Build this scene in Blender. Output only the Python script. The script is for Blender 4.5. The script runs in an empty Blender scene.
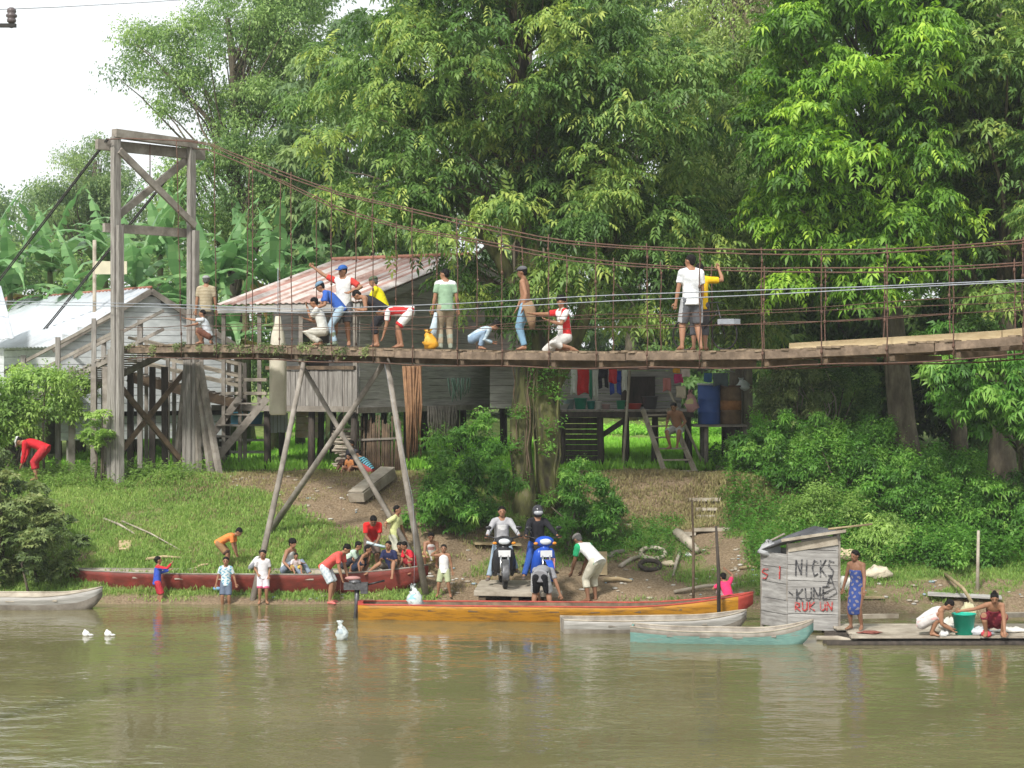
import bpy, math, random
import numpy as np
from mathutils import Vector, Matrix
random.seed(7); rng = np.random.default_rng(11)
scn = bpy.context.scene
COL = scn.collection
R = math.radians
F = 1911.0; HC = 4.7; HY = 375.0           # focal length in px, eye height, horizon row

# ------------------------------------------------------------------ helpers
def at(px, py, Y):
    return Vector(((px-512)/F*Y, Y, HC-(py-HY)/F*Y))
def smooth(a, b, x):
    t = np.clip((np.asarray(x, float)-a)/(b-a), 0, 1); return t*t*(3-2*t)
def vnoise(x, y, seed=0):
    x = np.asarray(x, float); y = np.asarray(y, float)
    v = np.sin(x*1.3+seed)*np.cos(y*1.7-seed*2)+.5*np.sin(x*3.1-y*2.3+seed*5)+.25*np.sin(x*7.3+y*6.1+seed)
    return v/1.75
def ground_z(x, y):
    x = np.asarray(x, float); y = np.asarray(y, float)
    yw = 39.2-1.6*smooth(3.5, 6.5, x)+.12*vnoise(x*.9, y*0, 2)
    t = (y-yw)
    left = np.clip(t/5.8, 0, 1)
    zl = 2.3*(left*.75+.25*left*left*(3-2*left))
    zr = .12+1.15*np.clip(t/4.8, 0, 1)**1.1+1.05*smooth(44.0-yw, 45.5-yw, t)-.12*(t < 0)
    zr = np.where(t < 0, 0, .25*np.clip(t, 0, .5)+1.12*np.clip((t)/4.8, 0, 1)**1.15+1.05*smooth(44.0-yw, 45.5-yw, t))
    k = smooth(-1.5, 2.0, x)
    z = zl*(1-k)+zr*k
    z = z+np.where(t > .3, .05*vnoise(x*1.6, y*1.4, 1)+.03*vnoise(x*4, y*3.7, 3), 0)
    z = np.where(t < 0, np.maximum(t*.35, -2.2), z)
    z = np.where(y > 58, z+.02*(y-58), z)
    # near bank, under and behind the camera
    near = smooth(7, -3, y)
    z = np.where(y < 12, -2.2+near*5.2, z)
    return z
def gz(x, y): return float(ground_z(x, y))
def on_ground(px, py):
    Y = 36.0
    while Y < 90:
        z = HC-(py-HY)/F*Y
        if z <= gz((px-512)/F*Y, Y): break
        Y += .02
    return Vector(((px-512)/F*Y, Y, gz((px-512)/F*Y, Y)))

def tag(o, label=None, cat=None, group=None, kind=None):
    if label: o['label'] = label
    if cat: o['category'] = cat
    if group: o['group'] = group
    if kind: o['kind'] = kind
    return o
def thing(name, loc, label, cat, group=None):
    o = bpy.data.objects.new(name, None); COL.objects.link(o)
    o.location = loc; o.empty_display_size = .2
    return tag(o, label, cat, group)
def world_origin(o):
    v = Vector((0, 0, 0))
    while o is not None:
        v += o.location; o = o.parent
    return v

class MB:
    """collects closed primitives in world coordinates and links them as one mesh object"""
    def __init__(s): s.v = []; s.f = []; s.m = []; s.sm = []
    def add(s, vs, fs, mi=0, sm=False):
        b = len(s.v); s.v += [tuple(p) for p in vs]
        s.f += [tuple(i+b for i in f) for f in fs]; s.m += [mi]*len(fs); s.sm += [sm]*len(fs)
    def box(s, c, size, rz=0, mi=0, rx=0, ry=0):
        c = Vector(c); M = Matrix.Rotation(rz, 3, 'Z') @ Matrix.Rotation(ry, 3, 'Y') @ Matrix.Rotation(rx, 3, 'X')
        hx, hy, hz = [q/2 for q in size]
        vs = [c+M@Vector((x*hx, y*hy, z*hz)) for x in (-1, 1) for y in (-1, 1) for z in (-1, 1)]
        s.add(vs, [(0, 1, 3, 2), (4, 6, 7, 5), (0, 4, 5, 1), (2, 3, 7, 6), (0, 2, 6, 4), (1, 5, 7, 3)], mi)
    def beam(s, p0, p1, w, h, mi=0, up=(0, 0, 1), warp=0):
        p0 = Vector(p0); p1 = Vector(p1); d = (p1-p0).normalized(); up = Vector(up)
        if abs(d.dot(up)) > .98: up = Vector((0, 1, 0))
        a = d.cross(up).normalized(); b = a.cross(d).normalized()
        vs = []
        j = lambda: random.uniform(-warp, warp)
        for p in (p0, p1):
            for x, y in ((-1, -1), (1, -1), (1, 1), (-1, 1)):
                vs.append(p+a*(x*w/2+j())+b*(y*h/2+j()))
        s.add(vs, [(3, 2, 1, 0), (4, 5, 6, 7), (0, 1, 5, 4), (1, 2, 6, 5), (2, 3, 7, 6), (3, 0, 4, 7)], mi)
    def tube(s, pts, rad, n=8, mi=0, side=None, sm=True, flat=None, cap=True):
        """rad: number, list, or list of (a,b) half axes; side: the direction of axis a"""
        pts = [Vector(p) for p in pts]; N = len(pts)
        if not isinstance(rad, (list, tuple)): rad = [rad]*N
        rad = [r if isinstance(r, (list, tuple)) else (r, r) for r in rad]
        vs = []; prev = Vector(side) if side is not None else None
        for i, p in enumerate(pts):
            d = (pts[min(i+1, N-1)]-pts[max(i-1, 0)])
            d = d.normalized() if d.length > 1e-9 else Vector((0, 0, 1))
            if prev is None: prev = Vector((1, 0, 0)) if abs(d.x) < .8 else Vector((0, 1, 0))
            a = prev-d*prev.dot(d)
            if a.length < 1e-4: a = d.orthogonal()
            a.normalize(); b = d.cross(a); prev = Vector(side) if side is not None else a
            for k in range(n):
                t = 2*math.pi*k/n
                vs.append(p+a*(math.cos(t)*rad[i][0])+b*(math.sin(t)*rad[i][1]))
        fs = [(i*n+k, i*n+(k+1) % n, (i+1)*n+(k+1) % n, (i+1)*n+k) for i in range(N-1) for k in range(n)]
        if cap: fs += [tuple(range(n-1, -1, -1)), tuple((N-1)*n+k for k in range(n))]
        s.add(vs, fs, mi, sm)
    def ball(s, c, r, n=10, mi=0, side=(1, 0, 0), axis=(0, 0, 1)):
        if not isinstance(r, (tuple, list)): r = (r, r, r)
        c = Vector(c); z = Vector(axis).normalized(); x = Vector(side); x = (x-z*x.dot(z)).normalized(); y = z.cross(x)
        m = n//2+1; vs = [c-z*r[2]]
        for i in range(1, m):
            t = math.pi*i/m
            for k in range(n):
                q = 2*math.pi*k/n
                vs.append(c+x*(r[0]*math.sin(t)*math.cos(q))+y*(r[1]*math.sin(t)*math.sin(q))-z*(r[2]*math.cos(t)))
        vs.append(c+z*r[2]); L = len(vs)-1
        fs = [(0, 1+(k+1) % n, 1+k) for k in range(n)]
        for i in range(m-2):
            for k in range(n):
                a = 1+i*n; fs.append((a+k, a+(k+1) % n, a+n+(k+1) % n, a+n+k))
        a = 1+(m-2)*n; fs += [(a+k, a+(k+1) % n, L) for k in range(n)]
        s.add(vs, fs, mi, True)
    def lathe(s, c, prof, n=20, mi=0, axis=(0, 0, 1)):
        """prof: (radius, height along the axis)"""
        c = Vector(c); z = Vector(axis).normalized(); x = z.orthogonal().normalized(); y = z.cross(x)
        vs = [c+x*(r*math.cos(2*math.pi*k/n))+y*(r*math.sin(2*math.pi*k/n))+z*h for r, h in prof for k in range(n)]
        N = len(prof)
        fs = [(i*n+k, i*n+(k+1) % n, (i+1)*n+(k+1) % n, (i+1)*n+k) for i in range(N-1) for k in range(n)]
        fs += [tuple(range(n-1, -1, -1)), tuple((N-1)*n+k for k in range(n))]
        s.add(vs, fs, mi, True)
    def sheet(s, grid, th=.02, mi=0, sm=True, mfun=None, inner=None):
        """grid of points [i][j] made into a thin solid sheet"""
        ni = len(grid); nj = len(grid[0]); G = [[Vector(p) for p in row] for row in grid]
        top = []; bot = []
        for i in range(ni):
            for j in range(nj):
                du = G[min(i+1, ni-1)][j]-G[max(i-1, 0)][j]; dv = G[i][min(j+1, nj-1)]-G[i][max(j-1, 0)]
                nn = du.cross(dv); nn = nn.normalized() if nn.length > 1e-9 else Vector((0, 0, 1))
                top.append(G[i][j]+nn*th/2); bot.append(G[i][j]-nn*th/2)
        b = len(top); idx = lambda i, j: i*nj+j
        fs = []; ms = []
        for i in range(ni-1):
            for j in range(nj-1):
                q = (idx(i, j), idx(i+1, j), idx(i+1, j+1), idx(i, j+1)); m_ = mfun(i, j) if mfun else mi
                fs.append(q); ms.append(m_ if inner is None else inner); fs.append(tuple(b+t for t in q[::-1])); ms.append(m_)
        ring = [idx(0, j) for j in range(nj)]+[idx(i, nj-1) for i in range(1, ni)]+[idx(ni-1, j) for j in range(nj-2, -1, -1)]+[idx(i, 0) for i in range(ni-2, 0, -1)]
        for k in range(len(ring)):
            a, c = ring[k], ring[(k+1) % len(ring)]; fs.append((a, c, b+c, b+a)); ms.append(mi)
        base = len(s.v); s.v += [tuple(p) for p in top+bot]
        s.f += [tuple(t+base for t in f) for f in fs]; s.m += ms; s.sm += [sm]*len(fs)
    def build(s, name, mats, parent=None, loc=None):
        if not isinstance(mats, (list, tuple)): mats = [mats]
        o = Vector(loc) if loc is not None else Vector((0, 0, 0))
        wo = world_origin(parent)+o if parent is not None else o
        me = bpy.data.meshes.new(name)
        me.from_pydata([(x-wo.x, y-wo.y, z-wo.z) for x, y, z in s.v], [], s.f)
        for m in mats: me.materials.append(m)
        me.polygons.foreach_set('material_index', s.m); me.polygons.foreach_set('use_smooth', s.sm)
        me.update()
        ob = bpy.data.objects.new(name, me); COL.objects.link(ob); ob.location = o
        if parent is not None: ob.parent = parent
        return ob

def np_obj(name, V, Q, mats, tint=None, parent=None, mi=None, smooth_=False):
    """quads straight from numpy arrays"""
    V = np.asarray(V, np.float32); Q = np.asarray(Q, np.int32)
    if parent is not None: V = V-np.array(world_origin(parent), np.float32)
    me = bpy.data.meshes.new(name); k = Q.shape[1]
    me.vertices.add(len(V)); me.vertices.foreach_set('co', V.ravel())
    me.loops.add(Q.size); me.loops.foreach_set('vertex_index', Q.ravel())
    me.polygons.add(len(Q)); me.polygons.foreach_set('loop_start', np.arange(0, Q.size, k, dtype=np.int32))
    me.polygons.foreach_set('loop_total', np.full(len(Q), k, np.int32))
    if mi is not None: me.polygons.foreach_set('material_index', np.asarray(mi, np.int32))
    if smooth_: me.polygons.foreach_set('use_smooth', np.ones(len(Q), bool))
    for m in (mats if isinstance(mats, (list, tuple)) else [mats]): me.materials.append(m)
    if tint is not None:
        at_ = me.attributes.new('tint', 'FLOAT', 'FACE'); at_.data.foreach_set('value', np.asarray(tint, np.float32))
    me.update(calc_edges=True); me.validate()
    ob = bpy.data.objects.new(name, me); COL.objects.link(ob)
    if parent is not None: ob.parent = parent
    return ob

# ------------------------------------------------------------------ materials
_mc = {}
LEAF_GAIN = 1.7
def mat(name, c1, c2=None, rough=.8, scale=4.0, stretch=(1, 1, 1), bump=.3, metal=0, detail=6, spec=.3, lo=.35, hi=.65, c3=None, trans=0, bscale=None):
    if name in _mc: return _mc[name]
    m = bpy.data.materials.new(name); m.use_nodes = True; nt = m.node_tree; N = nt.nodes; L = nt.links
    b = N['Principled BSDF']; b.inputs['Roughness'].default_value = rough; b.inputs['Metallic'].default_value = metal
    b.inputs['Specular IOR Level'].default_value = spec
    tc = N.new('ShaderNodeTexCoord'); mp = N.new('ShaderNodeMapping'); mp.inputs['Scale'].default_value = stretch
    L.new(tc.outputs['Object'], mp.inputs[0])
    nz = N.new('ShaderNodeTexNoise'); nz.inputs['Scale'].default_value = scale; nz.inputs['Detail'].default_value = detail
    nz.inputs['Roughness'].default_value = .65
    L.new(mp.outputs[0], nz.inputs['Vector'])
    cr = N.new('ShaderNodeValToRGB'); L.new(nz.outputs['Fac'], cr.inputs[0])
    c2 = c2 or tuple(x*.72 for x in c1)
    cr.color_ramp.elements[0].position = lo; cr.color_ramp.elements[0].color = (*c2, 1)
    cr.color_ramp.elements[1].position = hi; cr.color_ramp.elements[1].color = (*c1, 1)
    if c3:
        e = cr.color_ramp.elements.new((lo+hi)/2+.04); e.color = (*c3, 1)
    L.new(cr.outputs[0], b.inputs['Base Color'])
    if bump:
        bp = N.new('ShaderNodeBump'); bp.inputs['Strength'].default_value = bump; bp.inputs['Distance'].default_value = .02
        n2 = N.new('ShaderNodeTexNoise'); n2.inputs['Scale'].default_value = bscale or scale*3; n2.inputs['Detail'].default_value = 4
        L.new(mp.outputs[0], n2.inputs['Vector']); L.new(n2.outputs['Fac'], bp.inputs['Height']); L.new(bp.outputs[0], b.inputs['Normal'])
    _mc[name] = m
    return m
def leaf_mat(name, cols, rough=.5, transl=.35):
    cols = [tuple(min(.8, x*LEAF_GAIN) for x in c) for c in cols]
    """cols: three or four leaf colours picked per leaf by the tint attribute"""
    if name in _mc: return _mc[name]
    m = bpy.data.materials.new(name); m.use_nodes = True; nt = m.node_tree; N = nt.nodes; L = nt.links
    b = N['Principled BSDF']; b.inputs['Roughness'].default_value = rough; b.inputs['Specular IOR Level'].default_value = .35
    a = N.new('ShaderNodeAttribute'); a.attribute_name = 'tint'
    cr = N.new('ShaderNodeValToRGB'); L.new(a.outputs['Fac'], cr.inputs[0])
    E = cr.color_ramp.elements; E[0].color = (*cols[0], 1); E[1].color = (*cols[-1], 1)
    for i in range(1, len(cols)-1):
        e = E.new(i/(len(cols)-1)); e.color = (*cols[i], 1)
    L.new(cr.outputs[0], b.inputs['Base Color'])
    t = N.new('ShaderNodeBsdfTranslucent'); mx = N.new('ShaderNodeMixShader'); mx.inputs[0].default_value = transl
    hs = N.new('ShaderNodeHueSaturation'); hs.inputs['Value'].default_value = 1.5; hs.inputs['Saturation'].default_value = 1.1
    L.new(cr.outputs[0], hs.inputs['Color']); L.new(hs.outputs[0], t.inputs['Color'])
    out = N['Material Output']; L.new(b.outputs[0], mx.inputs[1]); L.new(t.outputs[0], mx.inputs[2]); L.new(mx.outputs[0], out.inputs[0])
    _mc[name] = m
    return m
def cloth(c, name=None):
    name = name or 'cloth_%02x%02x%02x' % tuple(int(min(1, x)*255) for x in c)
    return mat(name, c, tuple(x*.8 for x in c), rough=.9, scale=9, bump=1, bscale=11, spec=.1)

W = dict(
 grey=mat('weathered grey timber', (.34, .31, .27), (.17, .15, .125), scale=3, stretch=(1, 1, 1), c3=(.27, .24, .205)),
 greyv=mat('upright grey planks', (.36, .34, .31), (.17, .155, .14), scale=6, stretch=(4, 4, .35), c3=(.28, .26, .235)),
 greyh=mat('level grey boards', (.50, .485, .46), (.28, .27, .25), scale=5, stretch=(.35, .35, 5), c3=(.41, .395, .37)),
 brown=mat('brown rough timber', (.20, .135, .085), (.08, .055, .036), scale=4, stretch=(1, 1, 1), c3=(.14, .1, .065)),
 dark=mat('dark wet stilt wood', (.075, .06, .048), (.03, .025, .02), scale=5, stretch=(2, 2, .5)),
 deck=mat('deck plank wood', (.33, .25, .17), (.13, .095, .06), scale=3.5, c3=(.24, .18, .12), bump=.6),
 plank=mat('fresh pale plank', (.50, .40, .24), (.36, .27, .15), scale=3, stretch=(1, 1, 4)),
 pale=mat('pale driftwood', (.46, .41, .33), (.26, .22, .17), scale=3),
 rust=mat('rusty steel', (.15, .09, .068), (.085, .058, .045), scale=12, rough=.9, c3=(.13, .07, .05)),
 wire=mat('grey wire', (.36, .38, .42), (.25, .27, .3), scale=10, rough=.5, bump=0),
 blackwire=mat('dark steel cable', (.05, .045, .04), (.03, .03, .03), scale=10, bump=0),
 zinc=mat('zinc sheet roofing', (.62, .66, .70), (.46, .49, .52), scale=1.2, rough=.45, c3=(.55, .59, .63), bump=.1, spec=.5),
 zincrust=mat('rusted roofing', (.38, .17, .12), (.20, .095, .065), scale=2.5, rough=.8, c3=(.30, .13, .09), bump=.15),
 redroof=mat('faded red striped roofing', (.50, .42, .38), (.24, .13, .10), scale=2.6, stretch=(1, 1, 1), rough=.7, c3=(.38, .25, .21), bump=.1),
 whitewall=mat('pale painted planks', (.74, .77, .77), (.52, .55, .55), scale=2, stretch=(1, 1, 3), c3=(.66, .69, .69)),
 black=mat('black plastic', (.018, .018, .02), (.01, .01, .011), rough=.4, spec=.5, bump=0),
 rubber=mat('black rubber', (.02, .02, .02), (.035, .03, .026), rough=.9, bump=.2),
 chrome=mat('bright metal', (.6, .6, .6), (.45, .45, .45), rough=.25, metal=1, bump=0),
 gun=mat('grey engine metal', (.16, .16, .165), (.08, .08, .085), rough=.45, metal=.6, bump=.2, scale=20),
 bark=mat('tree bark', (.22, .18, .13), (.075, .06, .045), scale=4, stretch=(1.5, 1.5, .5), bump=1, c3=(.15, .125, .09)),
 moss=mat('mossy bark', (.19, .155, .105), (.04, .033, .024), scale=2.6, stretch=(1.6, 1.6, .45), bump=1, c3=(.12, .125, .04), bscale=9),
)
W['red']=mat('worn red hull paint', (.27, .045, .035), (.13, .03, .022), scale=3, c3=(.2, .04, .03), stretch=(1, 1, 2), rough=.6)
W['yellow']=mat('ochre hull paint', (.44, .205, .018), (.19, .095, .022), scale=5, stretch=(.5, 1, 4), rough=.5, c3=(.45, .21, .018))
W['redtrim']=mat('red gunwale paint', (.48, .07, .05), (.30, .05, .035), scale=5, rough=.55)
W['beam']=mat('aged deck beam', (.27, .20, .14), (.11, .08, .055), scale=4, c3=(.19, .14, .10), bump=.6)
W['teal']=mat('worn teal hull paint', (.17, .31, .28), (.24, .23, .20), scale=5, stretch=(.7, 1, 3.5), rough=.7, c3=(.2, .37, .33), lo=.3, hi=.55)
def plain(name, c, rough=.5, **k): return mat(name, c, tuple(x*.85 for x in c), rough=rough, bump=k.pop('bump', .05), **k)

# ------------------------------------------------------------------ camera, light, sky
cd = bpy.data.cameras.new('camera'); cam = bpy.data.objects.new('camera', cd); COL.objects.link(cam)
cd.sensor_width = 36; cd.lens = 36*F/1024; cd.clip_end = 2000; cd.clip_start = .1
cam.location = (0, 0, HC); cam.rotation_euler = (R(90), 0, 0); cd.shift_y = -9/1024
scn.camera = cam
sun = bpy.data.lights.new('sun', 'SUN'); sun.energy = SUN_E = 3.2; sun.angle = R(7); sun.color = (1, .96, .9)
so = bpy.data.objects.new('sun', sun); COL.objects.link(so)
EL, AZ = 44, 205     # degrees; azimuth clockwise from +Y: the sun stands behind the camera to the left
d = Vector((math.sin(R(AZ))*math.cos(R(EL)), math.cos(R(AZ))*math.cos(R(EL)), math.sin(R(EL))))
so.rotation_euler = (-d).to_track_quat('-Z', 'Y').to_euler(); so.location = (0, 0, 40)
wd = bpy.data.worlds.new('World'); scn.world = wd; wd.use_nodes = True
nt = wd.node_tree; N = nt.nodes; L = nt.links; bg = N['Background']
sky = N.new('ShaderNodeTexSky'); sky.sky_type = 'NISHITA'; sky.sun_disc = False
sky.sun_elevation = R(EL); sky.sun_rotation = R(AZ); sky.dust_density = 3; sky.air_density = 1.2
sc_ = N.new('ShaderNodeVectorMath'); sc_.operation = 'SCALE'; sc_.inputs['Scale'].default_value = .10
L.new(sky.outputs[0], sc_.inputs[0])
tc = N.new('ShaderNodeTexCoord'); mp = N.new('ShaderNodeMapping'); mp.inputs['Scale'].default_value = (1, 1, 2.5)
L.new(tc.outputs['Generated'], mp.inputs[0])
nz = N.new('ShaderNodeTexNoise'); nz.inputs['Scale'].default_value = 2.2; nz.inputs['Detail'].default_value = 7; L.new(mp.outputs[0], nz.inputs['Vector'])
r1 = N.new('ShaderNodeValToRGB'); r1.color_ramp.elements[0].position = .25; r1.color_ramp.elements[0].color = (.72, .72, .72, 1)
r1.color_ramp.elements[1].position = .6; r1.color_ramp.elements[1].color = (1, 1, 1, 1); L.new(nz.outputs['Fac'], r1.inputs[0])
mx = N.new('ShaderNodeMix'); mx.data_type = 'RGBA'; L.new(r1.outputs[0], mx.inputs[0]); L.new(sc_.outputs[0], mx.inputs[6])
mx.inputs[7].default_value = (.86, .895, .91, 1)
L.new(mx.outputs[2], bg.inputs[0]); bg.inputs[1].default_value = 1.0
vs_ = scn.view_settings; vs_.view_transform = 'Standard'; vs_.look = 'None'; vs_.gamma = 1; vs_.exposure = .52
scn.cycles.max_bounces = 6; scn.cycles.transparent_max_bounces = 8
scn.cycles.use_denoising = True
# ------------------------------------------------------------------ ground, water
def make_ground():
    xs = np.unique(np.concatenate([np.linspace(-400, -40, 25), np.linspace(-40, -16, 30), np.linspace(-16, 16, 230), np.linspace(16, 40, 30), np.linspace(40, 400, 25)]))
    ys = np.unique(np.concatenate([np.linspace(-120, 36, 60), np.linspace(36, 50, 190), np.linspace(50, 80, 60), np.linspace(80, 600, 40)]))
    X, Y = np.meshgrid(xs, ys); Z = ground_z(X, Y)
    V = np.stack([X, Y, Z], -1).reshape(-1, 3); nx = len(xs); ny = len(ys)
    i, j = np.meshgrid(np.arange(nx-1), np.arange(ny-1)); a = (j*nx+i).ravel()
    Q = np.stack([a, a+1, a+1+nx, a+nx], -1)
    m = bpy.data.materials.new('grassy earth bank'); m.use_nodes = True; nt = m.node_tree; N = nt.nodes; L = nt.links
    b = N['Principled BSDF']; b.inputs['Roughness'].default_value = .95; b.inputs['Specular IOR Level'].default_value = .1
    at_ = N.new('ShaderNodeAttribute'); at_.attribute_name = 'dirt'
    tc = N.new('ShaderNodeTexCoord')
    def noise(s, d=6):
        n = N.new('ShaderNodeTexNoise'); n.inputs['Scale'].default_value = s; n.inputs['Detail'].default_value = d; L.new(tc.outputs['Object'], n.inputs['Vector']); return n
    n1, n2, n3 = noise(1.1), noise(6), noise(25, 3)
    g = N.new('ShaderNodeValToRGB'); L.new(n2.outputs['Fac'], g.inputs[0])
    g.color_ramp.elements[0].position = .3; g.color_ramp.elements[0].color = (.10, .15, .035, 1)
    g.color_ramp.elements[1].position = .7; g.color_ramp.elements[1].color = (.22, .27, .08, 1)
    e = N.new('ShaderNodeValToRGB'); L.new(n3.outputs['Fac'], e.inputs[0])
    e.color_ramp.elements[0].position = .3; e.color_ramp.elements[0].color = (.13, .092, .055, 1)
    e.color_ramp.elements[1].position = .7; e.color_ramp.elements[1].color = (.29, .22, .145, 1)
    ad = N.new('ShaderNodeMath'); ad.operation = 'MULTIPLY_ADD'; L.new(n1.outputs['Fac'], ad.inputs[0]); ad.inputs[1].default_value = 1.0; L.new(at_.outputs['Fac'], ad.inputs[2])
    ad2 = N.new('ShaderNodeMath'); ad2.operation = 'MULTIPLY_ADD'; L.new(n2.outputs['Fac'], ad2.inputs[0]); ad2.inputs[1].default_value = .5; L.new(ad.outputs[0], ad2.inputs[2])
    r = N.new('ShaderNodeMapRange'); r.inputs['From Min'].default_value = 1.0; r.inputs['From Max'].default_value = 1.3; L.new(ad2.outputs[0], r.inputs[0])
    mx = N.new('ShaderNodeMix'); mx.data_type = 'RGBA'; L.new(r.outputs[0], mx.inputs[0]); L.new(g.outputs[0], mx.inputs[6]); L.new(e.outputs[0], mx.inputs[7])
    L.new(mx.outputs[2], b.inputs['Base Color'])
    bp = N.new('ShaderNodeBump'); bp.inputs['Strength'].default_value = .8; bp.inputs['Distance'].default_value = .06; L.new(n2.outputs['Fac'], bp.inputs['Height']); L.new(bp.outputs[0], b.inputs['Normal'])
    o = np_obj('ground', V, Q, m, smooth_=True)
    D = dirt(X.ravel(), Y.ravel())
    a_ = o.data.attributes.new('dirt', 'FLOAT', 'POINT'); a_.data.foreach_set('value', D.astype(np.float32))
    tag(o, kind='structure')
def pxrow(x, y):
    z = ground_z(x, y); return 512+x/y*F, HY+(HC-z)/y*F
def dirt(x, y):
    """where the bank is bare: trodden earth by the houses, the landing and the cut bank"""
    y = np.maximum(y, 1.0)
    px, py = pxrow(x, y); d = np.full(x.shape, .05)
    def blob(cx, cy, rx, ry, a):
        return a*np.exp(-(((px-cx)/rx)**2+((py-cy)/ry)**2))
    for q in ((290, 480, 100, 15, 1.0), (335, 505, 60, 22, .85), (400, 495, 60, 28, .75), (120, 515, 50, 25, .3), (350, 560, 60, 20, .3), (520, 592, 95, 16, 1.0), (610, 575, 60, 14, .5), (440, 540, 60, 34, .5), (520, 545, 60, 18, .7), (390, 520, 50, 24, .5), (640, 560, 60, 20, .35), (700, 545, 30, 30, .5), (440, 575, 40, 14, .5),
              (640, 500, 65, 24, .85), (660, 480, 95, 9, .95), (600, 590, 70, 12, .55), (735, 560, 24, 30, .7), (700, 510, 28, 25, .5),
              (150, 598, 150, 5, .6), (300, 604, 160, 5, .6), (930, 600, 140, 9, .5), (620, 505, 45, 12, .4), (680, 595, 60, 12, .5), (950, 575, 40, 8, .3),
              (82, 556, 12, 6, .7)):
        d = d+blob(*q)
    d = np.where(y < 39.4, np.maximum(d, .6), d)
    d = np.where((y > 46) & (y < 54) & (x > -7.5) & (x < 5), d*.6+.15, d)
    return np.clip(d, 0, 1.2)
make_ground()
def make_water():
    mb = MB()
    mb.sheet([[(-600, 0, 0), (-600, 60, 0)], [(-14, 0, 0), (-14, 60, 0)], [(14, 0, 0), (14, 60, 0)], [(600, 0, 0), (600, 60, 0)]], th=.004, sm=False)
    m = bpy.data.materials.new('muddy river water'); m.use_nodes = True; nt = m.node_tree; N = nt.nodes; L = nt.links
    b = N['Principled BSDF']; b.inputs['Roughness'].default_value = .07; b.inputs['IOR'].default_value = 1.42
    b.inputs['Specular IOR Level'].default_value = .5
    tc = N.new('ShaderNodeTexCoord')
    def noise(s, st, d=3):
        mp = N.new('ShaderNodeMapping'); mp.inputs['Scale'].default_value = st; L.new(tc.outputs['Object'], mp.inputs[0])
        n = N.new('ShaderNodeTexNoise'); n.inputs['Scale'].default_value = s; n.inputs['Detail'].default_value = d; L.new(mp.outputs[0], n.inputs['Vector']); return n
    c = N.new('ShaderNodeValToRGB'); n0 = noise(.35, (.4, 1, 1), 5); L.new(n0.outputs['Fac'], c.inputs[0])
    c.color_ramp.elements[0].position = .35; c.color_ramp.elements[0].color = (.13, .118, .055, 1)
    c.color_ramp.elements[1].position = .65; c.color_ramp.elements[1].color = (.165, .147, .073, 1)
    L.new(c.outputs[0], b.inputs['Base Color'])
    n1 = noise(1.4, (1, 1.6, 1), 3); n2 = noise(7, (1, 1.5, 1), 2); n4 = noise(.5, (1, 1, 1), 2)
    mm = N.new('ShaderNodeMath'); mm.operation = 'MULTIPLY_ADD'; L.new(n2.outputs['Fac'], mm.inputs[0]); mm.inputs[1].default_value = .16; L.new(n1.outputs['Fac'], mm.inputs[2])
    st = N.new('ShaderNodeMapRange'); st.inputs['From Min'].default_value = .35; st.inputs['From Max'].default_value = .65
    st.inputs['To Min'].default_value = .15; st.inputs['To Max'].default_value = 1.0; L.new(n4.outputs['Fac'], st.inputs[0])
    bp = N.new('ShaderNodeBump'); bp.inputs['Distance'].default_value = .05; L.new(st.outputs[0], bp.inputs['Strength']); L.new(mm.outputs[0], bp.inputs['Height'])
    L.new(bp.outputs[0], b.inputs['Normal'])
    # outline of the river: ends under the banks
    o = mb.build('river_water', m); tag(o, kind='structure')
make_water()
# ------------------------------------------------------------------ the suspension footbridge
BA = Vector((-7.10, 44.08, 0)); BD = Vector((.730, -.683, 0)); BP = Vector((.683, .730, 0))   # along, across (away from the camera)
def BL(px, off=0.0):
    O = BA+BP*off; u = (px-512)/F; t = (u*O.y-O.x)/(BD.x-u*BD.y)
    return O+BD*t
def interp(tab, x):
    return float(np.interp(x, [a for a, b in tab], [b for a, b in tab]))
DECK = [(40, 353), (113, 348), (200, 345), (300, 346), (400, 349), (500, 351), (600, 352), (700, 351.5), (800, 349.5), (900, 345.5), (1024, 338), (1150, 327), (1500, 280)]
def BZ(px, off, row):
    p = BL(px, off); return Vector((p.x, p.y, HC-(row-HY)/F*p.y))
def deck_z(px):
    return BZ(px, 0, interp(DECK, px)).z
def bt(t, off=0, dz=0):
    """point of the deck top t metres along from the anchor point"""
    p = BA+BD*t+BP*off; px = 512+p.x/p.y*F
    c = BA+BD*t; pc = 512+c.x/c.y*F
    return Vector((p.x, p.y, deck_z(pc)+dz))
T0 = (BL(150)-BA).dot(BD)
T1 = (BL(1400)-BA).dot(BD)
bridge = thing('suspension_bridge', bt(T0).to_tuple()[:2]+(2.3,), 'long weathered timber suspension footbridge with rusty cables crossing above the bank', 'bridge')
HWID = .72
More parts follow.
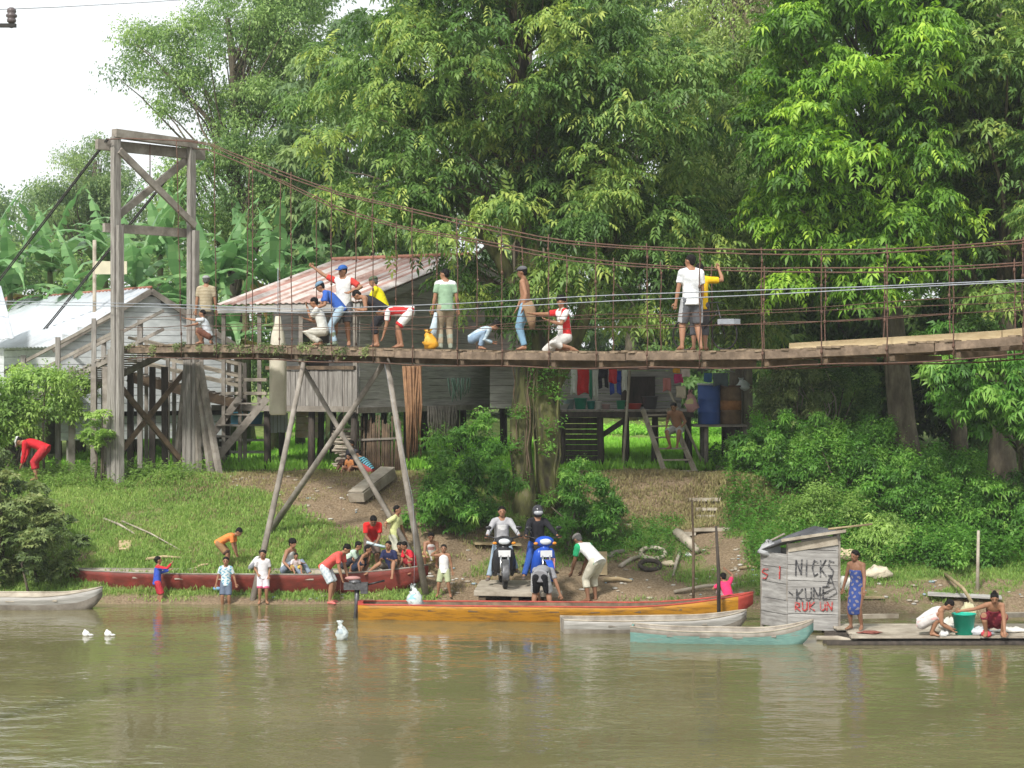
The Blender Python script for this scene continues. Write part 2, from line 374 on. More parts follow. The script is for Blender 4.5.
# deck: planks laid across, ragged ends
mb = MB(); t = T0-.4
while t < T1:
    w = random.uniform(.13, .2); a = random.uniform(-.1, .06); b_ = random.uniform(-.06, .1)
    p0 = bt(t, -HWID+a, random.uniform(-.03, .0)); p1 = bt(t, HWID+b_, random.uniform(-.03, .0))
    if random.random() > .03: mb.beam(p0, p1, w*.95, .035, warp=.008)
    t += w+.012
mb.build('deck', W['deck'], bridge)
for off in (-HWID-.02, HWID+.02):      # long stringers, pieced beam by beam
    t = T0-.2
    while t < T1:
        e = t+random.uniform(2.6, 3.4); mb = MB()
        mb.beam(bt(t, off, -.10), bt(min(e, T1), off, -.10), .08, .13, warp=.012); mb.build('stringer', W['beam'], bridge); t = e+.02
NSUSP = []
t = T0+1.2; k = 0
while t < T1-.5:
    mb = MB(); mb.beam(bt(t, -HWID-.02, -.225), bt(t, HWID+.02, -.225), .10, .11, warp=.01); mb.build('crossbeam', W['brown'], bridge)
    NSUSP.append(t); t += 1.24+random.uniform(-.08, .08)
for off in (-HWID-.1, HWID+.1):
    mb = MB(); ts = np.arange(T0, T1, .8)
    mb.tube([bt(t, off, -.30-.02*math.sin(t*1.7)) for t in ts], .013, 5); mb.build('bottom_cable', W['rust'], bridge)
# main cables
CT = [(113, 137), (205, 142), (230, 153), (340, 192), (450, 219), (550, 238), (620, 245), (690, 249.5), (760, 251), (860, 249), (940, 245.5), (1024, 240.5), (1200, 222), (1500, 180)]
CT2 = [(190, 142), (230, 158), (340, 208), (407, 227), (500, 245), (560, 256), (625, 262), (690, 267), (760, 269.5), (850, 268.5), (940, 266), (1024, 262), (1200, 246), (1500, 210)]
towL = BL(150)-BP*.98; towR = BL(150)+BP*1.22
def cable_pt(side, t):
    off = -HWID-.15 if side == 0 else HWID+.15
    fl = .35*max(0, 1-(t-T0)/4)
    p = BA+BD*t+BP*(off+(-fl if side == 0 else fl)); px = 512+p.x/p.y*F
    z = HC-(interp(CT if side == 0 else CT2, px)-HY)/F*p.y
    if t-T0 < .02: z = 10.22
    return Vector((p.x, p.y, min(z, 10.25)))
for side in (0, 1):
    for k in range(2):
        mb = MB(); ts = np.arange(T0, T1, .7)
        mb.tube([cable_pt(side, t)+Vector((0, 0, -.06*k*min(1, (t-T0)/6)+.02*math.sin(t*.9+k))) for t in ts], .0135, 5)
        mb.build('main_cable', W['rust'], bridge)
        # backstay, from the tower top down to the ground behind
        mb = MB(); a = cable_pt(side, T0); b_ = a-BD*12.3; b_ = b_+BP*(.12*k); b_.z = 2.2
        mb.tube([a+BP*.05*k, (a+b_)/2-Vector((0, 0, .15)), b_], .018, 5); mb.build('backstay', W['blackwire'], bridge)
    for i, t in enumerate(NSUSP):
        if t < T0+2.2: continue
        tt = t+(.12 if side else 0); off = -HWID-.14 if side == 0 else HWID+.14
        p1 = cable_pt(side, tt)+Vector((0, 0, .06)); p0 = bt(tt, off, -.30)
        mb = MB(); n = 9; pts = [p0.lerp(p1, q/n)+Vector((random.uniform(-.012, .012), random.uniform(-.012, .012), 0)) for q in range(n+1)]
        mb.tube(pts, .0115, 5)
        for q in (1, 4, 6, 8): mb.tube([pts[q]-Vector((0, 0, .03)), pts[q]+Vector((0, 0, .03))], .023, 5)
        mb.build('suspender', W['rust'], bridge)
# thin side wires of the railing
for side, off in ((0, -HWID-.15), (1, HWID+.15)):
    for h in (.42, .66) if side == 0 else (.5,):
        mb = MB(); ts = np.arange(T0+.2, T1, 1.24)
        mb.tube([bt(t, off, h+.02*math.sin(t*2.1)) for t in ts], .007, 4); mb.build('side_wire', W['rust'], bridge)
# a long pale plank laid along the edge at the right
mb = MB(); a = BL(792, -.45); ta = (a-BA).dot(BD)
mb.beam(bt(ta, -.5, .04), bt(ta+4, -.55, .05), .05, .13, warp=.01); mb.beam(bt(ta+4.02, -.55, .05), bt(ta+8.5, -.62, .06), .05, .13, warp=.01)
o = mb.build('loose_plank', W['plank'], None, loc=bt(ta, -.5, 0)); tag(o, 'long pale yellowish plank laid on edge along the footbridge deck', 'plank')
# creepers on the old planks near the tower come later (vegetation)
# tower
tower = bpy.data.objects.new('tower', None); COL.objects.link(tower); tower.parent = bridge
TOPZ = 10.28
def base(p, dz=0): return Vector((p.x, p.y, gz(p.x, p.y)-.2+dz))
for P in (towL, towR):
    mb = MB(); q = Vector((0, 0, 0))
    mb.beam(base(P), (P.x, P.y, TOPZ), .18, .15, up=BD, warp=.01)
    mb.beam(base(P)+BD*.17, (P.x+BD.x*.17, P.y+BD.y*.17, 8.2), .14, .12, up=BD, warp=.012)
    mb.beam(base(P)-BP*.03-BD*.16, (P.x-BD.x*.15, P.y-BD.y*.15, 5.3), .16, .12, up=BD, warp=.012)
    mb.build('post', W['greyv'], tower)
mb = MB()
mb.beam(towL-BP*.05+Vector((0, 0, TOPZ+.08)), towR+BP*.12+Vector((0, 0, TOPZ+.03)), .2, .2, warp=.01); mb.build('top_beam', W['grey'], tower)
mb = MB(); z = Vector((0, 0, TOPZ-.19))
mb.beam(towL-BP*.42+z-BD*.16, towR+BP*.5+z-BD*.16, .12, .24, warp=.01); mb.build('top_beam', W['grey'], tower)
mb = MB(); z = Vector((0, 0, 8.15)); mb.beam(towL-BP*.22+z-BD*.16, towR+BP*.15+z-BD*.16, .1, .2, warp=.01); mb.build('tie_beam', W['grey'], tower)
zt, zb = Vector((0, 0, 9.95)), Vector((0, 0, 8.32))
mb = MB(); mb.beam(towL+zt+BD*.16, towR+zb+BD*.16, .16, .07, warp=.01, up=BD); mb.build('brace', W['grey'], tower)
mb = MB(); mb.beam(towR+zt-BD*.17, towL+zb-BD*.17, .16, .07, warp=.01, up=BD); mb.build('brace', W['grey'], tower)
mb = MB(); mb.tube([BL(150)+Vector((0, 0, 10.2)), BL(150)+Vector((0, 0, 9.4))], .015, 5); mb.build('hook', W['rust'], tower)
zt, zb = Vector((0, 0, 4.75)), Vector((0, 0, 2.5))
mb = MB(); mb.beam(towL+zt-BD*.25, towR+zb-BD*.25, .06, .12, warp=.01); mb.build('brace', W['brown'], tower)
mb = MB(); mb.beam(towR+zt-BD*.32, towL+zb-BD*.32, .06, .12, warp=.01); mb.build('brace', W['brown'], tower)
for dx, q in ((-.42, .12), (.2, -.1), (.55, .05), (.8, .12)):   # the raking props round the right post
    mb = MB(); p = towR+BD*dx; mb.beam(base(p+BD*dx*.5-BP*.2*q), Vector((towR.x+BD.x*dx*.4, towR.y+BD.y*dx*.4, 5.0)), .115, .12, up=BD, warp=.01); mb.build('prop', W['grey'], tower)
for dx in (-1.0, -1.9, -.5):
    mb = MB(); p = BL(150)+BD*dx-BP*.9; mb.beam(base(p), Vector((p.x, p.y, 4.9)), .14, .12, warp=.01); mb.build('prop', W['grey'], tower)
    mb = MB(); p = BL(150)+BD*dx+BP*.8; mb.beam(base(p), Vector((p.x, p.y, 4.9)), .14, .12, warp=.01); mb.build('prop', W['dark'], tower)
# trestle legs: raking poles to the waterside
def leg(pxt, pyt, off, pxb, pyb, w=.16, m='grey'):
    a = BZ(pxt, off, pyt); b_ = on_ground(pxb, pyb); b_.z -= .25
    mb = MB(); c = (a+b_)/2+Vector((random.uniform(-.03, .03), 0, random.uniform(-.03, .03)))
    mb.tube([a, c, b_], [(w*.34, w*.34), (w*.38, w*.38), (w*.46, w*.44)], 7); mb.build('trestle_leg', W[m], bridge)
leg(306, 352, -.5, 250, 601); leg(386, 354, -.5, 428, 596, .17)
leg(300, 362, .3, 425, 566, .15, 'grey'); leg(383, 364, .3, 262, 532, .17, 'grey')
# small trestle post under the deck behind
for px in ():
    for off in (-.5, .5):
        p = BL(px, off); mb = MB(); mb.beam(base(p), (p.x, p.y, deck_z(px)-.3), .13, .13, up=BD, warp=.01); mb.build('prop', W['dark'], bridge)
# approach ramp down behind the tower
ramp = thing('approach_ramp', (BL(60).x, BL(60).y, 2.3), 'sloping timber ramp with post and rail sides climbing to the bridge tower', 'ramp')
ra = BL(150)-BD*.3; ra.z = deck_z(120)-.06; rb = ra-BD*8.5; rb.z = 2.9
mb = MB(); n = 46
for i in range(n):
    c = ra.lerp(rb, (i+.5)/n); mb.beam(c-BP*.7, c+BP*.7, .17, .03, warp=.008)
mb.build('ramp_deck', W['grey'], ramp)
for off in (-.62, .62):
    mb = MB(); mb.beam(ra+BP*off-Vector((0, 0, .1)), rb+BP*off-Vector((0, 0, .1)), .08, .14); mb.build('stringer', W['grey'], ramp)
    for h in ((.5, .92) if off < 0 else (.5, .95)):
        mb = MB(); mb.beam(ra+BP*off+Vector((0, 0, h)), rb+BP*off+Vector((0, 0, h-.05)), .04, .08, warp=.01); mb.build('rail', W['grey'], ramp)
    for q in (.12, .3, .48, .68, .9):
        c = ra.lerp(rb, q)+BP*(off*1.08); mb = MB(); mb.beam((c.x, c.y, gz(c.x, c.y)-.2), (c.x, c.y, c.z+1.05), .11, .1, warp=.01); mb.build('post', W['greyv'], ramp)
# power lines: two thin light twisted wires
for k, rows in enumerate(([(-60, 300), (160, 304), (300, 309.5), (450, 304), (600, 295.5), (760, 290), (860, 287), (1024, 280), (1300, 266)],
                          [(-60, 303), (160, 307), (300, 313), (450, 310), (600, 301.5), (760, 295), (860, 289.5), (1024, 281.5), (1300, 268)])):
    mb = MB(); mb.tube([BZ(px, -HWID-.45-.1*k, interp(rows, px)) for px in range(-60, 1300, 40)], .009, 4)
    o = mb.build('power_wire', W['wire'], None, loc=BZ(160, -HWID-.45, 304))
    tag(o, ('upper' if k == 0 else 'lower')+' of two thin pale grey wires strung along the near side of the footbridge', 'wire', 'pale grey wires along the bridge')
mb = MB(); mb.tube([BZ(px, -HWID-.3, interp([(300, 330), (450, 329), (550, 320), (700, 316), (900, 307), (1024, 302), (1300, 290)], px)) for px in range(100, 1300, 40)], .006, 4)
mb.build('side_wire', W['rust'], bridge)
# utility pole outside the frame, one arm end and insulator reaching in
pl = thing('utility_pole', at(-130, 600, 24).to_tuple()[:2]+(-2.2,), 'dark metal crossarm end with a ribbed grey insulator at the top left', 'pole')
q = at(-130, 25, 24)
mb = MB(); mb.tube([(q.x, q.y, -2.3), (q.x, q.y, q.z+.8)], [.16, .11], 12); mb.build('pole', W['grey'], pl)
mb = MB(); e = at(16, 25.5, 24); mb.beam(at(-290, 25.5, 24), e, .06, .045); mb.build('crossarm', W['blackwire'], pl)
mb = MB(); c = at(11.5, 23.5, 24)
mb.lathe(c, [(.03, 0), (.055, .02), (.06, .05), (.045, .065), (.07, .085), (.07, .11), (.045, .125), (.06, .145), (.055, .18), (.03, .2)], 14); mb.build('insulator', plain('glazed grey porcelain', (.12, .10, .10), rough=.3), pl)
mb = MB(); mb.tube([at(11.5, 28, 24), at(11.5, 24, 24)], .02, 6); mb.build('bolt', W['blackwire'], pl)
for k, rows in enumerate(([(-200, 14), (11, 9), (60, 7), (150, 2), (260, -6), (400, -20)],)):
    mb = MB(); mb.tube([at(px, y, 24+i*2.0) for i, (px, y) in enumerate(rows)], .006, 4)
    o = mb.build('overhead_wire', W['wire'], None, loc=at(11, 9, 24)); tag(o, 'thin overhead wire running from the insulator across the white sky', 'wire')
# ------------------------------------------------------------------ houses
def V3(p, z): return Vector((p[0], p[1], z))
def corr(mb, A, B, C, D, th=.02, pitch=.23, amp=.022, bands=None):
    """corrugated sheet: A->B along the eave, D->C along the ridge; waves run up the slope"""
    A, B, C, D = map(Vector, (A, B, C, D)); Ln = (B-A).length; n = max(8, int(Ln/pitch*4)); nrm = (B-A).cross(D-A).normalized()
    g = []
    for i in range(n+1):
        u = i/n; w = nrm*(amp*math.sin(u*Ln/pitch*2*math.pi)); g.append([A.lerp(B, u)+w, (A.lerp(B, u)+D.lerp(C, u))/2+w, D.lerp(C, u)+w])
    mb.sheet(g, th, mfun=(lambda i, j: bands(i/n, j)) if bands else None)
def wall_boards(mb, A, B, z0, z1, bh=.19, horizontal=True, th=.03, mi=0, ztop=None, nrm=None):
    """boards from A to B; ztop(u) gives the top height"""
    A = Vector((A[0], A[1], 0)); B = Vector((B[0], B[1], 0)); d = (B-A).normalized(); nrm = Vector((d.y, -d.x, 0)) if nrm is None else nrm; Ln = (B-A).length
    zt = ztop or (lambda u: z1)
    if horizontal:
        z = z0
        while z < max(zt(0), zt(.5), zt(1)):
            h = bh*random.uniform(.85, 1.1)
            us = [u/60 for u in range(61) if zt(u/60) > z+h*.6]
            if us:
                a, b = us[0], us[-1]; o = nrm*random.uniform(-.008, .008)
                mb.beam(A.lerp(B, a)+o+Vector((0, 0, z+h/2)), A.lerp(B, b)+o+Vector((0, 0, z+h/2)), th, h-.012, mi)
            z += h
    else:
        s = 0
        while s < Ln:
            w = bh*random.uniform(.8, 1.15); u = min(1, (s+w/2)/Ln); o = nrm*random.uniform(-.01, .01); p = A+d*(s+w/2)+o
            mb.beam(p+Vector((0, 0, z0-random.uniform(0, .03))), p+Vector((0, 0, zt(u)-random.uniform(0, .03))), w-.014, th, mi, up=nrm); s += w
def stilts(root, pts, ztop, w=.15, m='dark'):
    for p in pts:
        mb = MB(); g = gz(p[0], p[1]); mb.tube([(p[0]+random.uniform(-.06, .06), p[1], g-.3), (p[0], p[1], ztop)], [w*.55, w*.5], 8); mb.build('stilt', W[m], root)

# ---- white house at the left
gP = Vector((-9.5, 50.0, 0)); rd = Vector((-.6, .8, 0)); gd = Vector((.8, .6, 0)); ZE, ZR, ZF = 5.53, 6.92, 3.75; hw = 2.74; LN = 9.0
h1 = thing('stilt_house', (gP.x, gP.y, 2.3), 'pale plank house with a shiny zinc gable roof behind the bridge tower', 'house', 'stilt houses on the bank')
L0 = gP-gd*2.5; R0 = gP+gd*2.5
def zt(u): return ZE+.12+(ZR-ZE-.16)*(1-abs(2*u-1))
mb = MB(); wall_boards(mb, L0+rd*.0, R0+rd*.0, ZF, 0, .2, True, ztop=zt); mb.build('gable_wall', W['whitewall'], h1)
mb = MB(); wall_boards(mb, L0+rd*LN, L0+rd*.03, ZF, ZE, .2, True); mb.build('side_wall', W['whitewall'], h1)
mb = MB(); wall_boards(mb, R0+rd*.03, R0+rd*LN, ZF, ZE, .2, True); mb.build('side_wall', W['whitewall'], h1)
mb = MB(); wall_boards(mb, R0+rd*LN, L0+rd*LN, ZF, 0, .2, True, ztop=zt); mb.build('gable_wall', W['whitewall'], h1)
mb = MB(); wall_boards(mb, L0+rd*.2-Vector((0, 0, 0)), R0+rd*.2, 3.02, 3.7, .22, True); mb.build('skirt_board', W['whitewall'], h1)
for sgn in (-1, 1):
    E0 = gP+gd*sgn*hw-rd*.12; E1 = E0+rd*(LN+.45); G0 = gP-rd*.12; G1 = G0+rd*(LN+.45)
    A, B, C, D = V3(E0, ZE-.12), V3(E1, ZE-.12), V3(G1, ZR+.05), V3(G0, ZR+.05)
    if sgn > 0: A, B, C, D = B, A, D, C
    mb = MB(); corr(mb, A, B, C, D); mb.build('roof', W['zinc'], h1)
    mb = MB(); mb.beam(V3(gP+gd*sgn*hw-rd*.15, ZE-.2), V3(gP-rd*.15, ZR-.03), .04, .15); mb.build('barge_board', W['grey'], h1)
mb = MB(); mb.tube([V3(gP-rd*.15, ZR+.07), V3(gP+rd*(LN+.4), ZR+.07)], .04, 8); mb.build('ridge_cap', W['zincrust'], h1)
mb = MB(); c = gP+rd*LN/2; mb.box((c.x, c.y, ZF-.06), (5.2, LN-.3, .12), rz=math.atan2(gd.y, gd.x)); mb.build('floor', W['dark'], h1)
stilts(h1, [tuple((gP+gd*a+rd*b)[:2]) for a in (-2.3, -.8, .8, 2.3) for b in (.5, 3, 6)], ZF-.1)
# a dim room behind the floor: nothing more is seen of it
# ---- brown roofed hut behind it
h1b = thing('back_hut', (-14.6, 60, 2.3), 'hut with a rust brown tin roof behind the zinc roofed house', 'hut')
A, B = V3((-17.5, 58.5), 5.9), V3((-12.3, 57.2), 5.9); C, D = V3((-11.6, 60.4), 7.25), V3((-16.2, 61.5), 7.25)
mb = MB(); corr(mb, A, B, C, D); mb.build('roof', W['zincrust'], h1b)
mb = MB(); wall_boards(mb, (-17.2, 58.9), (-12.2, 57.6), 2.9, 5.9, .2); wall_boards(mb, (-12.2, 57.6), (-11.6, 61), 2.9, 6.5, .2); mb.build('wall', W['greyh'], h1b)
mb = MB(); corr(mb, D+Vector((.05, .05, 0)), C+Vector((.05, .05, 0)), V3((-11, 63.6), 5.9), V3((-15.6, 64.7), 5.9)); mb.build('roof', W['zincrust'], h1b)
stilts(h1b, [(-17, 59), (-12.3, 57.8), (-14.7, 58.4)], 2.95)
# ---- white roof corner at the frame edge
h1c = thing('edge_house', (-13.2, 48, 2.3), 'sliver of a white tin roof with a grey wall at the left edge', 'house')
mb = MB(); corr(mb, at(-120, 352, 47), at(14, 338, 47.5), at(1, 286, 50.5), at(-135, 296, 50)); mb.build('roof', W['zinc'], h1c)
mb = MB(); a, b = at(-110, 352, 47.4), at(4, 344, 47.8); wall_boards(mb, a, b, 3.4, 5.4, .2); mb.build('wall', W['whitewall'], h1c)
stilts(h1c, [(at(-90, 0, 47.6).x, 47.6), (at(-2, 0, 47.9).x, 47.9)], 3.4)

# ---- striped roof house in the middle
e2 = Vector((.866, -.5, 0)); r2 = Vector((.5, .866, 0)); O2 = Vector((-7.56, 49.0, 0)); L2 = 4.2; DP = 5.2; ZE2, ZR2, ZF2 = 6.5, 7.9, 3.88
def P2(a, b, z=0): p = O2+e2*a+r2*b; return Vector((p.x, p.y, z))
h2 = thing('porch_house', P2(2, 3, 2.3), 'grey plank stilt house under a faded red and white striped tin roof', 'house', 'stilt houses on the bank')
bandm = [random.choice((0, 1, 1, 2)) for _ in range(26)]
bf = lambda u, j: bandm[int(u*25.99)]
mb = MB(); corr(mb, P2(-.05, 0, ZE2), P2(L2+.25, 0, ZE2), P2(L2+.25, DP, ZR2), P2(-.05, DP, ZR2), pitch=.2, amp=.02, bands=bf); mb.build('roof', [W['redroof'], mat('chalky tin', (.58, .55, .52), (.40, .31, .28), scale=2.5, rough=.6), mat('rose tin', (.44, .27, .23), (.32, .16, .13), scale=2, rough=.7)], h2)
mb = MB(); corr(mb, P2(L2+.25, 2*DP, ZE2), P2(-.05, 2*DP, ZE2), P2(-.05, DP, ZR2), P2(L2+.25, DP, ZR2), pitch=.2, amp=.02); mb.build('roof', W['redroof'], h2)
mb = MB(); mb.tube([P2(-.1, DP, ZR2+.04), P2(L2+.3, DP, ZR2+.04)], .06, 8); mb.build('ridge_cap', W['zincrust'], h2)
mb = MB(); mb.beam(P2(-.05, .06, ZE2-.13), P2(L2+.2, .06, ZE2-.13), .05, .18); mb.build('fascia', W['greyh'], h2)
mb = MB(); mb.beam(P2(L2+.2, .1, ZE2-.13), P2(L2+.2, DP, ZR2-.13), .05, .18); mb.beam(P2(L2+.2, 2*DP, ZE2-.13), P2(L2+.2, DP, ZR2-.13), .05, .18); mb.build('barge_board', W['greyh'], h2)
mb = MB(); mb.box(P2(L2/2, DP, ZF2-.05), (L2+.2, 2*DP-.6, .1), rz=math.atan2(e2.y, e2.x)); mb.build('floor', W['greyh'], h2)
zt2 = lambda u: ZE2+(ZR2-ZE2-.12)*(1-abs(2*u-1))
mb = MB(); wall_boards(mb, P2(L2, .3), P2(L2, 2*DP-.3), ZF2, 0, .19, True, ztop=zt2); mb.build('side_wall', W['greyh'], h2)
mb = MB(); wall_boards(mb, P2(0, 2*DP-.3), P2(0, 2.6), ZF2, ZE2+.6, .19, True); mb.build('side_wall', W['greyh'], h2)
mb = MB(); wall_boards(mb, P2(L2, 2*DP-.3), P2(0, 2*DP-.3), ZF2, ZE2, .19, True); mb.build('back_wall', W['greyh'], h2)
for a, b in ((0, .9), (1.8, 3.0), (3.4, 4.2)):
    mb = MB(); wall_boards(mb, P2(a, 2.4), P2(b, 2.4), ZF2, ZE2+.5, .2, True); mb.build('front_wall', W['greyh'], h2)
mb = MB(); wall_boards(mb, P2(0, 2.4), P2(4.2, 2.4), ZF2+2.0, ZE2+.6, .2, True); mb.build('front_wall', W['greyh'], h2)
dr = MB(); dr.box(P2(1.35, 2.7, ZF2+.98), (.86, .05, 1.9), rz=math.atan2(e2.y, e2.x)); dr.build('door', W['dark'], h2)
mb = MB(); mb.box(P2(3.2, 2.62, ZF2+1.45), (.36, .04, 1.0), rz=math.atan2(e2.y, e2.x)); mb.build('window', plain('dark window glass', (.02, .025, .03), rough=.2), h2)
for a in (.05, 1.2, 2.5, 4.15):
    mb = MB(); mb.beam(P2(a, .2, ZF2), P2(a, .2, ZE2-.1), .1, .1); mb.build('porch_post', W['grey'], h2)
# porch wall of upright planks with gaps, and floor edge beam
mb = MB(); wall_boards(mb, P2(1.6, .12), P2(4.2, .12), ZF2+.06, ZF2+.95, .14, False); mb.build('porch_wall', W['greyv'], h2)
mb = MB(); mb.beam(P2(1.5, .1, ZF2+1.0), P2(4.2, .1, ZF2+1.0), .09, .09); mb.build('rail', W['brown'], h2)
for h in (.35, .7):
    mb = MB(); mb.beam(P2(0, .12, ZF2+h), P2(1.5, .12, ZF2+h), .04, .08, warp=.01); mb.build('rail', W['pale'], h2)
mb = MB(); mb.beam(P2(-.2, .05, ZF2-.02), P2(L2+.1, .05, ZF2-.02), .08, .14); mb.build('edge_beam', W['grey'], h2)
mb = MB(); mb.beam(P2(L2+.1, .05, ZF2-.05), P2(L2+.1, 2*DP-.3, ZF2-.05), .08, .14); mb.build('edge_beam', W['grey'], h2)
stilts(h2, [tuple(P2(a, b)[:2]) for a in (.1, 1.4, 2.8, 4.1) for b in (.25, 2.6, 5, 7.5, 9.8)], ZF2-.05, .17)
# the pieced wide grey stilts in front


# annexe continuing right of the house behind the tree, with laundry platform
F3 = 3.81
def A3(px, Y): return ((px-512)/F*Y)
h3 = thing('kitchen_hut', (A3(620, 49), 50, 2.3), 'low dark grey kitchen hut with an open wash platform on stilts', 'hut', 'stilt houses on the bank')
x0, x1 = A3(548, 48.3), A3(694, 48.3)
mb = MB(); 
for i in range(22):
    x = x0+(x1-x0)*(i+.5)/22; mb.beam((x, 48.3, F3-.02), (x, 53.4, F3-.02), (x1-x0)/22-.02, .035, warp=.006)
mb.build('platform', W['grey'], h3)
mb = MB(); mb.beam((x0, 48.35, F3-.11), (x1, 48.35, F3-.11), .08, .14); mb.build('edge_beam', W['dark'], h3)
mb = MB(); wall_boards(mb, (x0-1.5, 50.9), (x1-.1, 50.9), F3, 5.02, .2, True); mb.build('front_wall', W['greyh'], h3)
mb = MB(); wall_boards(mb, (x1-.1, 50.9), (x1-.1, 54.5), F3, 5.15, .2, True); mb.build('side_wall', W['greyh'], h3)
mb = MB(); mb.box(((x0+x1)/2+.6, 50.86, F3+.45), (.9, .04, .8)); mb.build('opening_shade', W['dark'], h3)  # dark panel on the solid wall, standing in for the shade of an opening
mb = MB(); corr(mb, (x0-1.7, 50.3, 5.05), (x1+.2, 50.3, 5.05), (x1+.2, 55, 5.22), (x0-1.7, 55, 5.22)); mb.build('roof', W['zincrust'], h3)
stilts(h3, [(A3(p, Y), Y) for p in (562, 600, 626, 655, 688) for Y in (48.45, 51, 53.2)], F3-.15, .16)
mb = MB(); mb.beam((A3(598, 48.5), 48.5, 3.1), (A3(628, 48.5), 48.5, F3-.2), .07, .13); mb.build('brace', W['dark'], h3)
mb = MB(); wall_boards(mb, (A3(563, 48.75), 48.75), (A3(600, 48.75), 48.75), 2.35, F3-.15, .14, True); mb.build('slat_panel', W['dark'], h3)
# tall thin poles of the clothes line
for px, y1 in ((622, 356), (710, 352)):
    mb = MB(); p = at(px, 470, 48.0); mb.tube([(p.x, p.y, gz(p.x, p.y)-.2), (p.x+(.22 if px == 622 else -1.1), p.y, at(px, y1 if px == 622 else 384, 48).z)], .035, 6)
    o = mb.build('clothes_pole', W['pale'], None, loc=(p.x, p.y, gz(p.x, p.y))); tag(o, 'thin pale pole holding the clothes line, at its '+('left part by the buckets' if px == 622 else 'right part, leaning over the ladder'), 'pole')
mb = MB(); mb.tube([at(556, 367, 48), at(590, 369, 48), at(622, 367.5, 48), at(655, 370, 48), at(690, 368, 48), at(735, 372, 48)], .008, 4)
o = mb.build('clothes_line', W['wire'], None, loc=at(622, 367, 48)); tag(o, 'sagging clothes line above the wash platform', 'rope')
# drum shelf
sh = thing('drum_shelf', (A3(720, 48.5), 48.5, 2.3), 'rough timber shelf on posts carrying two large drums', 'shelf')
Zs = HC-(424.5-HY)/F*48.2
mb = MB()
for i in range(5): mb.beam((A3(694, 48), 48.05+i*.26, Zs-.03), (A3(747, 48), 48.05+i*.26, Zs-.03), .22, .05, warp=.006)
mb.build('shelf_top', W['grey'], sh)
for px, w in ((706, .12), (731, .26), (745, .11)):
    for Y in (48.15, 49.2):
        mb = MB(); x = A3(px, 48.2); mb.tube([(x, Y, gz(x, Y)-.2), (x, Y, Zs-.05)], w/2, 8); mb.build('post', W['dark' if w > .2 else 'grey'], sh)
mb = MB(); mb.beam((A3(716, 47.6), 47.6, gz(4.6, 47.6)+.08), (A3(746, 47.6), 47.6, gz(5, 47.6)+.08), .16, .12); o = mb.build('ground_beam', W['pale'], None, loc=(A3(716, 47.6), 47.6, gz(4.6, 47.6))); tag(o, 'short timber lying on the ground under the drum shelf', 'timber')
def drum(px, m, m2, label, h=.97):
    c = at(px, 424.5, 48.6); c.z = Zs
    d_ = thing('drum', c, label, 'drum'); mb = MB(); r = .285
    mb.lathe(c, [(r-.01, 0), (r, .02), (r, .30), (r+.012, .32), (r, .34), (r, .62), (r+.012, .64), (r, .66), (r, h-.02), (r-.012, h), (r-.03, h-.01)], 28); mb.build('barrel', m, d_)
    mb = MB(); mb.lathe(c+Vector((0, 0, h-.03)), [(r+.014, 0), (r+.014, .045), (r-.02, .045)], 28); mb.build('rim', m2, d_)
    if 'rust' in label:
        mb = MB(); mb.lathe(c+Vector((0, 0, .36)), [(r+.003, 0), (r+.003, .24)], 28); mb.build('band', mat('orange rust band', (.42, .19, .06), (.25, .11, .04), scale=6), d_)
drum(709, plain('blue barrel plastic', (.045, .11, .36), rough=.45), W['zinc'], 'tall blue plastic water drum standing on the timber shelf', 1.02)
drum(731, mat('rusted drum steel', (.20, .13, .07), (.12, .08, .05), scale=5), W['rust'], 'brown drum with an orange rust band beside the blue one', .97)
# ---- stairs and ladder
def stair(name, label, TL, TR, BLp, BRp, n, m='grey', sw=.05, shh=.18, cat='stairs', tread=.2):
    s_ = thing(name, (BLp+BRp)/2, label, cat)
    for a, b in ((TL, BLp), (TR, BRp)):
        mb = MB(); mb.beam(a, b, sw, shh, warp=.004); mb.build('stringer', W[m], s_)
    for i in range(n):
        u = (i+.5)/n; mb = MB(); mb.beam(TL.lerp(BLp, u), TR.lerp(BRp, u), tread, .035, warp=.004); mb.build('tread', W[m], s_)
    return s_
stair('porch_stair', 'open timber stair with wide treads leading up to the striped roof house',
      at(240, 398, 48.4), at(267, 398, 47.4), Vector((at(184, 459, 48.8).x, 48.6, 2.2)), Vector((at(200, 470, 47).x, 47.3, 2.2)), 7)
stair('ladder_stair', 'steep narrow ladder going up to the wash platform',
      at(643, 410, 47.9), at(668, 409, 47.9), Vector((at(666, 471, 47).x, 46.9, 2.2)), Vector((at(697, 471, 47).x, 46.9, 2.2)), 6, 'pale', .07, .12, 'ladder', .14)
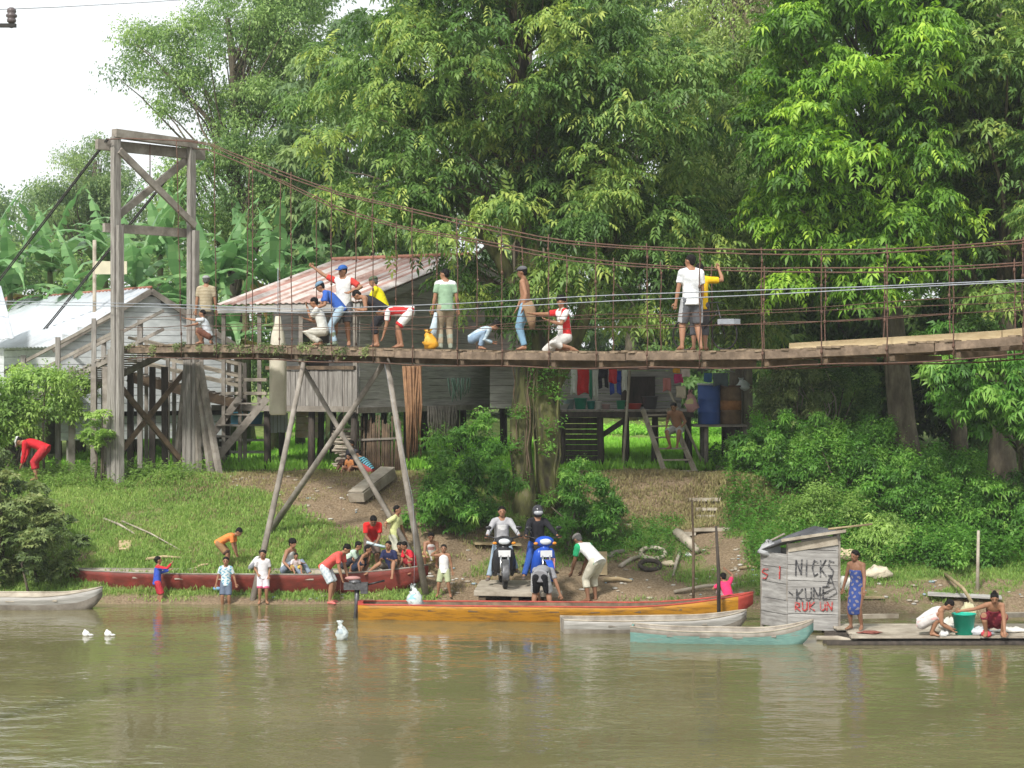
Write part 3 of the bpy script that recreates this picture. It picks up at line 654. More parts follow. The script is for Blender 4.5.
# gangway from bridge tower to the porch
gw = thing('gangway', (BL(150).x+1, 47.5, 2.3), 'plank gangway with pale rails sloping from the tower to the porch', 'gangway')
ga, gb = at(128, 372, 47.4), at(240, 400, 48.6)
perp = Vector((.0, 1, 0))
mb = MB()
for i in range(18):
    c = ga.lerp(gb, (i+.5)/18); mb.beam(c-perp*.05, c+perp*.95, .15, .03, warp=.006)
mb.build('walk_boards', W['grey'], gw)
for q in (0, .9):
    mb = MB(); mb.beam(ga+perp*q-Vector((0, 0, .12)), gb+perp*q-Vector((0, 0, .12)), .1, .24); mb.build('stringer', W['brown'], gw)
    for h in (.3, .55, .85):
        mb = MB(); mb.beam(ga+perp*q+Vector((0, 0, h)), gb+perp*q+Vector((0, 0, h+.05)), .035, .07, warp=.012); mb.build('rail', W['pale'], gw)
    for u in (.1, .35, .6, .85, 1):
        c = ga.lerp(gb, u)+perp*q; mb = MB(); mb.beam((c.x, c.y, gz(c.x, c.y)-.2), (c.x, c.y, c.z+.95), .09, .08, warp=.006); mb.build('post', W['grey'], gw)
# hanging white tube by the bridge
c = at(278, 415, 44.5); mb = MB()
mb.lathe((c.x, c.y, c.z), [(.17, 0), (.2, .05), (.2, 1.2), (.19, 1.55), (.15, 1.9), (.09, 2.1), (.06, 2.3)], 18)
o = mb.build('hanging_tube', mat('cream canvas sleeve', (.62, .58, .47), (.50, .45, .36), scale=2), None, loc=c); tag(o, 'tall cream cylindrical sleeve hanging upright just behind the bridge deck', 'tube')
mb = MB(); mb.tube([c+Vector((0, 0, 2.3)), (c.x, c.y, 7.2)], .01, 4); o2 = mb.build('cord', W['wire'], o, loc=(0, 0, 0))
# small notice board beyond the tower
nb = thing('notice_board', (at(106, 0, 50).x, 50.5, 2.3), 'blank cream notice board on a pole beside the tower post', 'sign')
mb = MB(); a = at(95, 275, 50); b = at(127, 262, 50); mb.box(((a.x+b.x)/2, 50, (a.z+b.z)/2+.02), (b.x-a.x, .04, b.z-a.z)); mb.build('board', plain('cream board', (.62, .58, .42)), nb)
mb = MB(); p = at(94.5, 240, 50.1); mb.tube([(p.x, 50.1, 2.2), (p.x, 50.1, p.z)], .05, 8); mb.build('pole', W['pale'], nb)
# ------------------------------------------------------------------ vegetation
def leaflet(base, d, up, Ln, Wd, fold=.25, droop=.25):
    base = np.array(base, float); d = np.array(d, float); d /= np.linalg.norm(d); s = np.cross(d, up); s /= np.linalg.norm(s)+1e-9; n = np.cross(s, d)
    return [base, base+d*Ln*.45+s*Wd/2+n*Wd*fold, base+d*Ln+np.array((0, 0, -1))*Ln*droop, base+d*Ln*.45-s*Wd/2+n*Wd*fold]
def T_pinnate(n=4, L_=.42, l=.2, w=.07, droop=.5):
    V = []
    for i in range(n):
        x = L_*(i+.6)/n; z = -droop*x*x*1.6
        for sg in (-1, 1): V += leaflet((x, 0, z), (.55, sg*.75, -.35), (0, 0, 1), l*(1-.12*abs(i-n*.4)), w)
    V += leaflet((L_, 0, -droop*L_*L_*1.6), (1, 0, -.7), (0, 0, 1), l, w)
    return np.array(V)
def T_whorl(n=6, l=.22, w=.07, droop=.5, up=.1):
    V = []
    for i in range(n):
        a = 2*math.pi*i/n+random.uniform(-.3, .3); V += leaflet((0, 0, 0), (math.cos(a)+.3, math.sin(a), up+random.uniform(-.3, .3)), (0, 0, 1), l*random.uniform(.8, 1.15), w, droop=droop)
    return np.array(V)
def T_fine(n=9, R_=.16, l=.09, w=.045):
    V = []
    for i in range(n):
        p = np.array([random.uniform(-1, 1) for _ in range(3)])*R_; dd = p+np.array([random.uniform(-.1, .1) for _ in range(3)]); dd[2] -= .05
        V += leaflet(p, dd, (.1, .2, 1), l, w)
    return np.array(V)
def T_stalk(n=7, H_=.5, l=.18, w=.05):
    V = []
    for i in range(n):
        z = H_*(i+1)/n; a = i*2.4; V += leaflet((math.cos(a)*.01, math.sin(a)*.01, z), (math.cos(a), math.sin(a), .5), (0, 0, 1), l, w, droop=.35)
    return np.array(V)
def T_blade(n=5, H_=.16, w=.012, spread=.09):
    V = []
    for i in range(n):
        b = np.array((random.uniform(-spread, spread), random.uniform(-spread, spread), 0)); t = b+np.array((random.uniform(-.6, .6)*H_*.6, random.uniform(-.6, .6)*H_*.6, H_*random.uniform(.6, 1.1)))
        s = np.array((random.uniform(-1, 1), random.uniform(-1, 1), 0)); s = s/np.linalg.norm(s)*w/2
        m = (b+t)/2+np.array((0, 0, H_*.12)); V += [b-s, m-s*.9, t, m+s*.9]
    return np.array(V)
def scatter(T, P, D, S, tint, jit=.08, roll=.5):
    """place template T (4 rows per leaf) at points P with outward axes D and sizes S -> V, Q, tint per face"""
    n = len(P); D = D/(np.linalg.norm(D, axis=1, keepdims=True)+1e-9)
    up = np.tile([0, 0, 1.0], (n, 1))+rng.normal(0, roll*.4, (n, 3)); Y = np.cross(up, D); Y /= np.linalg.norm(Y, axis=1, keepdims=True)+1e-9; Z = np.cross(D, Y)
    M = np.stack([D, Y, Z], 1)*S[:, None, None]            # n,3(axis),3
    V = np.einsum('kc,ncx->nkx', T, M)+P[:, None, :]
    V = V+rng.normal(0, .006, V.shape)
    k = len(T)//4; V = V.reshape(-1, 3); Q = np.arange(len(V)).reshape(-1, 4)
    tt = np.repeat(tint, k)+rng.normal(0, jit, n*k)
    return V, Q, np.clip(tt, 0, 1)
def ball_pts(n):
    v = rng.normal(0, 1, (n, 3)); return v/np.linalg.norm(v, axis=1, keepdims=True)
def clumps_in(ell, n, rmin, rmax, shell=.55):
    """ell: list of (centre, radii); clump centres spread through them, more of them near the outside"""
    vol = np.array([r[0]*r[1]*r[2] for c, r in ell]); pick = rng.choice(len(ell), n, p=vol/vol.sum())
    C = np.array([ell[i][0] for i in pick], float); Rr = np.array([ell[i][1] for i in pick], float)
    u = ball_pts(n)*(rng.uniform(0, 1, (n, 1))**(1/3))**shell
    return C+u*Rr, rng.uniform(rmin, rmax, n)
def crown(name, parent, C, r, per, Ts, m, size=(.8, 1.25), tint=(.2, .8), flat=.7, hang=.25, loose=.35, young=.04):
    n = len(C)*per; ci = np.repeat(np.arange(len(C)), per)
    u = ball_pts(n); u[:, 2] = np.where(rng.random(n) < .7, np.abs(u[:, 2]), u[:, 2])
    rad = rng.uniform(1-loose, 1.08, (n, 1)); P = C[ci]+u*r[ci][:, None]*rad*np.array([1, 1, flat])
    D = u*np.array([1, 1, .35]); D[:, 2] -= hang; D += rng.normal(0, .3, D.shape)
    ct = rng.uniform(tint[0], tint[1], len(C)); t = ct[ci]+rng.normal(0, .1, n); t = np.where(rng.random(n) < young, rng.uniform(.85, 1, n), np.clip(t, 0, .9))
    S = rng.uniform(size[0], size[1], n)
    Vs, Qs, ts = [], [], []; off = 0; grp = rng.integers(0, len(Ts), n)
    for k, T in enumerate(Ts):
        q = grp == k
        V, Q, tt = scatter(T, P[q], D[q], S[q], t[q]); Vs.append(V); Qs.append(Q+off); ts.append(tt); off += len(V)
    return np_obj(name, np.concatenate(Vs), np.concatenate(Qs), m, np.concatenate(ts), parent)
def limbs(parent, base, top, r0, r1, C, nl, m, wob=.25, name='trunk', tubes=1, start=.35):
    base = Vector(base); top = Vector(top); H_ = (top-base).length; mb = MB(); pts = []; rr = []
    for i in range(9):
        u = i/8; p = base.lerp(top, u)+Vector((math.sin(u*5+base.x)*wob*u, math.cos(u*4+base.y)*wob*u, 0)); pts.append(p); rr.append(r0*(1-u)+r1*u+(r0*.35 if i == 0 else 0))
    mb.tube(pts, rr, 12); tr = mb.build(name, m, parent)
    if nl:
        lb = MB()
        for c in C[rng.choice(len(C), min(nl, len(C)), replace=False)]:
            c = Vector(c); zs = min(max((c.z-base.z)/H_-.25, start), .97); i = zs*8; a = pts[int(i)].lerp(pts[min(8, int(i)+1)], i-int(i))
            mid = a.lerp(c, .5)+Vector((random.uniform(-.3, .3), random.uniform(-.3, .3), random.uniform(.0, .5))); q = max(r1*.7, r0*(1-zs)*.5)
            lb.tube([a, a.lerp(mid, .55), mid, mid.lerp(c, .6)+Vector((0, 0, .1)), c], [q, q*.8, q*.55, q*.35, .012], 6)
        lb.build('branches', m, parent)
    return tr
def E(px, py, Y, rx, ry, rz=None):
    """ellipsoid given by its centre row/column and its half sizes (rx, rz as rows/columns; ry metres deep)"""
    p = at(px, py, Y); s = Y/F; return ((p.x, p.y, p.z), (rx*s, ry, (rz or rx)*s))
G = dict(
 big=leaf_mat('broad drooping leaves', [(.028, .058, .016), (.065, .125, .03), (.125, .195, .05), (.28, .33, .08)]),
 right=leaf_mat('bright broad leaves', [(.03, .07, .014), (.07, .145, .022), (.13, .24, .03), (.27, .38, .05)]),
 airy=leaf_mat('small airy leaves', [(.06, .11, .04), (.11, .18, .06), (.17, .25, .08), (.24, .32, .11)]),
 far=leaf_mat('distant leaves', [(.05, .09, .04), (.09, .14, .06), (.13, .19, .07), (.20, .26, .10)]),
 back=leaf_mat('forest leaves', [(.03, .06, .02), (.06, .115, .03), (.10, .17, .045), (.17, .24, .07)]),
 bush=leaf_mat('bush leaves', [(.028, .07, .014), (.058, .145, .024), (.10, .215, .036), (.17, .28, .06)]),
 lime=leaf_mat('light green shrub leaves', [(.07, .12, .03), (.12, .20, .045), (.17, .26, .065), (.24, .33, .09)]),
 young=leaf_mat('leaves coloured as sunlit', [(.10, .22, .035), (.16, .32, .045), (.22, .40, .06), (.28, .46, .09)]),  # sunlight put into the colour, brighter for the shaded greenery behind the huts
 dry=leaf_mat('dry grass blades', [(.10, .08, .045), (.17, .14, .07), (.20, .19, .08), (.28, .24, .13)], rough=.8, transl=.2),
 olive=leaf_mat('olive bush leaves', [(.04, .06, .025), (.08, .115, .04), (.13, .17, .06), (.22, .24, .10)]),
 grass=leaf_mat('grass blades', [(.055, .11, .022), (.11, .185, .038), (.175, .25, .06), (.32, .30, .13)], rough=.7, transl=.25),
 ban=leaf_mat('banana leaf', [(.05, .11, .04), (.09, .18, .065), (.17, .27, .11), (.30, .17, .06)], rough=.35, transl=.3),
)
P1 = [T_pinnate(4), T_pinnate(3, .34, .24, .08), T_pinnate(5, .5, .19, .06, .7)]
PW = [T_whorl(6), T_whorl(7, .24, .075, .7), T_whorl(5, .2, .08, .3)]
PF = [T_fine(), T_fine(11, .2, .10, .05), T_fine(8, .15, .11, .05)]
PS = [T_stalk(), T_stalk(6, .38, .2, .07), T_whorl(6, .18, .07, .3, .4)]

# the great tree in the middle
bp = on_ground(535, 517); bt_tree = thing('broadleaf_tree', bp, 'huge dark green tree with a mossy forked trunk in the middle of the bank', 'tree')
ell = [E(500, 60, 44, 150, 3.2, 95), E(400, 150, 44.5, 85, 2.2, 85), E(620, 130, 44, 125, 2.8, 110), E(520, 230, 43, 160, 2.2, 60), E(640, 260, 43.5, 80, 1.8, 70),
       E(470, 300, 43.8, 50, 1.1, 34), E(560, 312, 42.6, 65, 1.1, 32), E(520, -50, 45, 150, 3.5, 60), E(650, 312, 43.8, 60, 1.2, 34), E(330, 60, 46, 45, 1.6, 60)]
C, r = clumps_in(ell, 330, .38, .85)
C = np.array([c for c in C]); 
crown('crown', bt_tree, C, r, 58, P1+[PW[0]], G['big'], size=(.6, 1.0), tint=(.1, .8), hang=.4, loose=.55, young=.05)
tz = Vector((at(530, 60, 44).x, 44, at(530, 60, 44).z))
mb = MB()
def trunk(pts, mb, n=12):
    mb.tube([p for p, q in pts], [q for p, q in pts], n)
def tp(px, py, Y): return at(px, py, Y)
Yt = bp.y
trunk([(tp(553, 515, Yt+.5), .36), (tp(549, 480, Yt+.4), .27), (tp(546, 450, Yt+.3), .28), (tp(545, 412, Yt+.25), .33), (tp(542, 380, Yt+.3), .38), (tp(536, 345, Yt+.4), .38), (tp(530, 280, Yt+.6), .42), (tp(525, 180, Yt+.8), .32), (tp(520, 60, Yt+1), .2), (tp(515, -50, Yt+1), .08)], mb, 14)
trunk([(tp(523, 530, Yt-.1), .40), (tp(525, 495, Yt), .27), (tp(521, 450, Yt+.1), .23), (tp(522, 415, Yt+.2), .27), (tp(528, 385, Yt+.3), .30), (tp(532, 360, Yt+.35), .33)], mb, 10)
trunk([(tp(545, 395, Yt+.2), .25), (tp(562, 365, Yt+.1), .24), (tp(575, 335, Yt), .2), (tp(600, 270, Yt), .15), (tp(640, 180, Yt+.3), .08)], mb, 9)
trunk([(tp(532, 330, Yt+.4), .25), (tp(500, 260, Yt+.6), .18), (tp(450, 180, Yt+1), .12), (tp(400, 120, Yt+1.5), .05)], mb, 9)
mb.v = [(x+.05*vnoise(z*3.1+x*5, x*4+y*3, 3), y+.05*vnoise(z*2.3+y*5, x*5, 8), z) for x, y, z in mb.v]; tk = mb.build('trunk', W['moss'], bt_tree)
limbs(bt_tree, tp(530, 330, Yt+.4), tp(520, 10, Yt+1), .2, .06, C, 90, W['bark'], .2, 'trunk')
for k in range(9):
    mb = MB(); x0 = random.uniform(513, 565); ys = np.linspace(352, random.uniform(430, 500), 8)
    mb.tube([tp(x0+random.uniform(-2.5, 2.5)+(532-x0)*.1*i/7, y, Yt-.42+.25*abs(x0-540)/25) for i, y in enumerate(ys)], random.uniform(.012, .03), 5); mb.build('hanging_vine', W['brown' if k % 2 else 'moss'], bt_tree)
# epiphytes on the trunk
Cn = np.array([tuple(tp(px, py, Yt-.3)) for px, py in ((530, 370), (540, 395), (536, 380), (550, 372), (522, 360), (556, 400), (552, 430), (547, 455), (518, 420), (560, 380), (516, 450))]); crown('climbing_fern', bt_tree, Cn, np.full(len(Cn), .2), 20, PS, G['bush'], size=(.4, .7))

# the right hand tree
def simple_tree(name, label, ell, n, rr, per, Ts, m, bx, by, BY, r0, topx, topy, nl=40, **k):
    bx_ = (bx-512)/F*BY; b = Vector((bx_, BY, gz(bx_, BY)-.1))
    t = thing(name, b, label, 'tree'); C, r = clumps_in(ell, n, *rr)
    crown('crown', t, C, r, per, Ts, m, **k)
    limbs(t, b, at(topx, topy, BY+.3), r0, .08, C, nl, W['bark'])
    return t
simple_tree('broadleaf_tree', 'tall bright green tree at the right, its thick trunk behind the footbridge',
    [E(860, 60, 43, 95, 2.6, 90), E(850, 190, 42.5, 95, 2.2, 70), E(800, 150, 43, 50, 1.8, 110), E(900, 250, 43, 70, 1.8, 55), E(860, -50, 44, 100, 3, 60), E(830, 285, 42.5, 60, 1.1, 34)],
    230, (.35, .8), 56, PW+P1[:2], G['right'], 908, 450, 45, .36, 870, -30, 45, tint=(.15, .8), hang=.4, loose=.45, young=.06, size=(.62, 1.0))
simple_tree('broadleaf_tree', 'dense tree with narrow leaves crowding the right frame edge',
    [E(985, 60, 44, 80, 2.5, 90), E(1000, 200, 43, 70, 2.2, 80), E(960, 150, 44.5, 60, 2, 100), E(1060, 130, 44, 70, 3, 180), E(1010, 310, 42.5, 50, 1.4, 40)],
    220, (.4, .8), 52, [P1[1], PW[2], T_whorl(6, .2, .045, .6)], G['big'], 1003, 480, 44.5, .34, 1000, -30, 40, tint=(.15, .75), hang=.35, loose=.45, young=.05, size=(.65, 1.0))
simple_tree('broadleaf_tree', 'low leaning tree with glossy leaves hanging beneath the deck at the right edge',
    [E(975, 385, 41.5, 55, 1.2, 32), E(1015, 400, 41, 40, 1.2, 55), E(1060, 420, 41, 50, 1.5, 60), E(950, 345, 42.5, 35, .9, 30)], 64, (.25, .5), 50, [PW[1], PW[0]], G['bush'], 1030, 500, 42.5, .17, 1010, 360, 22, tint=(.2, .9), hang=.5, size=(.55, .85))
simple_tree('broadleaf_tree', 'slim dark trunked tree standing between the two big right hand trees',
    [E(950, 130, 48, 60, 2, 110), E(955, 20, 48, 60, 2, 60)], 90, (.4, .8), 38, PW, G['back'], 960, 470, 48, .2, 955, 0, 20, tint=(.2, .8))
# trees of the second row
simple_tree('broadleaf_tree', 'pale feathery tree between the great tree and the bright right hand tree',
    [E(740, 120, 50, 60, 2.4, 90), E(720, 230, 49, 55, 2, 80), E(765, 300, 47.5, 55, 1.6, 50), E(700, 40, 51, 40, 2, 60)], 150, (.45, .85), 40, [P1[2], PF[1]], leaf_mat('olive feathery leaves', [(.05, .09, .025), (.10, .15, .04), (.16, .22, .06), (.25, .30, .09)]), 735, 450, 49, .22, 740, 20, 30, tint=(.15, .85), hang=.5)
t_ = simple_tree('vine_draped_tree', 'dry grey brown twiggy tree at the top, right of the great tree',
    [E(740, 40, 54, 50, 2, 70), E(725, -30, 54, 60, 2, 40)], 60, (.4, .8), 34, PF, leaf_mat('dry twig leaves', [(.12, .10, .07), (.18, .15, .10), (.22, .20, .12), (.14, .18, .07)]), 745, 440, 54, .25, 735, -30, 60, tint=(.1, .9), hang=.8)
simple_tree('airy_tree', 'tall airy light green tree with open branches behind the banana plants',
    [E(235, 60, 62, 62, 3, 45), E(190, 110, 62, 36, 2.4, 34), E(260, 140, 62, 48, 2.5, 60), E(150, 62, 62, 38, 2.2, 32), E(285, 30, 62, 40, 2.5, 40), E(230, 195, 61, 70, 2.5, 50), E(290, 200, 61, 40, 2, 60), E(122, 82, 62, 14, 1, 12), E(300, -15, 62, 45, 2.5, 40), E(240, 5, 62, 45, 2.5, 35), E(320, 110, 63, 30, 2, 60)],
    310, (.45, .9), 44, PF, G['airy'], 245, 400, 62, .30, 225, 20, 70, tint=(.1, .85), hang=.1, loose=.7)
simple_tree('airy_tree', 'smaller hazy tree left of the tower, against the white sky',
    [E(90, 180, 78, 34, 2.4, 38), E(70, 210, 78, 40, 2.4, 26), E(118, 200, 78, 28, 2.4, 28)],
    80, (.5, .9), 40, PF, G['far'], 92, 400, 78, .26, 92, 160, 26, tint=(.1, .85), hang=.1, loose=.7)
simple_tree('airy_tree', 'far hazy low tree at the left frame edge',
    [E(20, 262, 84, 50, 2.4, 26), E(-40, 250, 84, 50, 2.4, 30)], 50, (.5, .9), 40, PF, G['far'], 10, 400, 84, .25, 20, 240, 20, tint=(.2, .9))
# forest trees behind
def ftree(px, Y, w, hgt, lab, m='back'):
    simple_tree('forest_tree', lab, [E(px, HY-(hgt*.62-HC)*F/Y, Y, w, 2.6, hgt*.33*F/Y), E(px+w*.3, HY-(hgt*.35-HC)*F/Y, Y-1, w*.85, 2.2, hgt*.25*F/Y)],
      105, (.6, 1.1), 36, [T_whorl(6, .32, .12, .5), T_whorl(6, .28, .11, .7)], G[m], px, 440, Y, .28, px+5, HY-(hgt*.8-HC)*F/Y, 14, tint=(.1, .85), hang=.3)
for px, Y, w, h_, lab, *mm in ((345, 60, 60, 17, 'forest tree behind the roof ridge, left of the great crown', 'far'), (430, 80, 70, 26, 'forest tree glimpsed through the left of the great crown', 'far'),
                        (530, 84, 70, 27, 'forest tree straight behind the mossy trunk'), (630, 82, 65, 27, 'forest tree behind the hanging leaves above the wash platform'),
                        (700, 80, 55, 24, 'forest tree behind the pale feathery tree'), (800, 57, 65, 21, 'dark forest tree behind the bright crown'),
                        (880, 60, 65, 22, 'forest tree behind the thick right hand trunk'), (960, 56, 65, 21, 'forest tree between the dark trunks at the right'), (1040, 58, 70, 22, 'forest tree beyond the right frame edge'), (1120, 52, 70, 18, 'forest tree just outside the right frame edge')):
    ftree(px, Y, w, h_, lab, *mm)
# ------------- bushes
def bush(label, ell, n, rr, per, Ts, m, name='bush', cat='bush', stems=8, **k):
    C, r = clumps_in(ell, n, *rr); c0 = np.mean([e[0] for e in ell], 0); b = Vector((c0[0], c0[1], gz(c0[0], c0[1])-.05))
    q = rng.random(len(C)) < .35; C[q] += (C[q]-c0)*rng.uniform(.05, .42, (q.sum(), 1)); r[q] *= .7; C = C+rng.normal(0, .07, C.shape)
    g = ground_z(C[:, 0], C[:, 1]); C[:, 2] = np.maximum(C[:, 2], g+.12)
    t = thing(name, b, label, cat); crown('leaves', t, C, r, per, Ts, m, **k)
    mb = MB()
    for c in C[rng.choice(len(C), min(stems, len(C)), replace=False)]:
        g_ = gz(c[0]*.8+b.x*.2, c[1]*.8+b.y*.2)-.1; mb.tube([(c[0]*.8+b.x*.2, c[1]*.8+b.y*.2, g_), ((c[0]+b.x)/2, (c[1]+b.y)/2+.1, (c[2]+g_)/2+.15), tuple(c)], [.035, .025, .01], 5)
    mb.build('stems', W['bark'], t); return t
bush('broad green bush growing round the foot of the mossy trunk', [E(470, 500, 42.4, 46, 1.0, 36), E(466, 455, 43.2, 36, .8, 26), E(450, 508, 42.2, 30, .7, 24)], 70, (.2, .42), 50, PW+PS[:1], G['bush'], size=(.4, .7), tint=(.1, .75), loose=.8)
bush('lower bush right of the mossy trunk behind the motorcycles', [E(582, 500, 42.8, 27, .9, 30), E(600, 518, 42.4, 22, .6, 18), E(560, 524, 42, 20, .5, 14)], 42, (.2, .36), 46, PW+PF, G['bush'], size=(.4, .65), tint=(.1, .7), loose=.8)
bush('tall olive leaved bush leaning over the grey canoe at the left edge', [E(6, 522, 40.3, 42, .9, 54), E(-40, 505, 40.3, 45, 1, 72), E(42, 550, 39.8, 24, .6, 36)], 150, (.2, .4), 44, [PW[2], PS[2]], G['olive'], size=(.45, .8), tint=(.1, .85))
bush('light green shrub left of the tower foot', [E(40, 400, 45.6, 48, .9, 24), E(5, 420, 45.6, 40, .9, 26), E(72, 390, 45.5, 22, .6, 16)], 60, (.22, .4), 44, PF+[PW[2]], G['lime'], size=(.7, 1.0), tint=(.15, .9))
bush('sapling with yellowish leaves standing beside the tower foot', [E(99, 430, 44.6, 14, .3, 18)], 12, (.14, .24), 30, [PW[2]], G['lime'], size=(.4, .6), tint=(.4, 1), stems=3)
for i, (px, py, Y, rx, rz, lab, m) in enumerate((
   (790, 455, 45.5, 52, 30, 'low leafy bush at the upper left of the right hand thicket', 'bush'), (850, 470, 44.6, 60, 36, 'largest bush of the right hand thicket, below the thick trunk', 'bush'),
   (905, 500, 43.2, 50, 40, 'dense bush at the centre of the right hand thicket', 'bush'), (960, 510, 42.8, 46, 42, 'dark bush under the hanging glossy leaves', 'bush'), (1015, 530, 42, 40, 44, 'bush at the right frame edge behind the washing raft', 'bush'),
   (830, 520, 42.6, 36, 20, 'low weedy bush behind the graffiti shed', 'lime'), (885, 545, 41.2, 36, 16, 'yellow green weeds right of the graffiti shed', 'lime'), (950, 556, 40.6, 40, 14, 'low bush above the washing raft', 'bush'),
   (792, 398, 47.5, 30, 32, 'pale leaved shrub right of the rusted drum', 'olive'), (830, 400, 49, 40, 40, 'dark shrub with bare twigs right of the pale leaved one', 'back'),
   (625, 445, 70, 40, 14, 'sunlit bush seen between the stilts under the wash platform', 'young'), (700, 445, 66, 40, 16, 'sunlit bush seen under the drum shelf', 'young'), (350, 445, 72, 50, 14, 'sunlit bush beyond the stilts of the striped roof house', 'young'), (775, 438, 52, 24, 24, 'bright bush right of the drum shelf', 'young'))):  # these bushes look sunlit through their brightened leaf colour
    bush(lab, [E(px, py, Y, rx, .9, rz)], int(22+rx*rz/42), (.18, .42), 46, PF+PS[:2] if i % 2 else PW+PF, G[m], size=(.45, .75), tint=(.1, .85), loose=.7)
# bare twigs hanging in the thicket right of the platform
mb = MB()
for k in range(16):
    a = at(800+random.uniform(-25, 25), 440, 47.6); pts = [a]
    for j in range(5): a = a+Vector((random.uniform(-.25, .3), random.uniform(-.1, .1), random.uniform(.15, .45))); pts.append(a)
    mb.tube(pts, [.03, .025, .02, .015, .01, .006], 5)
o = mb.build('dead_branches', W['pale'], None, loc=at(800, 440, 47.6)); tag(o, 'tangle of bare pale branches hanging right of the drums', 'branches')
# forest floor wall: uncountable undergrowth far behind
C, r = clumps_in([E(px, 375, Y, 60, 2.5, 75) for px, Y in ((830, 58), (900, 57), (980, 55), (380, 86), (440, 86), (500, 88), (560, 88), (620, 86), (680, 84), (740, 78), (790, 66), (880, 66), (980, 64), (1080, 62), (1160, 58))], 330, .7, 1.2)
o = crown('undergrowth', None, C, r, 40, [T_whorl(6, .34, .13, .5)], G['back'], tint=(.1, .8)); tag(o, kind='stuff', label='mass of dark forest undergrowth behind the huts', cat='undergrowth')
C, r = clumps_in([E(px, 240+random.uniform(-25, 15), 88, 60, 4, 46) for px in (-60, 30, 120, 200, 280, 340)], 120, .9, 1.5)
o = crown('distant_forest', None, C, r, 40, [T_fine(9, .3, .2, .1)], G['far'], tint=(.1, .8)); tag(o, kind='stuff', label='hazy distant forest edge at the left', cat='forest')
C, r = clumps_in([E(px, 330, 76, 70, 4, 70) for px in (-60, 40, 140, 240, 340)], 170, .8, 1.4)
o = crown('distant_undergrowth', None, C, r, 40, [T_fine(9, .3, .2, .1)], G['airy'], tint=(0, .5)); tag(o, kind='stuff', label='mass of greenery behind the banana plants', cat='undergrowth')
# ------------- banana plants
def banana_leaf(mb_, T, base, az, el, Ln, Wd, dry):
    """one arching leaf with a folded midrib and a torn edge: rows of quads"""
    n = 12; V, Q, t = [], [], []; p = np.array(base, float); pitch = el
    h = np.array((math.cos(az), math.sin(az), 0)); s = np.array((-math.sin(az), math.cos(az), 0)); L_, Rr, Mm = [], [], []
    for i in range(n+1):
        u = i/n; w = Wd*.78*(math.sin(math.pi*min(1, u*1.0+.04)**.75)*.95+.03)*.5
        nn = np.array((-math.sin(pitch)*h[0], -math.sin(pitch)*h[1], math.cos(pitch)))
        Mm.append(p.copy()); L_.append(p+s*w*.93-nn*w*.22+rng.normal(0, .02, 3)); Rr.append(p-s*w*.93-nn*w*.22+rng.normal(0, .02, 3))
        p = p+(h*math.cos(pitch)+np.array((0, 0, math.sin(pitch))))*Ln/n; pitch -= (1.5/n)*(.5+u*1.6)*(1.0 if el < 1.25 else .45)
    b = len(T[0]); k = 0
    for i in range(n):
        for A in (L_, Rr):
            gap = random.random() < .42
            a, b1, c, d_ = Mm[i], Mm[i+1], A[i+1], A[i]
            if gap: c = c*.45+b1*.15+d_*.4+np.array((0, 0, -.06))
            T[0].extend([a, b1, c, d_]); T[1].append([b, b+1, b+2, b+3]); b += 4
            T[2].append(np.clip(rng.normal(.9, .08) if dry else rng.normal(.35, .12), 0, .97 if dry else .66))
def banana(px, Y, h_, lab, seed, nl=9, scale=1.0):
    random.seed(seed); x = (px-512)/F*Y; g = gz(x, Y); t_ = thing('banana_plant', (x, Y, g), lab, 'banana plant', 'banana plants behind the houses')
    mb = MB(); mb.tube([(x, Y, g-.1), (x+.05, Y, g+h_*.5), (x, Y, g+h_)], [.17, .14, .08], 10); mb.build('stem', mat('banana stem', (.16, .20, .08), (.10, .08, .04), scale=5), t_)
    T = ([], [], [])
    for k in range(nl):
        el = random.uniform(.35, 1.3) if k > 1 else 1.42; dry = k == nl-1 and seed % 2 == 0
        if dry: el = .1
        banana_leaf(mb, T, (x, Y, g+h_), k*2.4+random.uniform(-.4, .4), el, random.uniform(1.9, 2.8)*scale, random.uniform(.55, .75)*scale, dry)
    np_obj('leaves', np.array(T[0]), np.array(T[1]), G['ban'], np.array(T[2]), t_)
bl = [(10, 56, 3.6, 'banana plant at the left frame edge with an upright pale leaf'), (50, 60, 4.4, 'dark leaved banana plant left of the backstay'), (80, 55, 3.0, 'banana plant behind the zinc roof ridge'),
      (105, 62, 4.6, 'banana plant left of the tower post'), (135, 54, 3.8, 'banana plant seen between the tower posts, low one'), (160, 60, 4.9, 'banana plant seen between the tower posts, tall one with upright leaves'),
      (185, 54.5, 3.2, 'banana plant behind the right tower post'), (215, 57, 3.7, 'banana plant just right of the tower'), (245, 60, 4.2, 'banana plant behind the left end of the striped roof'),
      (275, 58, 3.9, 'banana plant with broad leaves over the striped roof'), (300, 62, 4.6, 'tall banana plant above the striped roof'), (330, 60, 3.9, 'banana plant above the ridge of the striped roof'),
      (230, 53.5, 2.2, 'short banana plant in the gap between the houses'), (-15, 58, 4.2, 'banana plant beyond the left frame edge')]
for i, (px, Y, h_, lab) in enumerate(bl): banana(px, Y-2 if Y > 56 else Y, h_+1.15, lab, 20+i, nl=12, scale=1.2)
random.seed(99)
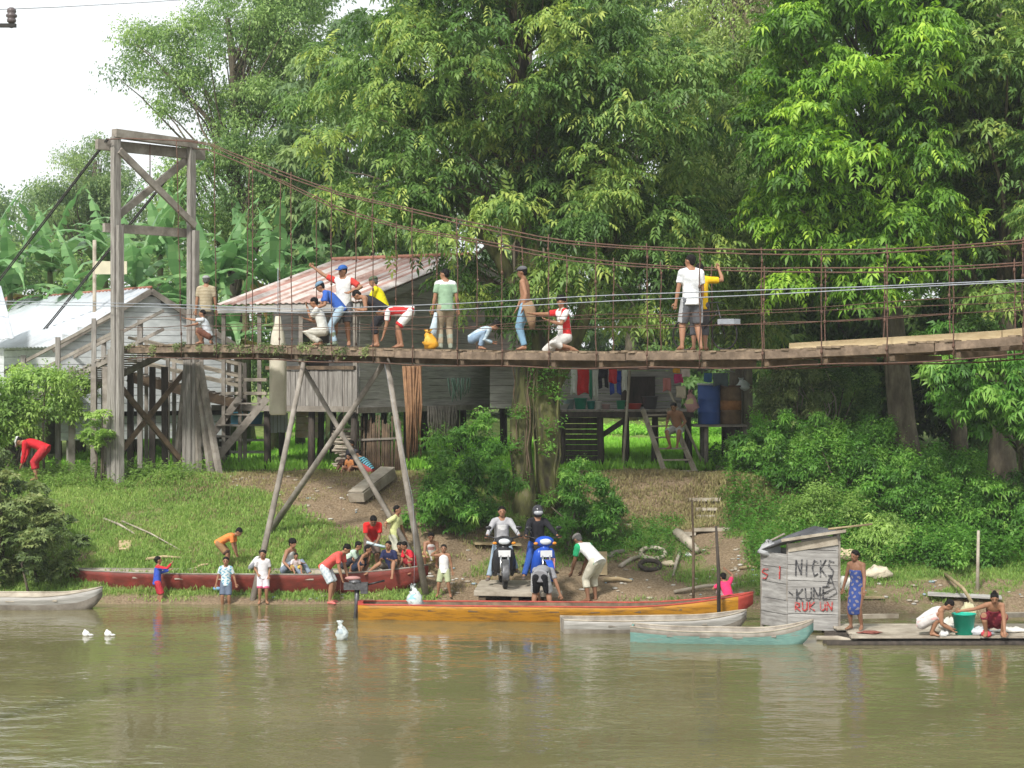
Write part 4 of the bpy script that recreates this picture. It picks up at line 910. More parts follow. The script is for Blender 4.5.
# ------------- grass and weeds
def on_bank(n, x0, x1, y0, y1):
    x = rng.uniform(x0, x1, n); y = rng.uniform(y0, y1, n); return x, y, ground_z(x, y)
def grass(n, x0, x1, y0, y1, T, m, name, label, thr=.55, size=(.6, 1.3), tint=(.2, .8), cat='grass', cond=None):
    x, y, z = on_bank(n, x0, x1, y0, y1); dd = dirt(x, y)+.22*vnoise(x*2, y*2, 4)
    q = (dd < thr+rng.uniform(-.15, .15, n)) & (z > .03)
    if cond is not None: q &= cond(x, y)
    x, y, z = x[q], y[q], z[q]; n = len(x); P = np.stack([x, y, z-.01], 1)
    D = np.stack([np.cos(rng.uniform(0, 6.28, n)), np.sin(rng.uniform(0, 6.28, n)), rng.normal(0, .05, n)], 1)
    t = np.clip(.5+.25*vnoise(x*1.1, y*1.3, 6)+rng.normal(0, .12, n), 0, .9)*(tint[1]-tint[0])+tint[0]
    V, Q, tt = scatter(T, P, D, rng.uniform(size[0], size[1], n)*(1+.35*vnoise(x*.8, y*.9, 9)), t, roll=.15)
    tag(np_obj(name, V, Q, m, tt), kind='stuff', label=label, cat=cat)
grass(34000, -12, -1, 39.1, 46.5, T_blade(6, .11), G['grass'], 'grass', 'short trampled grass on the left bank')
grass(22000, -1, 12, 38, 46, T_blade(6, .11), G['grass'], 'grass', 'short grass on the right bank', tint=(.1, .6))
grass(9000, 1, 7, 43.6, 46.3, T_blade(6, .14, .016, .1), G['dry'], 'dry_grass', 'dry brown grass on the cut bank', 1.2, (.5, 1.2), (.0, .9), 'grass')
grass(5000, -12, 0, 39.6, 45, T_blade(5, .12, .014, .1), G['dry'], 'dry_grass', 'dry straw coloured grass mixed into the left slope', .9, (.5, 1.2), (.0, .9), 'grass', cond=lambda x, y: vnoise(x*1.3, y*1.7, 12) > .05)
grass(5000, -8, 0, 43.6, 46.6, T_blade(5, .08, .014, .1), G['dry'], 'dry_grass', 'sparse dry grass on the trodden earth', 1.2, (.5, 1.2), (.0, .9), 'grass')
grass(26000, -12, 12, 47.5, 64, T_blade(6, .26, .04, .15), G['young'], 'grass', 'grass beneath and behind the stilt houses', tint=(.2, .7))  # blades share the leaf colour brightened to look sunlit
grass(3600, 5.0, 12, 40.0, 49, T_stalk(8, .46, .13, .045), G['bush'], 'ground_cover', 'leafy weeds covering the right hand slope', .6, (.7, 1.3), (.1, .7), 'weeds')
grass(1500, 1.0, 5.5, 41.5, 44.8, T_stalk(6, .2, .1, .04), G['bush'], 'ground_cover', 'low weeds on the cut bank', .62, (.6, 1.1), (.1, .6), 'weeds')
grass(1200, -12, -2, 44.2, 46.2, T_stalk(7, .28, .12, .045), G['lime'], 'ground_cover', 'taller weeds below the tower', .4, (.6, 1.3), (.1, .7), 'weeds')
# creepers on the deck edge near the tower
Cn = [bt(T0+q, -HWID-.05, -.12) for q in np.arange(.3, 9.5, .22) if random.random() < .62]; Cn = np.array([tuple(c) for c in Cn])
o = crown('creeper', None, Cn, rng.uniform(.05, .16, len(Cn)), 16, [T_fine(7, .05, .05, .025)], G['olive'], size=(.6, 1.3), tint=(.1, .8), hang=.9, flat=1.3); tag(o, kind='stuff', label='moss and small creepers hanging from the old deck edge', cat='creeper')
# ------------------------------------------------------------------ boats, raft, shed, small things
WL = lambda py, z=0: (HC-z)*F/(py-HY)      # distance at which height z shows on row py
def hull(name, label, A, B, width, zg, zb, mats, cat='boat', group='boats along the bank', bow=1.0, square=(False, True), rise=(0, 0), band=.7, thw=4, below=.1, endcol=None):
    """A, B: the two ends (left, right) at gunwale height zg above water; mats: hull lower, hull upper, gunwale, inside"""
    A = Vector(A); B = Vector(B); d = (B-A); Ln = d.length; d.normalize(); s_ = Vector((-d.y, d.x, 0)); n = 26
    def W_(u):
        w = 1.0
        if not square[0]: w *= min(1, (u/.34))**.55 if u > 0 else 0
        else: w *= .72+.28*min(1, u/.3)
        if not square[1]: w *= min(1, ((1-u)/.34))**.55 if u < 1 else 0
        else: w *= .72+.28*min(1, (1-u)/.3)
        return max(w, .015)*width/2
    def ZG(u): return zg+rise[0]*max(0, 1-u/.35)**2+rise[1]*max(0, 1-(1-u)/.35)**2
    def ZB(u):
        k = 0
        if not square[0]: k = max(k, max(0, 1-u/.16)**2)
        if not square[1]: k = max(k, max(0, 1-(1-u)/.16)**2)
        return -below+(ZG(u)-.08+below)*k*.8
    def pt(u, q):
        """q: -1..1 round the section"""
        w = W_(u); g, b_ = ZG(u), ZB(u); a = abs(q)
        if a > .35: t = (a-.35)/.65; y = w*(.62+.38*t**.8); z = b_+(g-b_)*t
        else: y = w*.62*a/.35; z = b_-.0*(1-a)
        p = A+d*(u*Ln+(0 if True else 0)); return Vector((p.x, p.y, 0))+s_*(y*(1 if q > 0 else -1))+Vector((0, 0, z+zb))
    root = thing(name, (A+B)/2*1.0, label, cat, group); root.location.z = zb
    qs = [-1, -.86, -.72, -.55, -.35, 0, .35, .55, .72, .86, 1]
    us = [i/n for i in range(n+1)]; g = [[pt(u, q) for q in qs] for u in us]
    mb = MB(); bnd = lambda i, j: (2 if endcol and (i/n > endcol) else (1 if (abs((qs[j]+qs[j+1])/2) > band) else 0))
    mb.sheet(g, .028, mfun=bnd, inner=3)
    for k, u in ((0, 0), (n, 1)):
        if square[0 if k == 0 else 1]:
            e = [pt(u, q)+d*(.012 if k == 0 else -.012) for q in qs]; e2 = [p+d*(.03 if k == 0 else -.03) for p in e]; m_ = len(e)
            mb.add(e+e2, [tuple(range(m_)), tuple(range(2*m_-1, m_-1, -1))]+[(i, i+1, m_+i+1, m_+i) for i in range(m_-1)]+[(m_-1, 0, m_, 2*m_-1)], 0)
    mb.build('hull', list(mats), root)
    for sg in (-1, 1):
        mb = MB(); pts = [pt(u, sg)+Vector((0, 0, .012)) for u in us]; mb.tube(pts, [(.02, .018)]*len(pts), 6, side=s_); mb.build('gunwale', mats[2], root)
    for i in range(thw):
        u = .14+.72*(i+.5)/thw; a = pt(u, -.94); b_ = pt(u, .94); mb = MB(); mb.beam(a-Vector((0, 0, .05)), b_-Vector((0, 0, .05)), .18, .03); mb.build('thwart', mats[3], root)
    mb = MB(); fl = [[pt(u, q)+Vector((0, 0, .05)) for q in (-.4, 0, .4)] for u in us[3:-3]]; mb.sheet(fl, .02); mb.build('floor_boards', mats[3], root)
    return root, pt
def wp(px, Y, z=0): return Vector(((px-512)/F*Y, Y, z))
hull('longboat', 'long ochre yellow boat with a red gunwale and an outboard motor at its left end', wp(360, 36.9), wp(753, 36.4), .78, .29, 0, (W['yellow'], W['redtrim'], W['redtrim'], W['brown']), square=(True, False), rise=(.0, .26), band=.955, thw=7, endcol=.94)
hull('longboat', 'long worn red boat hauled onto the left bank with children sitting in it', wp(70, 40.3), wp(428, 39.95), 1.05, .46, .10, (W['red'], W['red'], W['grey'], W['pale']), square=(False, False), rise=(.04, .16), band=.5, thw=6, below=0)
hull('canoe', 'plain weathered grey dugout canoe moored at the left edge', wp(-70, 38.6), wp(102, 38.4), .8, .27, 0, (W['grey'], W['greyh'], W['pale'], W['pale']), square=(False, False), rise=(.0, .16), thw=3)
hull('canoe', 'bare grey wooden canoe behind the teal one, with a pale bow block', wp(562, 34.9), wp(746, 35.3), .72, .22, 0, (W['grey'], W['greyh'], W['pale'], W['grey']), square=(True, False), rise=(.03, .13), thw=3)
hull('canoe', 'small canoe with worn teal paint in front of the shed', wp(631, 33.8), wp(813, 33.4), .66, .21, 0, (W['teal'], W['grey'], W['pale'], W['grey']), square=(True, False), rise=(.06, .2), band=.80, thw=4)
# outboard motor
om = thing('outboard_motor', wp(357, 36.95, .3), 'old black long shaft outboard motor on the left end of the yellow boat', 'outboard motor')
c = wp(356, 36.95, .62); mb = MB(); mb.box(c, (.46, .22, .13)); mb.lathe(c+Vector((-.02, 0, .05)), [(.12, 0), (.12, .05), (.07, .08)], 14); mb.box(c+Vector((.16, -.02, -.09)), (.14, .16, .1)); mb.build('engine', W['gun'], om)
mb = MB(); mb.ball(c+Vector((-.06, 0, .15)), (.16, .08, .045), 10); mb.build('fuel_tank', plain('faded pink tank', (.40, .20, .18)), om)
mb = MB(); mb.tube([c+Vector((.02, 0, -.05)), wp(356.5, 36.95, .25), wp(354, 36.95, -.3)], [.05, .04, .035], 8); mb.build('shaft', W['gun'], om)
mb = MB(); mb.tube([c+Vector((.2, 0, .02)), c+Vector((.55, .05, .1))], [.018, .022], 6); mb.build('tiller', W['black'], om)
mb = MB(); mb.box(wp(361, 36.92, .24), (.1, .3, .2)); mb.build('clamp', plain('red painted clamp', (.38, .06, .05)), om)
mb = MB(); q = wp(354, 36.95, -.28); mb.box(q, (.02, .2, .07)); mb.box(q, (.02, .07, .2)); mb.build('propeller', W['gun'], om)
# carrier bags
def bag(px, py, Y, w, h, label, m, name='plastic_bag', cat='bag', z=None, m2=None):
    c = at(px, py, Y); c = Vector((c.x, c.y, c.z if z is None else z)); mb = MB(); n = 12; rr = []
    pts = []
    for i in range(9):
        u = i/8; pts.append(c+Vector((.02*math.sin(u*5), 0, h*u))); r = w/2*(.5, .85, 1.0, .98, .85, .62, .36, .13, .34)[i]; rr.append((max(r, .012), max(r*.7, .01)))
    mb.tube(pts, rr, n)
    mb.v = [(x+random.uniform(-.03, .03)*w*4.5, y+random.uniform(-.025, .025), z_+random.uniform(-.02, .02)) for x, y, z_ in mb.v]
    if m2:
        for k in range(len(mb.m)): mb.m[k] = 1 if (k//n in (3, 4) and k % n in (1, 2, 3, 7, 8)) else 0
    o = mb.build(name, [m, m2 or m], None, loc=c); return tag(o, label, cat)
wplas = mat('white carrier plastic', (.62, .66, .65), (.44, .50, .49), rough=.45, scale=9, bump=.6)
bag(414, 609, 36.6, .30, .48, 'knotted white carrier bag with blue print hanging over the yellow boat', wplas, m2=plain('blue print', (.25, .48, .55)))
mb = MB(); mb.tube([at(414, 584, 36.6), at(414.5, 560, 36.7), at(413, 500, 37.6), bt((BL(413)-BA).dot(BD), -.8, -.3)], .003, 4); o = mb.build('cord', W['wire'], None, loc=at(414, 584, 36.6)); tag(o, 'thin cord let down from the bridge to the white carrier bag', 'cord')
Yb = WL(640, 0); bag(341, 641, Yb, .24, .36, 'white knotted bag hanging just above the open water on a line', wplas, m2=plain('grey print', (.35, .42, .45)))
mb = MB(); mb.tube([at(341, 623, Yb), at(340, 560, Yb+.9), at(342, 470, Yb+2.6), at(345, 356, 41.0)], .0028, 4); o = mb.build('cord', W['rust'], None, loc=at(341, 623, Yb)); tag(o, 'thin line running from the bridge down to the bag over open water', 'cord')
for px, lab in ((86, 'left one of two white scraps of foam afloat near the left edge'), (108, 'right one of two white scraps of foam afloat near the left edge')):
    Y = WL(636); c = wp(px, Y, 0); mb = MB(); mb.ball(c+Vector((0, 0, .04)), (.07, .05, .06), 8); mb.ball(c+Vector((.07, 0, .02)), (.07, .03, .02), 8); mb.ball(c+Vector((-.02, .01, .08)), (.03, .03, .04), 6)
    o = mb.build('foam_scrap', plain('white foam', (.8, .8, .78)), None, loc=c); tag(o, lab, 'floating foam', 'white foam scraps afloat')
# two mooring poles standing by the yellow boat
for px, y0, y1, Y, r, lab in ((693, 601, 500, 37.6, .03, 'thin brown pole stuck in the bank behind the yellow boat'), (719, 616, 526, 36.0, .04, 'dark pole standing in front of the yellow boat bow')):
    mb = MB(); p = at(px, y0, Y); q = at(px-(3 if px > 700 else 1), y1, Y); mb.tube([(p.x, p.y, p.z-.6), p.lerp(q, .5)+Vector((.02, 0, 0)), q], [r, r*.9, r*.6], 7); o = mb.build('mooring_pole', W['brown' if px < 700 else 'dark'], None, loc=(p.x, p.y, 0)); tag(o, lab, 'pole')
# washing raft
rf = thing('washing_raft', wp(930, 34.2, 0), 'floating washing raft of pale planks and logs at the lower right', 'raft')
mb = MB(); x0, x1 = wp(826, 34).x, wp(1090, 34).x
for i in range(9):
    Y = 33.25+i*.235; a = x0+random.uniform(-.25, .3)+(.3 if i > 5 else 0); mb.tube([(a, Y, .01+random.uniform(-.01, .01)), ((a+x1)/2, Y+random.uniform(-.03, .03), .02), (x1, Y, .0)], [random.uniform(.05, .065)]*3, 8)
mb.build('logs', W['dark'], rf)
mb = MB()
for i in range(24):
    x = x0+.45+(x1-x0-.5)*(i)/24
for i in range(7):
    Y = 33.5+i*.255; a = x0+.2+random.uniform(0, .25); 
    while a < x1:
        L_ = random.uniform(1.6, 2.6); mb.beam((a, Y, .115), (min(a+L_, x1), Y+random.uniform(-.02, .02), .115+random.uniform(-.008, .01)), .225, .03, warp=.006); a += L_+.02
mb.build('planks', W['pale'], rf)
for px, Y in ((828, 35.8), (1000, 36.1)):
    mb = MB(); mb.beam(wp(px-10, Y, .16), wp(px+70, Y+.1, .18), .12, .08, warp=.01); mb.build('edge_log', W['pale'], rf)
mb = MB(); mb.tube([wp(817, 33.9, .03), wp(838, 33.75, .05), wp(858, 33.5, .02)], [.045, .05, .04], 7); o = mb.build('driftwood', W['pale'], None, loc=wp(838, 33.75, 0)); tag(o, 'short pale log afloat between the shed and the washing raft', 'driftwood')
# graffiti shed
SA, SB, SC_ = wp(762, 35.7), wp(788, 35.0), wp(838, 34.75); SD = SA+(SC_-SB)*1.0
shd = thing('river_shed', wp(800, 35.2, 0), 'small leaning shed of bleached boards with black and red graffiti beside the raft', 'shed')
zlo, ztA, ztB, ztC = .04, HC-(551-HY)/F*35.7, HC-(543-HY)/F*35, HC-(535-HY)/F*34.75
sm_ = mat('bleached shed boards', (.43, .42, .40), (.20, .19, .18), scale=4, stretch=(.5, .5, 4), c3=(.33, .32, .305))
def face(a, b, za, zb, nm, m=sm_, bh=.3):
    mb = MB(); wall_boards(mb, a, b, zlo, 0, bh, True, th=.025, ztop=lambda u: za*(1-u)+zb*u); return mb.build(nm, m, shd)
face(SA, SB, ztA, ztB-.04, 'side_wall'); face(SB, SC_, ztB, ztC, 'front_wall'); face(SC_, SD, ztC, ztA+.05, 'side_wall'); face(SD, SA, ztA, ztA-.05, 'back_wall')
mb = MB(); dd = (SC_-SB).normalized(); nf = Vector((dd.y, -dd.x, 0))
for k, (z0, z1, sag) in enumerate(((ztB-.09, ztC-.10, .2),)):
    mb.beam(SB+nf*.03+Vector((0, 0, z0)), SC_+nf*.03+Vector((0, 0, z1)), .02, .15 if k == 0 else .05)
mb.build('top_board', W['pale'], shd)
for p, q in ((SA, ztA), (SB, ztB), (SC_, ztC+.12), (SD, ztA)):
    mb = MB(); mb.beam(Vector((p.x, p.y, -.4))+nf*-.04, Vector((p.x, p.y, q+.02))+nf*-.04, .07, .07); mb.build('corner_post', W['grey'], shd)
mb = MB(); Ar = SA+Vector((-.05, -.08, ztA+.02)); Cr = SC_+Vector((.12, -.12, ztC+.06)); Br = SB+Vector((-.14, -.12, ztB+.03)); Dr = SD+Vector((.1, .2, ztC+.09)); Er = SA+Vector((.1, .35, ztA+.09))
mb.sheet([[Br, Ar, Er], [(Br+Cr)/2, (Ar+Dr)/2, (Er+Dr)/2+Vector((0, .05, .0))], [Cr, (Cr+Dr)/2, Dr]], .02, sm=False); mb.build('roof', mat('dark roofing felt', (.17, .17, .185), (.07, .07, .075), scale=3, rough=.8), shd)
mb = MB(); mb.beam(Br+Vector((0, -.03, .03)), Cr+Vector((.0, -.03, .03)), .05, .05); mb.build('roof_batten', W['pale'], shd)
mb = MB(); mb.beam(Er+Vector((0, 0, .02)), (Er+Dr)/2+Vector((-.1, 0, .03)), .07, .03); mb.build('roof_batten', W['pale'], shd)
mb = MB(); mb.tube([Cr+Vector((-.3, .1, .05)), Cr+Vector((.5, .1, .14))], .02, 6); mb.build('roof_pole', W['plank'], shd)
o = bag(769, 556, 35.6, .42, .34, 'crumpled pale grey sack draped on the left corner of the shed roof', plain('pale grey sacking', (.42, .43, .44), rough=.9, bump=.4), 'sack', 'sack', z=ztA-.12)
# graffiti strokes on the front and the left wall
def stroke(mb, a, b, za, zb, nn, polys, wd):
    for pl_ in polys:
        for (u0, v0), (u1, v1) in zip(pl_[:-1], pl_[1:]):
            P = a.lerp(b, u0)+nn*.036+Vector((0, 0, zlo+(za*(1-u0)+zb*u0-zlo)*v0)); Q = a.lerp(b, u1)+nn*.036+Vector((0, 0, zlo+(za*(1-u1)+zb*u1-zlo)*v1))
            e = (Q-P).normalized()*wd*.3; mb.beam(P-e, Q+e, .006, wd, up=nn.cross(Q-P))
LET = dict(N=[[(0, 0), (.05, 1), (.8, .05), (.9, 1)]], I=[[(.4, 0), (.45, 1)]], C=[[(.9, .85), (.4, 1), (.1, .5), (.4, 0), (.9, .12)]], K=[[(.1, 0), (.15, 1)], [(.9, 1), (.15, .5), (.95, 0)]],
           S=[[(.9, .9), (.3, 1), (.15, .7), (.85, .35), (.6, 0), (.1, .1)]], U=[[(.1, 1), (.15, .15), (.5, 0), (.85, .2), (.9, 1)]], E=[[(.95, 1), (.1, 1), (.1, 0), (.95, .05)], [(.1, .5), (.75, .55)]],
           R=[[(.1, 0), (.12, 1), (.8, .9), (.75, .55), (.12, .48), (.9, 0)]], A=[[(.0, 0), (.45, 1), (.9, 0)], [(.2, .4), (.75, .4)]], L=[[(.1, 1), (.1, 0), (.9, .05)]], F=[[(.95, 1), (.1, 1), (.1, 0)], [(.1, .5), (.75, .55)]], D=[[(.1, 0), (.1, 1), (.8, .75), (.8, .25), (.1, 0)]])
def word(mb, txt, u0, v0, cw, ch, a, b, za, zb, nn, wd, tilt=.0):
    for i, c_ in enumerate(txt):
        stroke(mb, a, b, za, zb, nn, [[(u0+cw*(i*1.18+x), v0+ch*y+tilt*i) for x, y in p] for p in LET.get(c_, [])], wd)
blk = mat('black spray paint', (.045, .045, .05), (.24, .235, .23), rough=.8, scale=14, lo=.40, hi=.52, bump=0); redp = mat('red spray paint', (.46, .05, .045), (.36, .26, .25), rough=.8, scale=16, lo=.38, hi=.5, bump=0)
mb = MB(); word(mb, 'NICKS', .16, .62, .135, .17, SB, SC_, ztB, ztC, nf, .026, -.012); word(mb, 'A', .78, .47, .16, .12, SB, SC_, ztB, ztC, nf, .024); word(mb, 'KUNE', .16, .33, .15, .13, SB, SC_, ztB, ztC, nf, .024, .004)
stroke(mb, SB, SC_, ztB, ztC, nf, [[(.62, .38), (.95, .46), (.98, .4), (.8, .36)], [(.1, .4), (.02, .44)]], .014); mb.build('graffiti', blk, shd)
mb = MB(); word(mb, 'RUK', .14, .22, .12, .09, SB, SC_, ztB, ztC, nf, .022); word(mb, 'UN', .64, .22, .12, .09, SB, SC_, ztB, ztC, nf, .022); mb.build('graffiti', redp, shd)
d2 = (SB-SA).normalized(); n2_ = Vector((d2.y, -d2.x, 0))
mb = MB(); word(mb, 'S', .02, .62, .3, .13, SA, SB, ztA, ztB, n2_, .022); word(mb, 'I', .62, .6, .28, .14, SA, SB, ztA, ztB, n2_, .035); mb.build('graffiti', redp, shd)
# ---- things on the raft
def bucket(c, r, h, m, name, label, cat='bucket', r2=None):
    c = Vector(c); mb = MB(); r2 = r2 or r*.75; mb.lathe(c, [(r2, 0), (r, h), (r+.015, h), (r+.015, h+.012), (r-.012, h+.012), (r-.014, h-.01), (r2-.014, .015)], 20)
    o = mb.build(name, m, None, loc=c); return tag(o, label, cat)
tealp = plain('teal green bucket plastic', (.02, .50, .36), rough=.4)
bk = bucket(wp(964, 33.65, .13), .20, .36, tealp, 'bucket', 'large teal green bucket between the two washing women')
mb = MB(); mb.tube([wp(964, 33.65, .49)+Vector((.205*math.cos(t), .02, -.14*math.sin(t)*.9)) for t in np.linspace(0, math.pi, 12)], .008, 5); h_ = mb.build('handle', W['wire'], bk, loc=(0, 0, 0))
for v in h_.data.vertices: pass
def lump(c, r, m, name, label, cat, seed=0, n=16):
    """crumpled cloth or paper lying about"""
    c = Vector(c); mb = MB(); mb.ball(c, r, n); rs = random.Random(seed); sc = min(r)
    mb.v = [(c.x+(x-c.x)*rs.uniform(.7, 1.3), c.y+(y-c.y)*rs.uniform(.65, 1.3), max(c.z-r[2]*.5, c.z+(z-c.z)*rs.uniform(.55, 1.35))) for x, y, z in mb.v]
    o = mb.build(name, m, None, loc=(c.x, c.y, c.z-r[2]*.5)); return tag(o, label, cat)
lump(wp(949, 34.1, .22), (.16, .14, .14), cloth((.62, .60, .54)), 'laundry_heap', 'crumpled cream laundry heap left of the teal bucket', 'laundry', 1)
lump(wp(969, 34.5, .42), (.14, .12, .17), cloth((.66, .62, .40)), 'laundry_heap', 'pale yellow bundle standing behind the teal bucket', 'laundry', 2)
lump(wp(981, 33.6, .18), (.22, .16, .09), cloth((.64, .66, .70)), 'laundry_heap', 'white and lilac wet laundry right of the teal bucket', 'laundry', 3)
lump(wp(986, 33.45, .16), (.09, .1, .07), cloth((.55, .08, .10)), 'laundry_heap', 'small red cloth beside the woman in the maroon wrap', 'laundry', 4)
lump(wp(1012, 33.9, .17), (.3, .12, .06), cloth((.70, .68, .62)), 'laundry_heap', 'flat white cloth spread behind the squatting woman', 'laundry', 5)
lump(wp(944, 33.45, .16), (.09, .09, .07), cloth((.72, .72, .70)), 'laundry_heap', 'small white cloth in front of the bending washer', 'laundry', 6)
lump(wp(870, 33.8, .145), (.2, .12, .03), cloth((.25, .09, .07)), 'laundry_heap', 'flat dark red cloth lying on the planks near the standing woman', 'laundry', 7)
mb = MB(); a = on_ground(945, 577); b_ = wp(984, 34.9, .2); mb.tube([a+Vector((0, 0, .06)), a.lerp(b_, .5)+Vector((0, 0, .18)), b_], [.035, .035, .03], 7); o = mb.build('bamboo_pole', W['plank'], None, loc=b_); tag(o, 'pale bamboo pole slanting from the bank down to the raft', 'pole')
p = on_ground(977, 590); mb = MB(); mb.tube([(p.x, p.y, p.z-.3), (p.x+.03, p.y, p.z+1.2)], [.04, .03], 7); o = mb.build('stake', W['pale'], None, loc=p); tag(o, 'upright pale stake standing on the bank behind the raft', 'stake')
mb = MB(); p = on_ground(955, 600); mb.beam(p+Vector((-.5, .2, .10)), p+Vector((.9, -.1, .06)), .4, .04); o = mb.build('grey_board', W['greyh'], None, loc=p); tag(o, 'broad dark grey board lying on the bank behind the raft', 'board')
lump(on_ground(878, 580)+Vector((0, 0, .12)), (.26, .15, .17), cloth((.66, .58, .44)), 'sack', 'cream sack lying on the grass right of the standing woman', 'sack', 11)
lump(on_ground(849, 590)+Vector((0, 0, .1)), (.2, .15, .18), cloth((.70, .70, .64)), 'sack', 'white crumpled sack between the shed and the standing woman', 'sack', 12)
lump(on_ground(845, 562)+Vector((0, 0, .12)), (.28, .15, .15), cloth((.66, .54, .36)), 'sack', 'yellowish sack lying right behind the shed', 'sack', 13)
mb = MB(); p = on_ground(850, 600); q = on_ground(884, 600); mb.beam(p+Vector((-.1, 0, .05)), q+Vector((0, 0, .05)), .1, .04); o = mb.build('board', W['plank'], None, loc=p); tag(o, 'pale board lying on the bank behind the standing woman', 'board')
# ---- landing boards under the motorcycles
lb = thing('landing_stage', wp(515, 39, .1), 'low landing stage of thick pale boards under the two motorcycles', 'landing stage')
mb = MB()
for i in range(8):
    Y = 37.9+i*.28; a, b_ = wp(474+i*1.0, Y, .38-.0*i), wp(562-i*2, Y, .35); mb.beam(a, b_, .25, .09, warp=.014)
mb.build('boards', W['pale'], lb)
mb = MB(); 
for px in (482, 515, 548): mb.beam(wp(px, 37.82, .24), wp(px, 39.9, .26), .14, .14)
mb.build('bearers', W['brown'], lb)
mb = MB(); mb.beam(on_ground(474, 548)+Vector((0, .0, .1)), on_ground(520, 550)+Vector((0, 0, .12)), .25, .05); o = mb.build('board', W['plank'], None, loc=on_ground(490, 549)); tag(o, 'pale board lying behind the motorcycles', 'board')
mb = MB(); p = on_ground(601, 575); mb.box(p+Vector((0, 0, .24)), (.26, .1, .5), rx=-.15); o = mb.build('board', W['plank'], None, loc=p); tag(o, 'short tan board standing behind the stooping man in white', 'board')
# ---- litter, logs and planks on the bank
def ply(px, py, w, h, label, m='plank', rz=0, rx=-.38, name='board'):
    p = on_ground(px, py); mb = MB(); mb.box(p+Vector((0, 0, .06)), (w, h, .02), rz=rz, rx=rx); o = mb.build(name, W[m], None, loc=p); return tag(o, label, 'board')
def stick(p0, p1, w, label, m='pale', name='branch', cat='branch', dz=.04):
    a = on_ground(*p0)+Vector((0, 0, dz)); b_ = on_ground(*p1)+Vector((0, 0, dz)); mb = MB(); mb.tube([a, a.lerp(b_, .5)+Vector((0, 0, .04)), b_], [w, w*.9, w*.6], 7); o = mb.build(name, W[m], None, loc=(a+b_)/2); return tag(o, label, cat)
ply(125, 548, .26, .42, 'pale square of plywood lying on the grassy slope', rz=.2, rx=.4)
stick((146, 561), (182, 560), .035, 'pale pole lying above the red boat, near its left end', 'plank'); stick((104, 521), (135, 536), .03, 'thin pale stick lying high on the grassy slope'); stick((122, 523), (180, 552), .02, 'long thin twig slanting down the grassy slope'); stick((192, 572), (212, 566), .03, 'short stick lying behind the red boat by the stooping boy', 'plank')
stick((677, 538), (697, 556), .13, 'short thick grey log lying on the slope', 'pale', 'log', 'log', .1)
stick((680, 554), (673, 578), .04, 'thin plank lying right of the hoops', 'pale', 'plank', 'plank'); stick((620, 568), (641, 558), .05, 'bent stick left of the hoops', 'pale'); stick((674, 594), (735, 586), .04, 'long pale branch lying above the yellow boat'); stick((604, 582), (632, 583), .05, 'straight pale stick lying right of the stooping man', 'plank')
stick((605, 560), (624, 553), .07, 'dark thick branch right of the landing', 'grey'); stick((578, 460+62), (640, 529), .05, 'pale branch lying on the cut bank', 'pale'); stick((740, 570), (762, 571), .03, 'thin stick lying left of the shed', 'plank')
for (px, py), r, m, lab in (((653, 557), .27, 'pale', 'pale thick hoop lying on the grass'), ((650, 569), .22, 'dark', 'dark tangled hoop lying below the pale one')):
    c = on_ground(px, py)+Vector((0, 0, .07)); mb = MB(); mb.tube([c+Vector((r*1.0*math.cos(t), r*1.0*math.sin(t), .3*r*math.sin(t)*1.2+.01)) for t in np.linspace(0, 2*math.pi, 25)], .05, 8, cap=False)
    o = mb.build('hoop', W[m], None, loc=c); tag(o, lab, 'hoop')
lump(on_ground(669, 566)+Vector((0, 0, .04)), (.17, .12, .07), cloth((.60, .52, .36)), 'paper_scrap', 'crumpled tan paper right of the hoops', 'litter', 21)
lump(on_ground(688, 557)+Vector((0, 0, .03)), (.08, .06, .05), cloth((.72, .72, .70)), 'paper_scrap', 'small white scrap next to the thick log', 'litter', 22)
# the heavy timber trough on the upper bank
a = on_ground(356, 505); b_ = on_ground(388, 480); tr = thing('timber_block', a, 'heavy squared pale timber lying askew on the upper bank', 'timber')
mb = MB(); mb.beam(a+Vector((0, 0, .16)), b_+Vector((.0, 0, .16)), .40, .22, warp=.015); mb.build('timber', W['pale'], tr); mb = MB(); mb.beam(a+Vector((-.02, -.02, .29)), b_+Vector((.0, 0, .295)), .38, .03, warp=.006); mb.build('top_board', W['pale'], tr)
# steps cut in the bank
for i, (px, py, w) in enumerate(((704, 502, 30), (706, 512, 20), (705, 519, 17), (712, 532, 34), (690, 536, 10))):
    p = on_ground(px, py); mb = MB(); mb.beam(p+Vector((-w/80, 0, .05)), p+Vector((w/80, 0, .05)), .18, .07, warp=.01); o = mb.build('earth_step', W['pale'], None, loc=p)
    tag(o, ('topmost and widest log step of the bank path', 'second log step down the bank path', 'third log step down the bank path', 'long lowest log step of the bank path', 'short log step left of the lowest one')[i], 'step', 'log steps of the bank path')
